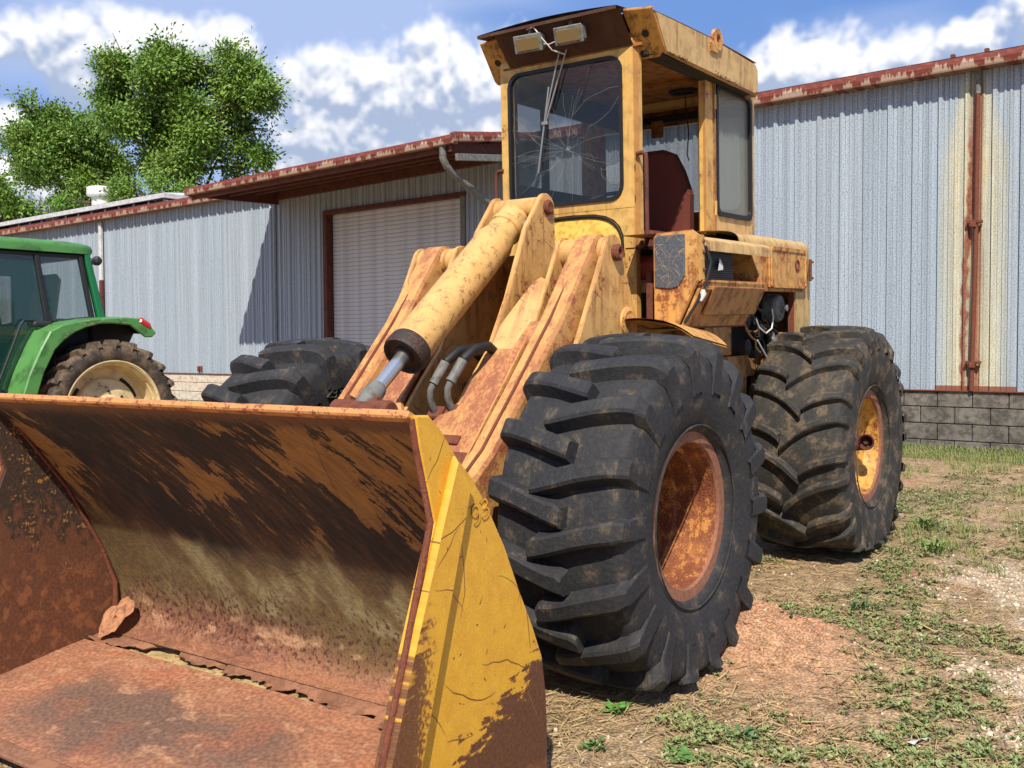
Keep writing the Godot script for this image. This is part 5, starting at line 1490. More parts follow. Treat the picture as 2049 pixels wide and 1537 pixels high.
	for q in [[Vector3(0.655, 1.66, -2.45), Vector3(0.66, 1.60, -2.46), Vector3(0.665, 1.53, -2.42), Vector3(0.66, 1.50, -2.33), Vector3(0.655, 1.54, -2.22), Vector3(0.65, 1.60, -2.18)], [Vector3(0.65, 1.46, -2.20), Vector3(0.655, 1.40, -2.27), Vector3(0.65, 1.345, -2.36)], [Vector3(0.64, 1.43, -2.50), Vector3(0.65, 1.38, -2.49), Vector3(0.65, 1.375, -2.55)]]:
		mb = MB.new(); mb.tube(q, 0.006, 6); part("white_wire", mb, M.white, E)
	for q in [[0.63, 1.42, -2.05, 0.05], [0.63, 1.38, -2.2, 0.04], [0.62, 1.52, -2.3, 0.045], [0.60, 1.6, -2.12, 0.06]]:
		mb = MB.new(); mb.lathe([[0.0, 0.0], [q[3], 0.0], [q[3], 0.05], [q[3] * 0.6, 0.06], [0.0, 0.06]], axis_x(Vector3(q[0] - 0.03, q[1], q[2])), 14); part("engine_fitting", mb, M.dark, E)
	mb = MB.new(); mb.grid(func(u, v): return Vector3(0.635 + 0.02 * sin(u * 7.0), 1.50 - v * 0.12, -2.60 - u * 0.07 + 0.02 * sin(v * 5.0)), 6, 6); part("rag", mb, M.tan, E)

func crack_line(mb: MB, a: Vector2, b: Vector2, z: float, rng: RandomNumberGenerator, w := 0.0022):
	var n = max(3, int(a.distance_to(b) / 0.05))
	var prev = a
	var off = rng.randfn() * 0.022
	for k in n:
		var t = float(k + 1) / n
		var p = a.lerp(b, t) + (b - a).orthogonal().normalized() * (off * sin(t * PI) + rng.randfn() * 0.003)
		if k == n - 1: p = b
		var d = (p - prev).orthogonal().normalized() * w * 0.5
		mb.quad(Vector3(prev.x - d.x, prev.y - d.y, z), Vector3(prev.x + d.x, prev.y + d.y, z), Vector3(p.x + d.x, p.y + d.y, z + 0.0005), Vector3(p.x - d.x, p.y - d.y, z + 0.0005))
		prev = p

func make_cab(Lo: Node3D):
	var mb
	var C = group_node("cab", Lo)
	var zf = -1.0
	# ---- front wall with windscreen opening
	var wx0 = -0.435; var wx1 = 0.348; var wy0 = 2.285; var wy1 = 3.095
	mb = MB.new(); mb.ring(orect(-0.49, 2.24, 0.415, 3.20, 6), rrect(wx0, wy0, wx1, wy1, 0.085, 6), zf - 0.03, zf)
	part("front_wall", mb, M.cab, C)
	var low = [-0.49, 2.24, 0.415, 2.24, 0.415, 2.01, 0.352, 2.01]
	for k in 13:
		var a = PI * k / 12.0
		low.append(0.345 * signf(cos(a)) * pow(absf(cos(a)), 0.62)); low.append(1.98 + 0.24 * pow(sin(a), 0.62))
	low += [-0.352, 2.01, -0.49, 2.01]
	mb = MB.new(); mb.plate(pv(low), zf - 0.03, zf, Transform3D.IDENTITY, 0.004); part("front_wall_lower", mb, M.cab, C)
	# round-edged corner posts
	for s in [0.405, -0.465]:
		mb = MB.new(); mb.box(Vector3(s, 2.6, zf - 0.045), Vector3(0.062, 1.19, 0.085), 0.024); part("corner_post", mb, M.cab, C)
	# bare patches where brackets were
	for y in [2.455, 2.285]:
		mb = MB.new()
		var pp = []
		for k in 12:
			var a = TAU * k / 12.0
			pp.append(0.40 + cos(a) * (0.022 + 0.004 * sin(k * 2.3))); pp.append(y + sin(a) * (0.032 + 0.005 * cos(k * 3.1)))
		mb.plate(pv(pp), zf - 0.0035, zf - 0.0015, Transform3D.IDENTITY, 0.0005); part("rust_patch", mb, M.brown, C)
	# rubber gasket
	mb = MB.new()
	var rr = rrect(wx0, wy0, wx1, wy1, 0.085, 6); var ri = rrect(wx0 + 0.02, wy0 + 0.02, wx1 - 0.02, wy1 - 0.02, 0.07, 6)
	mb.ring(rr, ri, zf - 0.02, zf + 0.01); part("windscreen_gasket", mb, M.gasket, C)
	# ---- cracked glass: shards round the point of impact, one missing low on the right
	var cc = Vector2(-0.02, 2.605)
	var gx0 = wx0 + 0.018; var gx1 = wx1 - 0.018; var gy0 = wy0 + 0.018; var gy1 = wy1 - 0.018
	var out = rrect(gx0, gy0, gx1, gy1, 0.068, 6)
	var rng := RandomNumberGenerator.new(); rng.seed = 17
	var hole = pv([0.20, 2.478, 0.25, 2.482, 0.33, 2.50, 0.33, 2.41, 0.30, 2.38, 0.25, 2.40])
	var angs = [8.0, 38.0, 70.0, 96.0, 130.0, 158.0, 186.0, 215.0, 246.0, 275.0, 305.0, 338.0]
	for k in angs.size():
		var a0 = deg_to_rad(angs[k]); var a1 = deg_to_rad(angs[(k + 1) % angs.size()] + (360.0 if k == angs.size() - 1 else 0.0))
		var wedge = PackedVector2Array([cc, cc + Vector2(cos(a0), sin(a0)) * 2.0, cc + Vector2(cos((a0 + a1) / 2), sin((a0 + a1) / 2)) * 2.2, cc + Vector2(cos(a1), sin(a1)) * 2.0])
		for pc in Geometry2D.intersect_polygons(wedge, out):
			for pd in Geometry2D.clip_polygons(pc, hole):
				if Geometry2D.is_polygon_clockwise(pd): continue
				mb = MB.new()
				var idx = Geometry2D.triangulate_polygon(pd)
				var tl = Vector2(rng.randfn() * 0.006, rng.randfn() * 0.006)
				for i in range(0, idx.size(), 3):
					var q = []
					for j in 3:
						var p = pd[idx[i + j]]
						q.append(Vector3(p.x, p.y, zf - 0.006 + (p.x - cc.x) * tl.x + (p.y - cc.y) * tl.y))
					mb.tri(q[0], q[1], q[2])
				part("glass_shard", mb, M.glass, C)
	mb = MB.new()
	for k in angs.size():
		var a = deg_to_rad(angs[k])
		var e = cc + Vector2(cos(a), sin(a)) * 2.0
		if k % 3 == 1: continue
		for seg in Geometry2D.intersect_polyline_with_polygon(PackedVector2Array([cc, e]), out):
			crack_line(mb, seg[0], seg[seg.size() - 1], zf - 0.0025, rng, 0.0010)
	for k in 26:
		var a = rng.randf() * TAU
		var l0 = rng.randf_range(0.0, 0.12); var l1 = l0 + rng.randf_range(0.05, 0.26)
		var p = cc + Vector2(cos(a), sin(a)) * l0; var q = cc + Vector2(cos(a + rng.randfn() * 0.1), sin(a + rng.randfn() * 0.1)) * l1
		if Geometry2D.is_point_in_polygon(q, out) and not Geometry2D.is_point_in_polygon(q, hole): crack_line(mb, p, q, zf - 0.0022, rng, 0.0009)
	for q in [[-0.41, 2.86, -0.30, 2.75], [-0.30, 2.75, -0.1, 2.62], [-0.40, 2.80, -0.37, 2.68], [0.02, 2.8, 0.32, 2.92], [0.33, 2.88, 0.12, 2.72], [-0.41, 2.60, -0.2, 2.62], [-0.35, 2.38, -0.12, 2.52]]:
		crack_line(mb, Vector2(q[0], q[1]), Vector2(q[2], q[3]), zf - 0.002, rng, 0.0012)
	for k in hole.size(): crack_line(mb, hole[k], hole[(k + 1) % hole.size()], zf - 0.002, rng, 0.0016)
	for k in 16:
		var a = rng.randf() * TAU; var r0 = rng.randf() * 0.02
		var p = cc + Vector2(cos(a), sin(a)) * r0
		mb.tri(Vector3(p.x, p.y, zf - 0.001), Vector3(p.x + rng.randfn() * 0.006, p.y + rng.randfn() * 0.006, zf - 0.003), Vector3(p.x + rng.randfn() * 0.006, p.y + rng.randfn() * 0.006, zf - 0.002))
	var ck = part("crack_lines", mb, M.crack, C); ck.set_meta("kind", "stuff")
	# ---- dome under the windscreen
	mb = MB.new()
	mb.grid(func(u, v):
		var a = lerpf(0.0, PI, u)
		var r = lerpf(1.0, 0.0, v)
		return Vector3(0.325 * signf(cos(a)) * pow(absf(cos(a)), 0.62) * r, lerpf(1.78, 1.98 + 0.222 * pow(absf(sin(a)), 0.62), r), zf - 0.012 + 0.09 * (1.0 - pow(r, 2.4))), 40, 12)
	part("console_cover", mb, M.lichen, C)
	mb = MB.new()
	var ap = []
	for k in 25:
		var a = PI * k / 24.0
		ap.append(Vector3(0.335 * signf(cos(a)) * pow(absf(cos(a)), 0.62), 1.98 + 0.231 * pow(sin(a), 0.62), zf - 0.002))
	mb.tube(ap, 0.008, 6); part("arch_seal", mb, M.gasket, C)
	mb = MB.new(); mb.box(Vector3(0.0, 1.85, zf - 0.03), Vector3(0.70, 0.34, 0.03), 0.006); part("cowl", mb, M.cab, C)
	mb = MB.new(); mb.box(Vector3(0.385, 1.76, zf - 0.02), Vector3(0.09, 0.50, 0.04), 0.01); part("lower_post", mb, M.cab, C)
	# ---- side frame on the visible side and far side
	for s in [1.0]:
		var xo = 0.48 if s > 0 else -0.49
		mb = MB.new(); mb.box(Vector3(xo - 0.02 * s, 2.63, -1.855), Vector3(0.05, 1.0, 0.13), 0.012); part("door_post", mb, M.cab, C)
		mb = MB.new(); mb.box(Vector3(xo - 0.012 * s, 2.63, -1.935), Vector3(0.05, 1.0, 0.022), 0.006); part("door_seal", mb, M.tan, C)
		mb = MB.new(); mb.ring(orect(-2.60, 2.16, -1.93, 3.16), rrect(-2.535, 2.255, -1.955, 3.085, 0.06), xo - 0.03 * s, xo, zy()); part("side_panel", mb, M.roof, C)
		mb = MB.new(); mb.ring(rrect(-2.535, 2.255, -1.955, 3.085, 0.06), rrect(-2.506, 2.284, -1.984, 3.056, 0.045), xo - 0.02 * s, xo + 0.014 * s, zy()); part("window_gasket", mb, M.gasket, C)
		mb = MB.new(); mb.plate(rrect(-2.52, 2.27, -1.97, 3.07, 0.05), xo - 0.012 * s, xo - 0.008 * s, zy(), 0.0); part("side_window", mb, M.dusty if s > 0 else M.glass2, C)
		mb = MB.new(); mb.box(Vector3(xo - 0.03 * s, 2.12, -2.28), Vector3(0.06, 0.07, 0.68), 0.01); part("sill", mb, M.dark, C)
		for y in [2.30, 2.96]:
			mb = MB.new(); mb.tube([Vector3(xo + 0.008 * s, y - 0.045, -1.935), Vector3(xo + 0.008 * s, y + 0.045, -1.935)], 0.011, 8); part("hinge", mb, M.cab, C)
	# far side: a panelled door with small windows, dark inside
	for q in [[-1.02, -2.62, 2.0, 2.46], [-1.02, -2.62, 2.96, 3.16], [-1.02, -1.135, 2.46, 2.96], [-1.425, -1.485, 2.46, 2.96], [-1.93, -2.22, 2.46, 2.96], [-2.54, -2.62, 2.46, 2.96]]:
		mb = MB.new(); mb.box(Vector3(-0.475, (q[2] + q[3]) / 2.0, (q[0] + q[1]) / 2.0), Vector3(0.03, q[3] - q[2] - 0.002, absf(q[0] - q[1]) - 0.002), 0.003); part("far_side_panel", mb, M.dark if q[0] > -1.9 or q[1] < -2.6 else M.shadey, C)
	for q in [[-1.135, -1.425], [-1.485, -1.93], [-2.22, -2.54]]:
		mb = MB.new(); mb.box(Vector3(-0.475, 2.71, (q[0] + q[1]) / 2.0), Vector3(0.005, 0.5, q[0] - q[1]), 0.001); part("far_window", mb, M.glass2, C)
	# door opening header
	mb = MB.new(); mb.box(Vector3(0.46, 3.10, -1.45), Vector3(0.05, 0.06, 0.80), 0.008); part("door_header", mb, M.dark, C)
	mb = MB.new(); mb.box(Vector3(-0.47, 3.10, -1.45), Vector3(0.05, 0.06, 0.80), 0.008); part("door_header", mb, M.dark, C)
	# ---- rear wall with open window
	mb = MB.new(); mb.ring(orect(-0.49, 2.0, 0.47, 3.15), rrect(-0.42, 2.36, 0.38, 2.985, 0.05), -2.62, -2.59); part("rear_wall", mb, M.orange, C)
	mb = MB.new(); mb.plate(rrect(-0.415, 2.365, 0.375, 2.98, 0.05), -2.607, -2.603, Transform3D.IDENTITY, 0.0); part("rear_window", mb, M.glass2, C)
	mb = MB.new(); mb.box(Vector3(0, 3.02, -2.52), Vector3(0.92, 0.05, 0.05), 0.008); part("rear_beam", mb, M.dark, C)
	mb = MB.new(); mb.box(Vector3(-0.20, 2.955, -2.5), Vector3(0.09, 0.12, 0.03), 0.008); part("bracket", mb, M.orange, C)
	# ---- ceiling
	mb = MB.new(); mb.box(Vector3(0, 3.13, -1.8), Vector3(0.94, 0.02, 1.6), 0.003); part("ceiling", mb, M.orange, C)
	mb = MB.new(); mb.box(Vector3(0, 3.105, -1.9), Vector3(0.92, 0.03, 0.04), 0.004); part("ceiling_rib", mb, M.orange, C)
	mb = MB.new(); mb.lathe([[0.0, 0.0], [0.055, 0.0], [0.055, -0.012], [0.075, -0.014], [0.08, 0.004]], Transform3D(Basis(Vector3(1.3, 0, 0), Vector3(0, 0, -1), Vector3(0, 1, 0)), Vector3(0.16, 3.118, -2.18)), 24); part("ceiling_vent", mb, M.dark, C)
	mb = MB.new(); mb.tube([Vector3(0.16, 3.11, -2.2), Vector3(0.165, 3.0, -2.2), Vector3(0.18, 2.85, -2.21), Vector3(0.17, 2.70, -2.2), Vector3(0.185, 2.66, -2.2)], 0.004, 5); part("hanging_wire", mb, M.black, C)
	# ---- interior
	mb = MB.new(); mb.plate(pv([-0.16, 2.08, 0.32, 2.08, 0.325, 2.40, 0.27, 2.56, 0.21, 2.67, 0.14, 2.70, 0.02, 2.70, -0.06, 2.66, -0.12, 2.5, -0.16, 2.3]), -2.0, -1.88, Transform3D.IDENTITY, 0.03); part("seat_back", mb, M.seat, C)
	mb = MB.new(); mb.box(Vector3(0.08, 2.08, -1.65), Vector3(0.46, 0.14, 0.44), 0.04); part("seat_base", mb, M.seat, C)
	mb = MB.new(); mb.box(Vector3(0.40, 1.91, -1.22), Vector3(0.22, 0.14, 0.22), 0.05); part("old_cushion", mb, M.cushion, C)
	mb = MB.new(); mb.box(Vector3(0.40, 1.80, -1.22), Vector3(0.20, 0.07, 0.2), 0.02); part("cushion_base", mb, M.rimt, C)
	mb = MB.new(); mb.box(Vector3(0.0, 1.99, -1.85), Vector3(0.90, 0.03, 1.5), 0.004); part("cab_floor", mb, M.dark, C)
	mb = MB.new(); mb.box(Vector3(0.52, 1.72, -0.97), Vector3(0.04, 0.30, 0.03), 0.005); part("step_bracket", mb, M.rust, C)
	mb = MB.new(); mb.box(Vector3(0.30, 1.72, -1.5), Vector3(0.6, 0.5, 0.03), 0.005); part("bulkhead", mb, M.black, C)
	mb = MB.new(); mb.tube([Vector3(0.0, 2.02, -1.2), Vector3(0.0, 2.28, -1.33)], 0.03, 10); part("steering_column", mb, M.black, C)
	mb = MB.new()
	var sw = []
	for k in 25: sw.append(Vector3(0.19 * cos(TAU * k / 24.0), 2.30 + 0.10 * sin(TAU * k / 24.0), -1.36 - 0.16 * sin(TAU * k / 24.0)))
	mb.tube(sw, 0.013, 8, false); part("steering_wheel", mb, M.black, C)
	mb = MB.new(); mb.box(Vector3(0.05, 2.18, -1.12), Vector3(0.55, 0.22, 0.12), 0.03); part("dashboard", mb, M.shadey, C)
	# ---- roof
	var prof = pv([-0.93, 3.28, -1.08, 3.075, -2.36, 3.06, -2.42, 3.09, -2.42, 3.23, -2.38, 3.265, -1.7, 3.29])
	mb = MB.new(); mb.plate(prof, 0.555, 0.585, zy(), 0.012); part("roof_side", mb, M.roof, C)
	mb = MB.new(); mb.plate(prof, -0.585, -0.555, zy(), 0.012); part("roof_side", mb, M.roof, C)
	mb = MB.new(); mb.grid(func(u, v): return Vector3(lerpf(-0.585, 0.585, u), 3.272 + 0.03 * sin(PI * u) + 0.012 * sin(PI * v), lerpf(-0.93, -2.40, v)), 12, 8); part("roof_top", mb, M.roof, C)
	mb = MB.new(); mb.box(Vector3(0, 3.16, -2.42), Vector3(1.15, 0.20, 0.03), 0.014); part("roof_rear", mb, M.roof, C)
	mb = MB.new(); mb.quad(Vector3(0.56, 3.072, -1.08), Vector3(0.56, 3.068, -2.38), Vector3(0.44, 3.072, -2.38), Vector3(0.44, 3.08, -1.03)); mb.quad(Vector3(-0.56, 3.072, -1.08), Vector3(-0.56, 3.068, -2.38), Vector3(-0.44, 3.072, -2.38), Vector3(-0.44, 3.08, -1.03)); part("soffit", mb, M.dark, C)
	# moss along the lower edge
	mb = MB.new()
	for k in 260:
		var z = -1.10 - rng.randf() * 1.18
		if rng.randf() > 0.35 + 0.5 * sin(z * 9.0): continue
		var p = Vector3(0.583 + rng.randf() * 0.004, 3.062 + rng.randf() * 0.03, z)
		var s = rng.randf_range(0.008, 0.02)
		mb.tri(p + Vector3(0.0, 0, -s * 0.5), p + Vector3(0.004, 0, s * 0.5), p + Vector3(0.01, rng.randf_range(-0.5, 1.2) * s, 0))
	var mo = part("moss", mb, M.dark, C); mo.set_meta("kind", "stuff")
	# front: cheeks, recessed visor face and brow
	for s in [1.0, -1.0]:
		mb = MB.new()
		var hx = []
		var o = pv([0.40 * s, 3.30, 0.58 * s, 3.285, 0.58 * s, 3.085, 0.535 * s, 3.06, 0.42 * s, 3.06])
		var xf = Transform3D(Basis(Vector3(1, 0, 0), Vector3(0, 0.80, 0.60).normalized(), Vector3(0, -0.60, 0.80).normalized()), Vector3(0, 3.07, -1.075))
		var q = PackedVector2Array()
		for p in o: q.append(Vector2(p.x, (p.y - 3.07) / 0.80))
		mb.plate(q, -0.02, 0.0, xf, 0.006); part("cheek_plate", mb, M.cheek, C)
		mb = MB.new(); mb.lathe([[0.0, -0.002], [0.016, 0.0005], [0.022, 0.001]], Transform3D(xf.basis, xf * Vector3(0.50 * s, 0.135, 0.0025)), 16); part("lamp_hole", mb, M.black, C)
	mb = MB.new()
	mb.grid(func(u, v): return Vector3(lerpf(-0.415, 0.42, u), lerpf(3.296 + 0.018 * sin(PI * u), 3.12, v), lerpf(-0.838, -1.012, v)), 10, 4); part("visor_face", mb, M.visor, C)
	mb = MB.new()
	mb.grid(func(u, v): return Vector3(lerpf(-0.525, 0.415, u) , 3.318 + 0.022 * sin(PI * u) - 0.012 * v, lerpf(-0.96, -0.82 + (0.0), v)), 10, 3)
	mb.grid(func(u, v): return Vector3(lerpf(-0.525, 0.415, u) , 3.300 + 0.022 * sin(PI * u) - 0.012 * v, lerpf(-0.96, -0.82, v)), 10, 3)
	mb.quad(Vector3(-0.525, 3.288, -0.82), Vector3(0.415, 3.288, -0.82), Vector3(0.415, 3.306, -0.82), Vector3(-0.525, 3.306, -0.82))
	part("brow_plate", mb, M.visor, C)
	# lifting eye
	mb = MB.new(); mb.ring(pv(arc(-1.75, 3.285, 0.065, 0, 360, 20)), pv(arc(-1.75, 3.29, 0.03, 0, 360, 20)), 0.575, 0.60, zy()); part("lifting_eye", mb, M.boxp, C)
	mb = MB.new(); mb.plate(pv([-1.65, 3.20, -1.64, 3.25, -1.70, 3.27, -1.78, 3.24, -1.74, 3.20]), 0.578, 0.598, zy(), 0.003); part("eye_foot", mb, M.boxp, C)
	# ---- work lights, wiper, handrails
	for q in [[-0.175, 3.215, 0.10], [0.10, 3.215, 0.06]]:
		var bs = Basis(Vector3(0, 1, 0), q[2]) * Basis(Vector3(1, 0, 0), 0.30)
		var o2 = Vector3(q[0], q[1], -0.865)
		mb = MB.new(); mb.box(o2, Vector3(0.175, 0.095, 0.07), 0.016, bs); mb.box(o2 + bs * Vector3(0, 0, 0.034), Vector3(0.18, 0.10, 0.012), 0.005, bs); part("work_light", mb, M.grey, C)
		mb = MB.new(); mb.box(o2 + bs * Vector3(0, -0.003, 0.041), Vector3(0.145, 0.068, 0.006), 0.002, bs); part("light_lens", mb, M.lens, C)
		mb = MB.new(); mb.tube([o2 + Vector3(0, 0.045, 0), o2 + Vector3(0, 0.09, -0.01)], 0.016, 8); part("light_stem", mb, M.grey, C)
	mb = MB.new(); mb.tube([Vector3(-0.19, 3.29, -0.85), Vector3(-0.13, 3.29, -0.83), Vector3(-0.08, 3.22, -0.84), Vector3(-0.05, 3.16, -0.90), Vector3(0.0, 3.14, -0.96)], 0.004, 6); part("light_wire", mb, M.white, C)
	mb = MB.new(); mb.tube([Vector3(-0.10, 3.20, -0.87), Vector3(-0.06, 3.19, -0.88), Vector3(0.02, 3.20, -0.87)], 0.003, 6); part("light_wire", mb, M.white, C)
	for q in [[-0.045, -0.165], [0.003, -0.155]]:
		mb = MB.new(); mb.tube([Vector3(q[0], 3.17, zf + 0.03), Vector3(q[1], 2.775, zf + 0.022)], 0.0055, 6); part("wiper_arm", mb, M.steel, C)
	mb = MB.new(); mb.tube([Vector3(-0.135, 2.98, zf + 0.012), Vector3(-0.165, 2.775, zf + 0.02), Vector3(-0.222, 2.49, zf + 0.01)], 0.006, 6); part("wiper_blade", mb, M.steel, C)
	mb = MB.new(); mb.box(Vector3(-0.162, 2.772, zf + 0.022), Vector3(0.04, 0.022, 0.015), 0.003); part("wiper_clip", mb, M.steel, C)
	mb = MB.new(); mb.tube([Vector3(0.43, 2.53, -1.0), Vector3(0.465, 2.535, -1.0), Vector3(0.487, 2.525, -1.0), Vector3(0.49, 2.49, -1.0), Vector3(0.49, 2.05, -1.0), Vector3(0.482, 2.025, -1.0), Vector3(0.465, 2.015, -1.0), Vector3(0.42, 2.01, -1.0)], 0.0125, 8); part("grab_rail", mb, M.brown, C)
	mb = MB.new(); mb.tube([Vector3(-0.48, 2.53, -1.0), Vector3(-0.52, 2.53, -1.0), Vector3(-0.535, 2.51, -1.0), Vector3(-0.54, 2.46, -1.0), Vector3(-0.54, 2.1, -1.0), Vector3(-0.52, 2.05, -1.0), Vector3(-0.48, 2.05, -1.0)], 0.0125, 8); part("grab_rail", mb, M.brown, C)

# ---------------------------------------------------------------- the green tractor
func make_tractor():
	var T = group_node("tractor", self)
	T.transform = Transform3D(Basis(Vector3(0, 1, 0), deg_to_rad(-40.0)), Vector3(-3.905, 0, -9.984))
	tag(T, "green farm tractor with glazed cab parked between the bucket and the wall", "tractor")
	var mb
	for s in [0, 1]:
		var W = group_node("wheel", T)
		var ts = TyreSpec.new()
		ts.c = Vector3(-0.21 - 1.46 * s, 0.87, 0.0); ts.side = 1.0 if s == 0 else -1.0
		ts.half = 0.20; ts.r_tread = 0.665; ts.r_bead = 0.50; ts.flat_y = 0.17
		mb = MB.new()
		var prof = [[0.50, 0.185], [0.515, 0.20], [0.56, 0.212], [0.61, 0.205], [0.645, 0.192], [0.66, 0.16], [0.668, 0.0], [0.66, -0.16], [0.645, -0.192], [0.61, -0.205], [0.56, -0.212], [0.515, -0.20], [0.50, -0.185]]
		var nv = prof.size() - 1
		mb.grid(func(u, v):
			var f = v * nv
			var i = min(int(f), nv - 1)
			return ts.at(lerpf(prof[i][1], prof[i + 1][1], f - i), u * TAU, lerpf(prof[i][0], prof[i + 1][0], f - i)), 80, nv * 2)
		part("tyre", mb, M.rubber3, W)
		for sg in [1.0, -1.0]:
			for k in 22:
				var a0 = k * TAU / 22.0 + (PI / 22.0 if sg < 0 else 0.0)
				mb = MB.new()
				var rows = []
				for q in [[-0.1, 0.0, 0.04], [0.3, 5.0, 0.042], [0.7, 9.0, 0.042], [0.96, 11.0, 0.04], [1.05, 11.6, -0.02]]:
					var a = a0 + deg_to_rad(q[1])
					var w = q[0] * 0.2 * sg
					rows.append([ts.at(w, a - 0.05, 0.64 if q[0] < 1.0 else 0.60), ts.at(w, a - 0.03, 0.665 + q[2]), ts.at(w, a + 0.03, 0.665 + q[2]), ts.at(w, a + 0.05, 0.64 if q[0] < 1.0 else 0.60)])
				for i in rows.size() - 1:
					var mid = (rows[i][0] + rows[i][3] + rows[i + 1][0] + rows[i + 1][3]) / 4.0
					for j in 3: mb.fq(rows[i][j], rows[i][j + 1], rows[i + 1][j + 1], rows[i + 1][j], mid)
				part("lug", mb, M.rubber3, W)
		var xf = axis_x(ts.c + Vector3(ts.side * 0.185, 0, 0), ts.side)
		mb = MB.new(); mb.lathe([[0.505, -0.02], [0.512, 0.004], [0.495, 0.012], [0.478, 0.0], [0.468, -0.05], [0.455, -0.06], [0.44, -0.15], [0.43, -0.17], [0.42, -0.2], [0.0, -0.2]], xf, 64); part("rim", mb, M.rimt, W)
		mb = MB.new(); mb.lathe([[0.33, -0.20], [0.325, -0.16], [0.31, -0.145], [0.22, -0.12], [0.16, -0.115], [0.14, -0.10], [0.0, -0.10]], xf, 48); part("wheel_disc", mb, M.rimt, W)
		for k in 3:
			mb = MB.new()
			var a0 = k * TAU / 3.0 + 0.35
			for i in 8:
				var b0 = a0 + i * 0.09; var b1 = b0 + 0.09
				mb.quad(xf * Vector3(cos(b0) * 0.335, sin(b0) * 0.335, -0.194), xf * Vector3(cos(b1) * 0.335, sin(b1) * 0.335, -0.194), xf * Vector3(cos(b1) * 0.37, sin(b1) * 0.37, -0.194), xf * Vector3(cos(b0) * 0.37, sin(b0) * 0.37, -0.194))
			part("disc_slot", mb, M.dark, W)
		mb = MB.new(); mb.lathe([[0.10, -0.10], [0.10, -0.07], [0.07, -0.05], [0.0, -0.05]], xf, 24); part("hub", mb, M.rust, W)
		for k in 8:
			var a = TAU * k / 8.0
			mb = MB.new(); mb.lathe([[0.0, -0.10], [0.011, -0.102], [0.013, -0.115]], xf.translated_local(Vector3(cos(a) * 0.195, sin(a) * 0.195, 0)), 8); part("wheel_bolt", mb, M.dark, W)
	# fenders: outer lip and curved deck
	var up = [0.883, 1.06, 0.82, 1.25, 0.713, 1.48, 0.614, 1.655, 0.50, 1.715, 0.371, 1.745, 0.2, 1.775, 0.016, 1.79, -0.15, 1.80, -0.304, 1.79, -0.40, 1.735, -0.477, 1.645]
	var lo = [-0.43, 1.60, -0.354, 1.60, -0.194, 1.72, 0.0, 1.735, 0.12, 1.73, 0.26, 1.695, 0.373, 1.645, 0.48, 1.57, 0.571, 1.48, 0.68, 1.26, 0.745, 1.06]
	for s in [0, 1]:
		var xo = -0.04 if s == 0 else -1.84
		var sg = 1.0 if s == 0 else -1.0
		var Fd = group_node("fender", T)
		mb = MB.new(); mb.plate(pv(up + lo), xo - 0.03 * sg, xo, zy(), 0.012); part("fender_lip", mb, M.green, Fd)
		mb = MB.new()
		var n = up.size() / 2
		for i in n - 1:
			var a = Vector2(up[i * 2], up[i * 2 + 1]); var b = Vector2(up[i * 2 + 2], up[i * 2 + 3])
			for w in [[0.0, -0.004]]:
				mb.quad(Vector3(xo - 0.02 * sg, a.y + w[1], a.x), Vector3(xo - 0.02 * sg, b.y + w[1], b.x), Vector3(xo - 0.46 * sg, b.y + w[1] + 0.02, b.x), Vector3(xo - 0.46 * sg, a.y + w[1] + 0.02, a.x))
		part("fender_deck", mb, M.green, Fd)
		mb = MB.new()
		for i in n - 1:
			var a = Vector2(up[i * 2] * 0.985, up[i * 2 + 1] - 0.02); var b = Vector2(up[i * 2 + 2] * 0.985, up[i * 2 + 3] - 0.02)
			mb.quad(Vector3(xo - 0.02 * sg, a.y, a.x), Vector3(xo - 0.02 * sg, b.y, b.x), Vector3(xo - 0.46 * sg, b.y + 0.02, b.x), Vector3(xo - 0.46 * sg, a.y + 0.02, a.x))
		part("fender_liner", mb, M.brown, Fd)
		mb = MB.new(); mb.plate(pv(up + [-0.3, 1.3, 0.7, 1.06]), xo - 0.47 * sg, xo - 0.44 * sg, zy(), 0.004); part("fender_inner", mb, M.trim, Fd)
		mb = MB.new(); mb.box(Vector3(xo - 0.03 * sg, 1.735, -0.355), Vector3(0.08, 0.085, 0.17), 0.03, Basis(Vector3(1, 0, 0), -0.55)); part("tail_lamp", mb, M.redlamp, Fd)
	# cab
	var C = group_node("cab", T)
	mb = MB.new()
	mb.grid(func(u, v):
		var a = v * PI
		var zc = lerpf(0.02, 1.75, u)
		var endf = 1.0 - pow(clampf(absf(u - 0.5) * 2.0, 0, 1), 6.0) * 0.10
		return Vector3(-0.94 + 0.60 * endf * signf(cos(a)) * pow(absf(cos(a)), 0.22), 2.43 + (0.125 * endf) * pow(absf(sin(a)), 0.35) - 0.02 * (1.0 - endf) * 4.0, zc), 24, 40)
	mb.grid(func(u, v): return Vector3(lerpf(-1.53, -0.35, v), 2.43, lerpf(0.06, 1.70, u)), 2, 2)
	mb.tube([Vector3(-1.45, 2.47, 0.04), Vector3(-0.43, 2.47, 0.04)], 0.055, 10)
	part("cab_roof", mb, M.green, C)
	mb = MB.new(); mb.box(Vector3(-0.94, 2.405, 0.9), Vector3(1.14, 0.05, 1.6), 0.02); part("roof_liner", mb, M.trim, C)
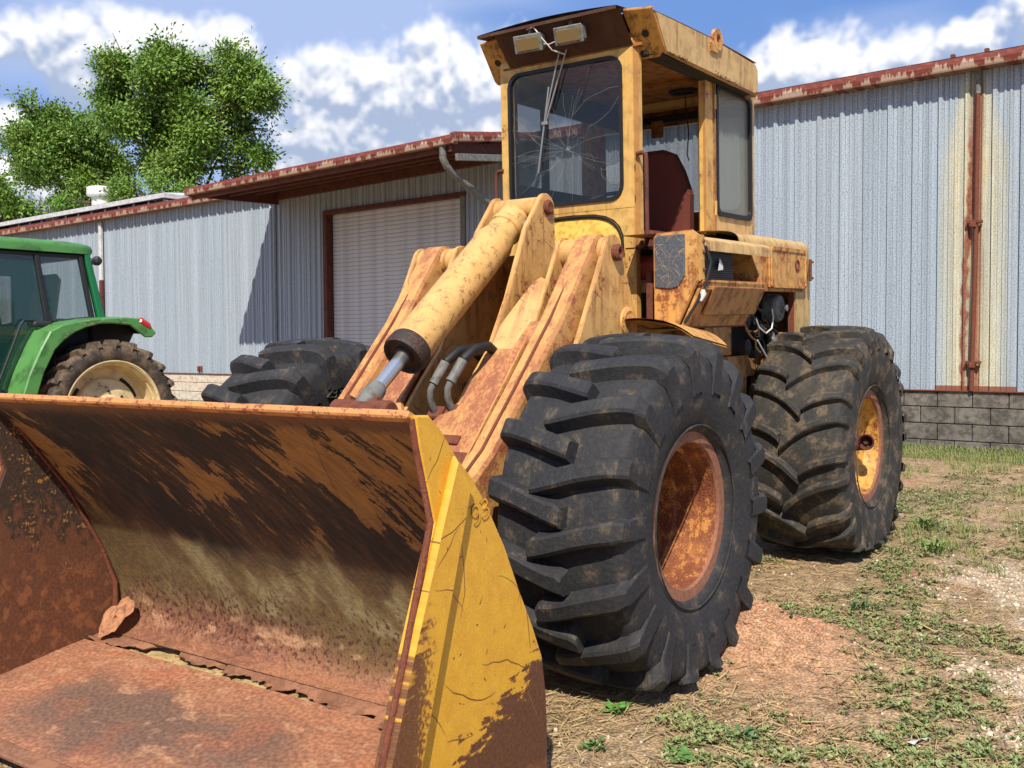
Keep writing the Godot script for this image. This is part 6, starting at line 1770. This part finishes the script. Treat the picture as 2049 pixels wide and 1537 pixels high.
	for s in [0, 1]:
		var xo = -0.38 if s == 0 else -1.50
		var sg = 1.0 if s == 0 else -1.0
		mb = MB.new(); mb.plate(pv([0.05, 2.43, -0.105, 1.79, -0.03, 1.79, 0.105, 2.43]), xo - 0.05 * sg, xo + 0.03 * sg, zy(), 0.01); part("rear_pillar", mb, M.green2, C)
		mb = MB.new(); mb.plate(pv([0.12, 2.41, 0.0, 1.78, 0.045, 1.78, 0.16, 2.41]), xo - 0.04 * sg, xo + 0.015 * sg, zy(), 0.008); part("window_frame", mb, M.trim, C)
		mb = MB.new(); mb.plate(pv([0.555, 2.41, 0.445, 1.74, 0.50, 1.74, 0.60, 2.41]), xo - 0.05 * sg, xo + 0.02 * sg, zy(), 0.008); part("middle_pillar", mb, M.trim, C)
		mb = MB.new(); mb.plate(pv([1.62, 2.41, 1.78, 1.10, 1.83, 1.10, 1.68, 2.41]), xo - 0.05 * sg, xo + 0.02 * sg, zy(), 0.008); part("front_pillar", mb, M.trim, C)
		mb = MB.new(); mb.plate(pv([0.15, 2.40, 0.05, 1.79, 0.45, 1.76, 0.56, 2.40]), xo - 0.012 * sg, xo - 0.008 * sg, zy(), 0.0); part("quarter_window", mb, M.glass2, C)
		mb = MB.new(); mb.plate(pv([0.60, 2.40, 0.50, 1.76, 0.66, 1.34, 0.80, 1.10, 1.78, 1.10, 1.66, 2.40]), xo - 0.012 * sg, xo - 0.008 * sg, zy(), 0.0); part("door_glass", mb, M.glass2, C)
		mb = MB.new(); mb.tube([Vector3(xo, 1.77, 0.46), Vector3(xo, 1.55, 0.575), Vector3(xo, 1.34, 0.67), Vector3(xo, 1.15, 0.745), Vector3(xo, 1.09, 0.80), Vector3(xo, 1.085, 1.75)], 0.016, 8); part("door_frame", mb, M.trim, C)
		mb = MB.new(); mb.tube([Vector3(xo, 1.80, 0.02), Vector3(xo, 1.775, 0.25), Vector3(xo, 1.735, 0.42)], 0.014, 8); part("window_seal", mb, M.trim, C)
	mb = MB.new(); mb.box(Vector3(-0.33, 1.725, 0.55), Vector3(0.05, 0.06, 0.19), 0.02); part("door_handle", mb, M.trim, C)
	mb = MB.new(); mb.tube([Vector3(-0.34, 1.76, 0.62), Vector3(-0.34, 1.765, 0.72), Vector3(-0.34, 1.72, 0.755), Vector3(-0.34, 1.4, 0.88), Vector3(-0.34, 1.15, 0.98)], 0.012, 8); part("door_bar", mb, M.trim, C)
	mb = MB.new(); mb.box(Vector3(-0.38, 2.36, 0.02), Vector3(0.09, 0.06, 0.05), 0.015, Basis(Vector3(1, 0, 0), 0.4)); mb.box(Vector3(-0.37, 2.37, -0.03), Vector3(0.10, 0.09, 0.09), 0.03); part("rear_work_lamp", mb, M.trim, C)
	for x in [-1.49]:
		mb = MB.new(); mb.box(Vector3(x, 1.40, 0.95), Vector3(0.05, 0.70, 1.65), 0.02); mb.box(Vector3(x, 2.33, 0.9), Vector3(0.05, 0.16, 1.6), 0.02); mb.box(Vector3(x, 1.9, 0.22), Vector3(0.05, 0.9, 0.22), 0.02); part("far_side_trim", mb, M.trim, C)
	mb = MB.new(); mb.box(Vector3(-0.95, 1.32, 0.95), Vector3(0.95, 0.05, 1.6), 0.01); part("inner_floor", mb, M.dark, C)
	# inside: seat, console, steering wheel, far side trim
	mb = MB.new(); mb.box(Vector3(-0.94, 1.65, 0.45), Vector3(0.46, 0.12, 0.46), 0.04); mb.box(Vector3(-0.94, 1.95, 0.24), Vector3(0.44, 0.6, 0.12), 0.05, Basis(Vector3(1, 0, 0), -0.15)); part("seat", mb, M.seat2, C)
	mb = MB.new(); mb.box(Vector3(-0.62, 1.86, 0.38), Vector3(0.10, 0.30, 0.08), 0.03, Basis(Vector3(1, 0, 0), -0.3)); part("armrest", mb, M.trim, C)
	mb = MB.new(); mb.box(Vector3(-0.94, 1.5, 1.42), Vector3(0.26, 0.75, 0.2), 0.05, Basis(Vector3(1, 0, 0), 0.2)); part("dashboard", mb, M.trim, C)
	mb = MB.new()
	var sw = []
	for k in 25: sw.append(Vector3(-0.94 + 0.2 * cos(TAU * k / 24.0), 1.98 + 0.13 * sin(TAU * k / 24.0), 1.22 + 0.15 * sin(TAU * k / 24.0)))
	mb.tube(sw, 0.016, 8, false); part("steering_wheel", mb, M.trim, C)
	mb = MB.new(); mb.box(Vector3(-1.32, 1.85, 1.15), Vector3(0.13, 1.1, 0.16), 0.04); part("corner_column", mb, M.trim, C)
	mb = MB.new(); mb.box(Vector3(-0.94, 1.02, 0.85), Vector3(1.1, 0.14, 1.8), 0.03); part("cab_floor", mb, M.trim, C)
	mb = MB.new(); mb.box(Vector3(-0.94, 1.35, -0.02), Vector3(1.0, 0.8, 0.06), 0.02); part("rear_wall", mb, M.trim, C)
	mb = MB.new(); mb.box(Vector3(-0.94, 1.0, 0.0), Vector3(0.5, 0.5, 0.6), 0.06); part("rear_axle_housing", mb, M.dark, T)
	# chassis and bonnet in front of the cab
	mb = MB.new(); mb.box(Vector3(-0.94, 0.85, 1.7), Vector3(0.5, 0.45, 3.2), 0.05); part("chassis", mb, M.dark, T)
	mb = MB.new()
	mb.grid(func(u, v):
		var a = v * PI
		return Vector3(-0.94 + 0.34 * signf(cos(a)) * pow(absf(cos(a)), 0.4), 1.15 + 0.55 * pow(absf(sin(a)), 0.4) - 0.14 * u * u, lerpf(1.85, 3.3, u)), 10, 24)
	mb.box(Vector3(-0.94, 1.3, 3.3), Vector3(0.6, 0.6, 0.06), 0.03)
	part("bonnet", mb, M.green, T)
	for s in [0, 1]:
		mb = MB.new()
		mb.lathe([[0.0, -0.1], [0.30, -0.12], [0.42, -0.14], [0.52, -0.12], [0.54, 0.0], [0.52, 0.12], [0.42, 0.14], [0.30, 0.12], [0.0, 0.05]], axis_x(Vector3(-0.3 - 1.28 * s, 0.68, 2.75)), 40); part("front_wheel", mb, M.rubber3, T)
	mb = MB.new(); mb.box(Vector3(-0.94, 0.68, 2.75), Vector3(1.2, 0.12, 0.14), 0.03); part("front_axle", mb, M.dark, T)

# ---------------------------------------------------------------- trees
func unpx(px: float, py: float, depth: float) -> Vector3:
	# a direction measured on site, taken out to a distance: used to place trees on the ground plan
	var d = Vector3((px - 1024.5) / 2030.0, -(py - 768.5) / 2030.0, -1.0) * depth
	return Basis(Vector3(1, 0, 0), deg_to_rad(-2.13)) * Basis(Vector3(0, 0, 1), deg_to_rad(-0.3)) * d + Vector3(0, H, 0)
func leaf_clump(sd: int, n: int, r: float, ls: float) -> ArrayMesh:
	var rng := RandomNumberGenerator.new(); rng.seed = sd
	var mb = MB.new(); mb.use_c = true
	for k in n:
		var p = Vector3(rng.randfn(), rng.randfn() * 0.7, rng.randfn()) * r * 0.5
		var d = (p.normalized() + Vector3(rng.randfn(), rng.randfn() - 0.3, rng.randfn()) * 0.8).normalized()
		var s = d.cross(Vector3(rng.randfn(), rng.randfn(), rng.randfn())).normalized()
		var l = ls * rng.randf_range(0.7, 1.3)
		var g = rng.randf_range(0.75, 1.2)
		mb.col = Color(g, g, g * 0.9)
		var up = s.cross(d) * l * 0.12
		mb.tri(p, p + d * l * 0.5 + s * l * 0.24 + up, p + d * l)
		mb.tri(p, p + d * l, p + d * l * 0.5 - s * l * 0.24 + up)
	return mb.mesh()
func make_tree(called: String, label: String, blobs: Array, trunk: Array, depth: float, clumps: int, sd: int, spread := 2.4, ls := 0.175):
	var T = group_node(called, self)
	var base = unpx(trunk[0][0], trunk[0][1], depth); base.y = 0.15
	T.position = base
	tag(T, label, "tree", "trees behind the buildings")
	var rng := RandomNumberGenerator.new(); rng.seed = sd
	var k2 = depth / 2030.0
	var mb = MB.new()
	var pts = [Vector3(0, 0, 0)]
	for q in range(1, trunk.size()): pts.append(unpx(trunk[q][0], trunk[q][1], depth) - base)
	var rad = []
	for q in pts.size(): rad.append(lerpf(0.34, 0.16, float(q) / (pts.size() - 1)))
	mb.tube(pts, rad, 10)
	var tips = []
	var cen = []
	for b in blobs:
		var c = unpx(b[0], b[1], depth) - base + Vector3(0, 0, rng.randf_range(-1.0, 1.0) * spread * 0.6)
		cen.append(c)
		var f = pts[min(pts.size() - 1, 1 + int(rng.randf() * (pts.size() - 1)))]
		if c.y < f.y + 0.5: f = pts[1]
		var m1 = f.lerp(c, 0.4) + Vector3(rng.randfn(), rng.randfn() + 0.4, rng.randfn()) * 0.25
		var m2_ = f.lerp(c, 0.75) + Vector3(rng.randfn(), rng.randfn() + 0.3, rng.randfn()) * 0.2
		mb.tube([f, m1, m2_, c], [0.13, 0.09, 0.06, 0.02], 7)
		for q in 4:
			var e = c + Vector3(rng.randfn() * b[2] * k2, rng.randfn() * b[3] * k2, rng.randfn()) * 0.6
			mb.tube([m2_, m2_.lerp(e, 0.5) + Vector3(0, 0.1, 0), e], [0.04, 0.025, 0.008], 5)
	part("trunk", mb, M.bark, T)
	var mm := MultiMesh.new()
	mm.transform_format = MultiMesh.TRANSFORM_3D
	mm.use_colors = true
	mm.mesh = leaf_clump(sd, 48, 0.52, ls)
	var xs = []
	for i in blobs.size():
		var b = blobs[i]
		var n = int(clumps * b[2] * b[3] / 2500.0)
		for q in n:
			var d = Vector3(rng.randfn(), rng.randfn(), rng.randfn()).normalized() * pow(rng.randf(), 0.42)
			# ragged outline: sprays that stand out and gaps between them
			var rr = 0.78 + 0.42 * leafn.get_noise_3d(d.x * 60.0 + i * 40.0, d.y * 60.0, d.z * 60.0) * 2.0
			var p = cen[i] + Vector3(d.x * b[2] * k2, d.y * b[3] * k2, d.z * spread * 0.75 * (0.5 + 0.5 * b[2] / 50.0)) * rr * 0.88
			var keep = leafn.get_noise_3d(p.x * 26.0 + 300.0, p.y * 26.0, p.z * 26.0)
			var gap = leafn.get_noise_3d(p.x * 9.0 + 100.0, p.y * 9.0, p.z * 9.0 + 50.0)
			if keep < -0.20 or gap < -0.26: continue
			xs.append(p)
	mm.instance_count = xs.size()
	for i in xs.size():
		var s = rng.randf_range(0.75, 1.25)
		var bs = Basis(Vector3(rng.randfn(), rng.randfn(), rng.randfn()).normalized(), rng.randf() * TAU).scaled(Vector3(s, s, s))
		mm.set_instance_transform(i, Transform3D(bs, xs[i]))
		var g = rng.randf()
		mm.set_instance_color(i, Color(0.85, 1.0, 0.8).lerp(Color(1.35, 1.2, 0.7), g * g) * rng.randf_range(0.8, 1.1))
	var o := MultiMeshInstance3D.new()
	o.multimesh = mm; o.name = "crown"; o.material_override = M.leaf; o.set_meta("kind", "stuff")
	T.add_child(o, true)
var leafn := FastNoiseLite.new()
func make_trees():
	leafn.seed = 12; leafn.noise_type = FastNoiseLite.TYPE_SIMPLEX; leafn.frequency = 0.03; leafn.fractal_octaves = 2
	M.leaf = flat_mat(Color8(108, 138, 56), 0.5)
	M.leaf.vertex_color_use_as_albedo = true
	M.leaf.backlight_enabled = true; M.leaf.backlight = Color(0.22, 0.30, 0.08)
	M.bark = paint(601, 256, Color8(84, 66, 56), Color8(62, 50, 42), 0.35, 0.2, 0.4, 0, 1.0, 0.9, Color8(46, 38, 34), Color8(90, 76, 66))
	make_tree("shade_tree", "tallest leafy tree standing behind the canopy roof with its trunk in view", [[252, 150, 26, 38], [240, 200, 42, 32], [300, 125, 26, 28], [352, 122, 42, 30], [392, 150, 42, 40], [345, 175, 52, 48], [470, 118, 28, 30], [440, 158, 38, 34], [500, 168, 44, 44], [540, 205, 34, 28], [470, 215, 50, 46], [390, 225, 56, 50], [310, 225, 48, 44], [262, 250, 42, 36], [330, 285, 44, 36], [410, 285, 46, 38], [480, 278, 40, 36], [520, 255, 26, 30], [300, 320, 36, 28], [450, 325, 34, 26], [395, 335, 34, 26], [528, 318, 11, 20], [350, 345, 30, 22]], [[362, 420], [364, 360], [352, 300], [368, 240], [372, 190]], 46.0, 330, 701)
	make_tree("shade_tree", "lower leafy tree left of the tallest one, rising above the white roof", [[62, 215, 12, 14], [75, 240, 24, 24], [110, 238, 34, 26], [165, 250, 26, 22], [70, 290, 40, 34], [130, 285, 48, 42], [190, 280, 44, 38], [50, 335, 32, 30], [105, 340, 46, 38], [165, 340, 46, 36], [215, 320, 34, 32], [120, 388, 40, 22], [190, 375, 36, 24], [245, 350, 22, 26]], [[150, 440], [150, 400], [146, 340], [140, 290]], 50.0, 330, 702)
	make_tree("shade_tree", "leafy tree cut by the left edge of the picture above the tractor roof", [[5, 385, 26, 26], [30, 415, 26, 28], [-5, 430, 40, 40], [48, 432, 14, 14]], [[0, 520], [0, 470], [4, 410]], 42.0, 340, 703)
	make_tree("young_tree", "young bright leafy tree just above the ridge of the pale roof", [[285, 380, 20, 12], [330, 378, 22, 14], [250, 388, 18, 12], [300, 396, 40, 12], [365, 392, 18, 14], [230, 402, 14, 10], [128, 412, 14, 9], [140, 425, 20, 10]], [[300, 470], [300, 430], [300, 400]], 40.0, 560, 704, 1.6, 0.14)
	# distant bare shrubs
	var D = group_node("distant_brush", self)
	var rng := RandomNumberGenerator.new(); rng.seed = 6
	var mb = MB.new()
	for k in 70:
		var a = unpx(55.0 + rng.randf() * 70.0, 450.0, 62.0)
		mb.tube([a, a + Vector3(rng.randfn() * 0.2, 1.0, 0), a + Vector3(rng.randfn() * 0.35, rng.randf_range(1.3, 2.0), rng.randfn() * 0.3)], [0.03, 0.02, 0.006], 4)
	part("branches", mb, M.bark, D)
	tag(D, "thin bare brush in the gap between the trees at far left", "brush")

# ---------------------------------------------------------------- ground cover
func scatter(called: String, label: String, cat: String, mesh: Mesh, mat: Material, list: Array, cols: Array):
	var mm := MultiMesh.new(); mm.transform_format = MultiMesh.TRANSFORM_3D; mm.use_colors = true; mm.mesh = mesh
	mm.instance_count = list.size()
	for i in list.size():
		mm.set_instance_transform(i, list[i]); mm.set_instance_color(i, cols[i])
	var o := MultiMeshInstance3D.new(); o.multimesh = mm; o.material_override = mat; o.name = numbered(called)
	add_child(o); tag(o, label, cat, "", "stuff")
func blocked(x: float, z: float) -> bool:
	# inside a tyre footprint
	var p = LT.affine_inverse() * Vector3(x, 0, z)
	for q in [Vector2(0.95, 0.0), Vector2(-0.95, 0.0), Vector2(0.93, -2.78), Vector2(-0.93, -2.78)]:
		if absf(p.x - q.x) < 0.30 and absf(p.z - q.y) < 0.36: return true
	if absf(p.x) < 1.22 and p.z > 1.2 and p.z < 2.25: return true
	return false
func pick(rng: RandomNumberGenerator) -> Vector2:
	# more samples near the camera, over the part of the yard in view
	while true:
		var d = 3.3 + 9.8 * pow(rng.randf(), 1.7)
		var a = rng.randf_range(0.0, 0.56)
		var w = rng.randf()
		if w < 0.10: a = rng.randf_range(0.56, 0.85)
		elif w < 0.2: a = rng.randf_range(-0.7, 0.0)
		var x = d * tan(a) - (0.25 if d < 5.0 else 0.0); var z = -d
		if not blocked(x, z): return Vector2(x, z)
	return Vector2.ZERO
func make_ground_cover():
	var rng := RandomNumberGenerator.new(); rng.seed = 50
	var tint = flat_mat(Color(1, 1, 1), 0.85); tint.vertex_color_use_as_albedo = true
	# dry straw
	var mb = MB.new()
	mb.quad(Vector3(-0.5, 0, -0.012), Vector3(-0.5, 0, 0.012), Vector3(0.0, 0.05, 0.014), Vector3(0.0, 0.05, -0.014))
	mb.quad(Vector3(0.0, 0.05, -0.014), Vector3(0.0, 0.05, 0.014), Vector3(0.5, 0.01, 0.006), Vector3(0.5, 0.01, -0.006))
	var L = []; var C = []
	for k in 36000:
		var p = pick(rng)
		var gk = gravel_k(p.x, p.y)
		if rng.randf() < gk * 0.93: continue
		if gn[1].get_noise_2d(p.x * 0.8, p.y * 0.8) + rng.randfn() * 0.25 < -0.12: continue
		if exp(-((p.x - 1.22) * (p.x - 1.22) * 4.2 + (p.y + 4.92) * (p.y + 4.92) * 2.0)) > 0.25 + rng.randf() * 0.5: continue
		var l = rng.randf_range(0.02, 0.11) * (1.0 if rng.randf() < 0.93 else 2.0)
		var b = Basis(Vector3(0, 1, 0), rng.randfn() * 0.9 + 0.5) * Basis(Vector3(0, 0, 1), rng.randfn() * 0.22) * Basis(Vector3(1, 0, 0), rng.randfn() * 0.5)
		L.append(Transform3D(b.scaled_local(Vector3(l, 0.05, 0.14 + 0.05 * rng.randf())), Vector3(p.x, ground_h(p.x, p.y) + rng.randf_range(0.003, 0.014), p.y)))
		C.append(Color(0.50, 0.36, 0.18).lerp(Color(0.24, 0.155, 0.075), rng.randf()).lerp(Color(0.40, 0.40, 0.14), 0.5 if rng.randf() < 0.2 else 0.0))
	scatter("dry_straw", "dry straw and dead grass lying over the yard", "straw", mb.mesh(), tint, L, C)
	# small green leaves of creeping weeds
	mb = MB.new()
	for k in 7:
		var a = TAU * k / 7.0 + rng.randfn() * 0.3
		var d = Vector3(cos(a), rng.randf_range(0.15, 0.8), sin(a)).normalized()
		var s = Vector3(-sin(a), 0, cos(a))
		var o = Vector3(rng.randfn(), 0, rng.randfn()) * 0.25
		mb.tri(o, o + d * 0.55 + s * 0.22, o + d); mb.tri(o, o + d, o + d * 0.55 - s * 0.22)
	var wm = mb.mesh()
	L = []; C = []
	for k in 74000:
		var p = pick(rng)
		var g = green_k(p.x, p.y)
		if rng.randf() > g * 0.8: continue
		var s = rng.randf_range(0.010, 0.030)
		L.append(Transform3D(Basis(Vector3(0, 1, 0), rng.randf() * TAU).scaled(Vector3(s, s * 1.1, s)), Vector3(p.x, ground_h(p.x, p.y) + 0.002 + rng.randf() * 0.014, p.y)))
		C.append(Color(0.13, 0.19, 0.05).lerp(Color(0.30, 0.33, 0.13), rng.randf()).lerp(Color(0.24, 0.17, 0.07), 0.8 if rng.randf() < 0.25 else 0.0))
	scatter("creeping_weeds", "low creeping green weeds in patches over the yard", "weeds", wm, tint, L, C)
	# grass blades near the wall and in tufts beyond the rear tyre
	mb = MB.new()
	for k in 6:
		var a = TAU * k / 6.0
		var o = Vector3(rng.randfn(), 0, rng.randfn()) * 0.12
		var d = Vector3(cos(a) * 0.4, 0, sin(a) * 0.4); var s = Vector3(-sin(a), 0, cos(a)) * 0.03
		mb.quad(o - s, o + s, o + d * 0.5 + Vector3(0, 0.6, 0) + s * 0.8, o + d * 0.5 + Vector3(0, 0.6, 0) - s * 0.8)
		mb.tri(o + d * 0.5 + Vector3(0, 0.6, 0) - s * 0.8, o + d * 0.5 + Vector3(0, 0.6, 0) + s * 0.8, o + d * 1.2 + Vector3(0, 1.0, 0))
	var gm = mb.mesh()
	L = []; C = []
	for k in 26000:
		var p: Vector2
		if k < 14000: p = Vector2(rng.randf_range(2.4, 7.4), rng.randf_range(-13.6, -6.0))
		else: p = Vector2(rng.randf_range(-8.0, 7.0), 0.0)
		if k >= 14000:
			var q = WT * Vector3(rng.randf_range(-19.0, 2.5), 0, absf(rng.randfn()) * 0.5 + 0.03)
			p = Vector2(q.x, q.z)
		var wd = (Vector3(p.x, 0, p.y) - WT.origin).dot(WT.basis.z)
		if wd < 0.02 or blocked(p.x, p.y): continue
		var g = gn[0].get_noise_2d(p.x * 1.7 + 7.0, p.y * 1.7) + gn[1].get_noise_2d(p.x * 1.5, p.y * 1.5) * 0.6
		if wd > 0.9 and g < 0.16 + rng.randf() * 0.2: continue
		var s = rng.randf_range(0.03, 0.085) * (1.0 + 0.5 * ss(0.6, 0.0, wd))
		L.append(Transform3D(Basis(Vector3(0, 1, 0), rng.randf() * TAU).scaled(Vector3(s * 1.1, s, s * 1.1)), Vector3(p.x, ground_h(p.x, p.y), p.y)))
		C.append(Color(0.13, 0.20, 0.045).lerp(Color(0.34, 0.32, 0.13), rng.randf()))
	scatter("grass", "short grass along the wall base and behind the rear tyre", "grass", gm, tint, L, C)
	# gravel and pale stones
	mb = MB.new()
	var sp = []
	mb.grid(func(u, v):
		var a = u * TAU; var e = (v - 0.5) * PI
		var r = 0.5 * (1.0 + 0.16 * sin(a * 3.0 + v * 5.0) + 0.1 * cos(a * 2.0 - v * 9.0))
		return Vector3(cos(a) * cos(e) * r, sin(e) * r * 0.7, sin(a) * cos(e) * r * 0.8), 8, 5)
	var stm = mb.mesh()
	L = []; C = []
	for k in 60000:
		var p = pick(rng)
		var gk = gravel_k(p.x, p.y)
		if rng.randf() > gk * 0.55 + 0.018: continue
		var s = rng.randf_range(0.006, 0.022) * (1.0 if rng.randf() < 0.97 else 1.9)
		L.append(Transform3D(Basis(Vector3(rng.randfn(), rng.randfn(), rng.randfn()).normalized(), rng.randf() * TAU).scaled(Vector3(s, s, s)), Vector3(p.x, ground_h(p.x, p.y) + s * 0.1, p.y)))
		C.append(Color(0.66, 0.54, 0.39).lerp(Color(0.44, 0.32, 0.20), rng.randf() * rng.randf() * 1.3))
	scatter("gravel", "pale gravel and scattered stones on the track at the right", "gravel", stm, tint, L, C)
	# clods and crumbs on the clay heap
	L = []; C = []
	for k in 1500:
		var x = 1.2 + rng.randfn() * 0.26; var z = -4.95 + rng.randfn() * 0.26
		if blocked(x, z): continue
		var s = rng.randf_range(0.005, 0.02) * (1.0 if rng.randf() < 0.96 else 1.8)
		L.append(Transform3D(Basis(Vector3(rng.randfn(), rng.randfn(), rng.randfn()).normalized(), rng.randf() * TAU).scaled(Vector3(s, s, s)), Vector3(x, ground_h(x, z) + s * 0.1, z)))
		C.append(Color(0.54, 0.29, 0.16).lerp(Color(0.40, 0.21, 0.11), rng.randf()))
	scatter("clay_clods", "crumbs of red clay on the heap behind the front tyre", "clay", stm, tint, L, C)
	# single plants
	var weeds = [
		[1.359, -4.894, 0.085, 9, 0.5, Color8(72, 92, 44), "rosette_weed", "dark spiky rosette weed alone on the bare red clay"],
		[0.881, -3.87, 0.065, 26, 0.9, Color8(84, 112, 66), "leafy_weed", "broad leafed weed clump nearest the camera below the tyre"],
		[0.30, -3.80, 0.05, 20, 0.8, Color8(84, 124, 58), "leafy_weed", "small bright weed beside the brown lower corner of the bucket"],
		[0.62, -3.68, 0.055, 44, 0.5, Color8(90, 126, 60), "leafy_weed", "low round green weed at the bottom edge of the picture"],
		[2.786, -6.654, 0.115, 70, 1.3, Color8(112, 134, 66), "grass_tuft", "taller grass tuft halfway between the rear tyre and the gravel"],
		[3.02, -7.35, 0.12, 70, 1.3, Color8(104, 128, 62), "grass_tuft", "grass tuft just right of the rear tyre's foot"],
		[1.88, -5.42, 0.10, 26, 1.2, Color8(72, 98, 52), "grass_tuft", "small dark grass tuft beyond the red clay mound"],
		[3.35, -6.2, 0.10, 60, 1.2, Color8(108, 132, 66), "grass_tuft", "grass tuft at the upper end of the gravel track"],
		[2.28, -6.74, 0.07, 60, 0.6, Color8(84, 142, 54), "leafy_weed", "fresh green weeds growing against the rear tyre"],
		[0.42, -4.12, 0.06, 22, 0.6, Color8(86, 140, 56), "leafy_weed", "little weed in the shade under the front tyre"],
	]
	for w in weeds:
		var m2 = MB.new()
		for k in w[3]:
			var a = TAU * k / w[3] * 2.4 + rng.randfn() * 0.2
			var d = Vector3(cos(a), w[4] * rng.randf_range(0.5, 1.3), sin(a)).normalized()
			var s = Vector3(-sin(a), 0, cos(a))
			var l = w[2] * rng.randf_range(0.6, 1.2)
			var wd = l * (0.07 if w[6] == "grass_tuft" else (0.09 if w[6] == "rosette_weed" else 0.2))
			var o = Vector3(rng.randfn(), 0, rng.randfn()) * w[2] * (0.35 if w[6] != "rosette_weed" else 0.02)
			var m1 = o + d * l * 0.55 + Vector3(0, 0.06 * l, 0)
			var e = o + d * l + Vector3(0, -0.16 * l, 0)
			m2.tri(o, m1 + s * wd, m1 - s * wd); m2.tri(m1 + s * wd, e, m1 - s * wd)
		var o2 = part(w[6], m2, flat_mat(w[5], 0.6), self)
		o2.position = Vector3(w[0], ground_h(w[0], w[1]) + 0.004, w[1])
		tag(o2, w[7], "weed" if w[6] != "grass_tuft" else "grass tuft")
	# litter
	mb = MB.new(); mb.grid(func(u, v): return Vector3((u - 0.5) * 0.115, 0.012 + 0.012 * sin(u * 5.0) * v, (v - 0.5) * 0.03 * (1.2 - u * 0.9)), 10, 4)
	var o3 = part("paper_scrap", mb, M.white, self)
	o3.position = Vector3(1.53, ground_h(1.53, -3.76) + 0.004, -3.76); o3.rotation.y = 0.5
	tag(o3, "torn white scrap lying among the weeds at lower right", "litter")
	mb = MB.new(); mb.box(Vector3(0, 0.05, 0), Vector3(0.26, 0.10, 0.14), 0.03); mb.box(Vector3(0.05, 0.12, 0.0), Vector3(0.12, 0.06, 0.1), 0.02)
	var bp = WT * Vector3(-17.2, 0.0, 0.5)
	o3 = part("black_bag", mb, M.black, self)
	o3.position = Vector3(bp.x, ground_h(bp.x, bp.z), bp.z)
	tag(o3, "small black bag on the ground against the painted blocks behind the tractor tyre", "bag")
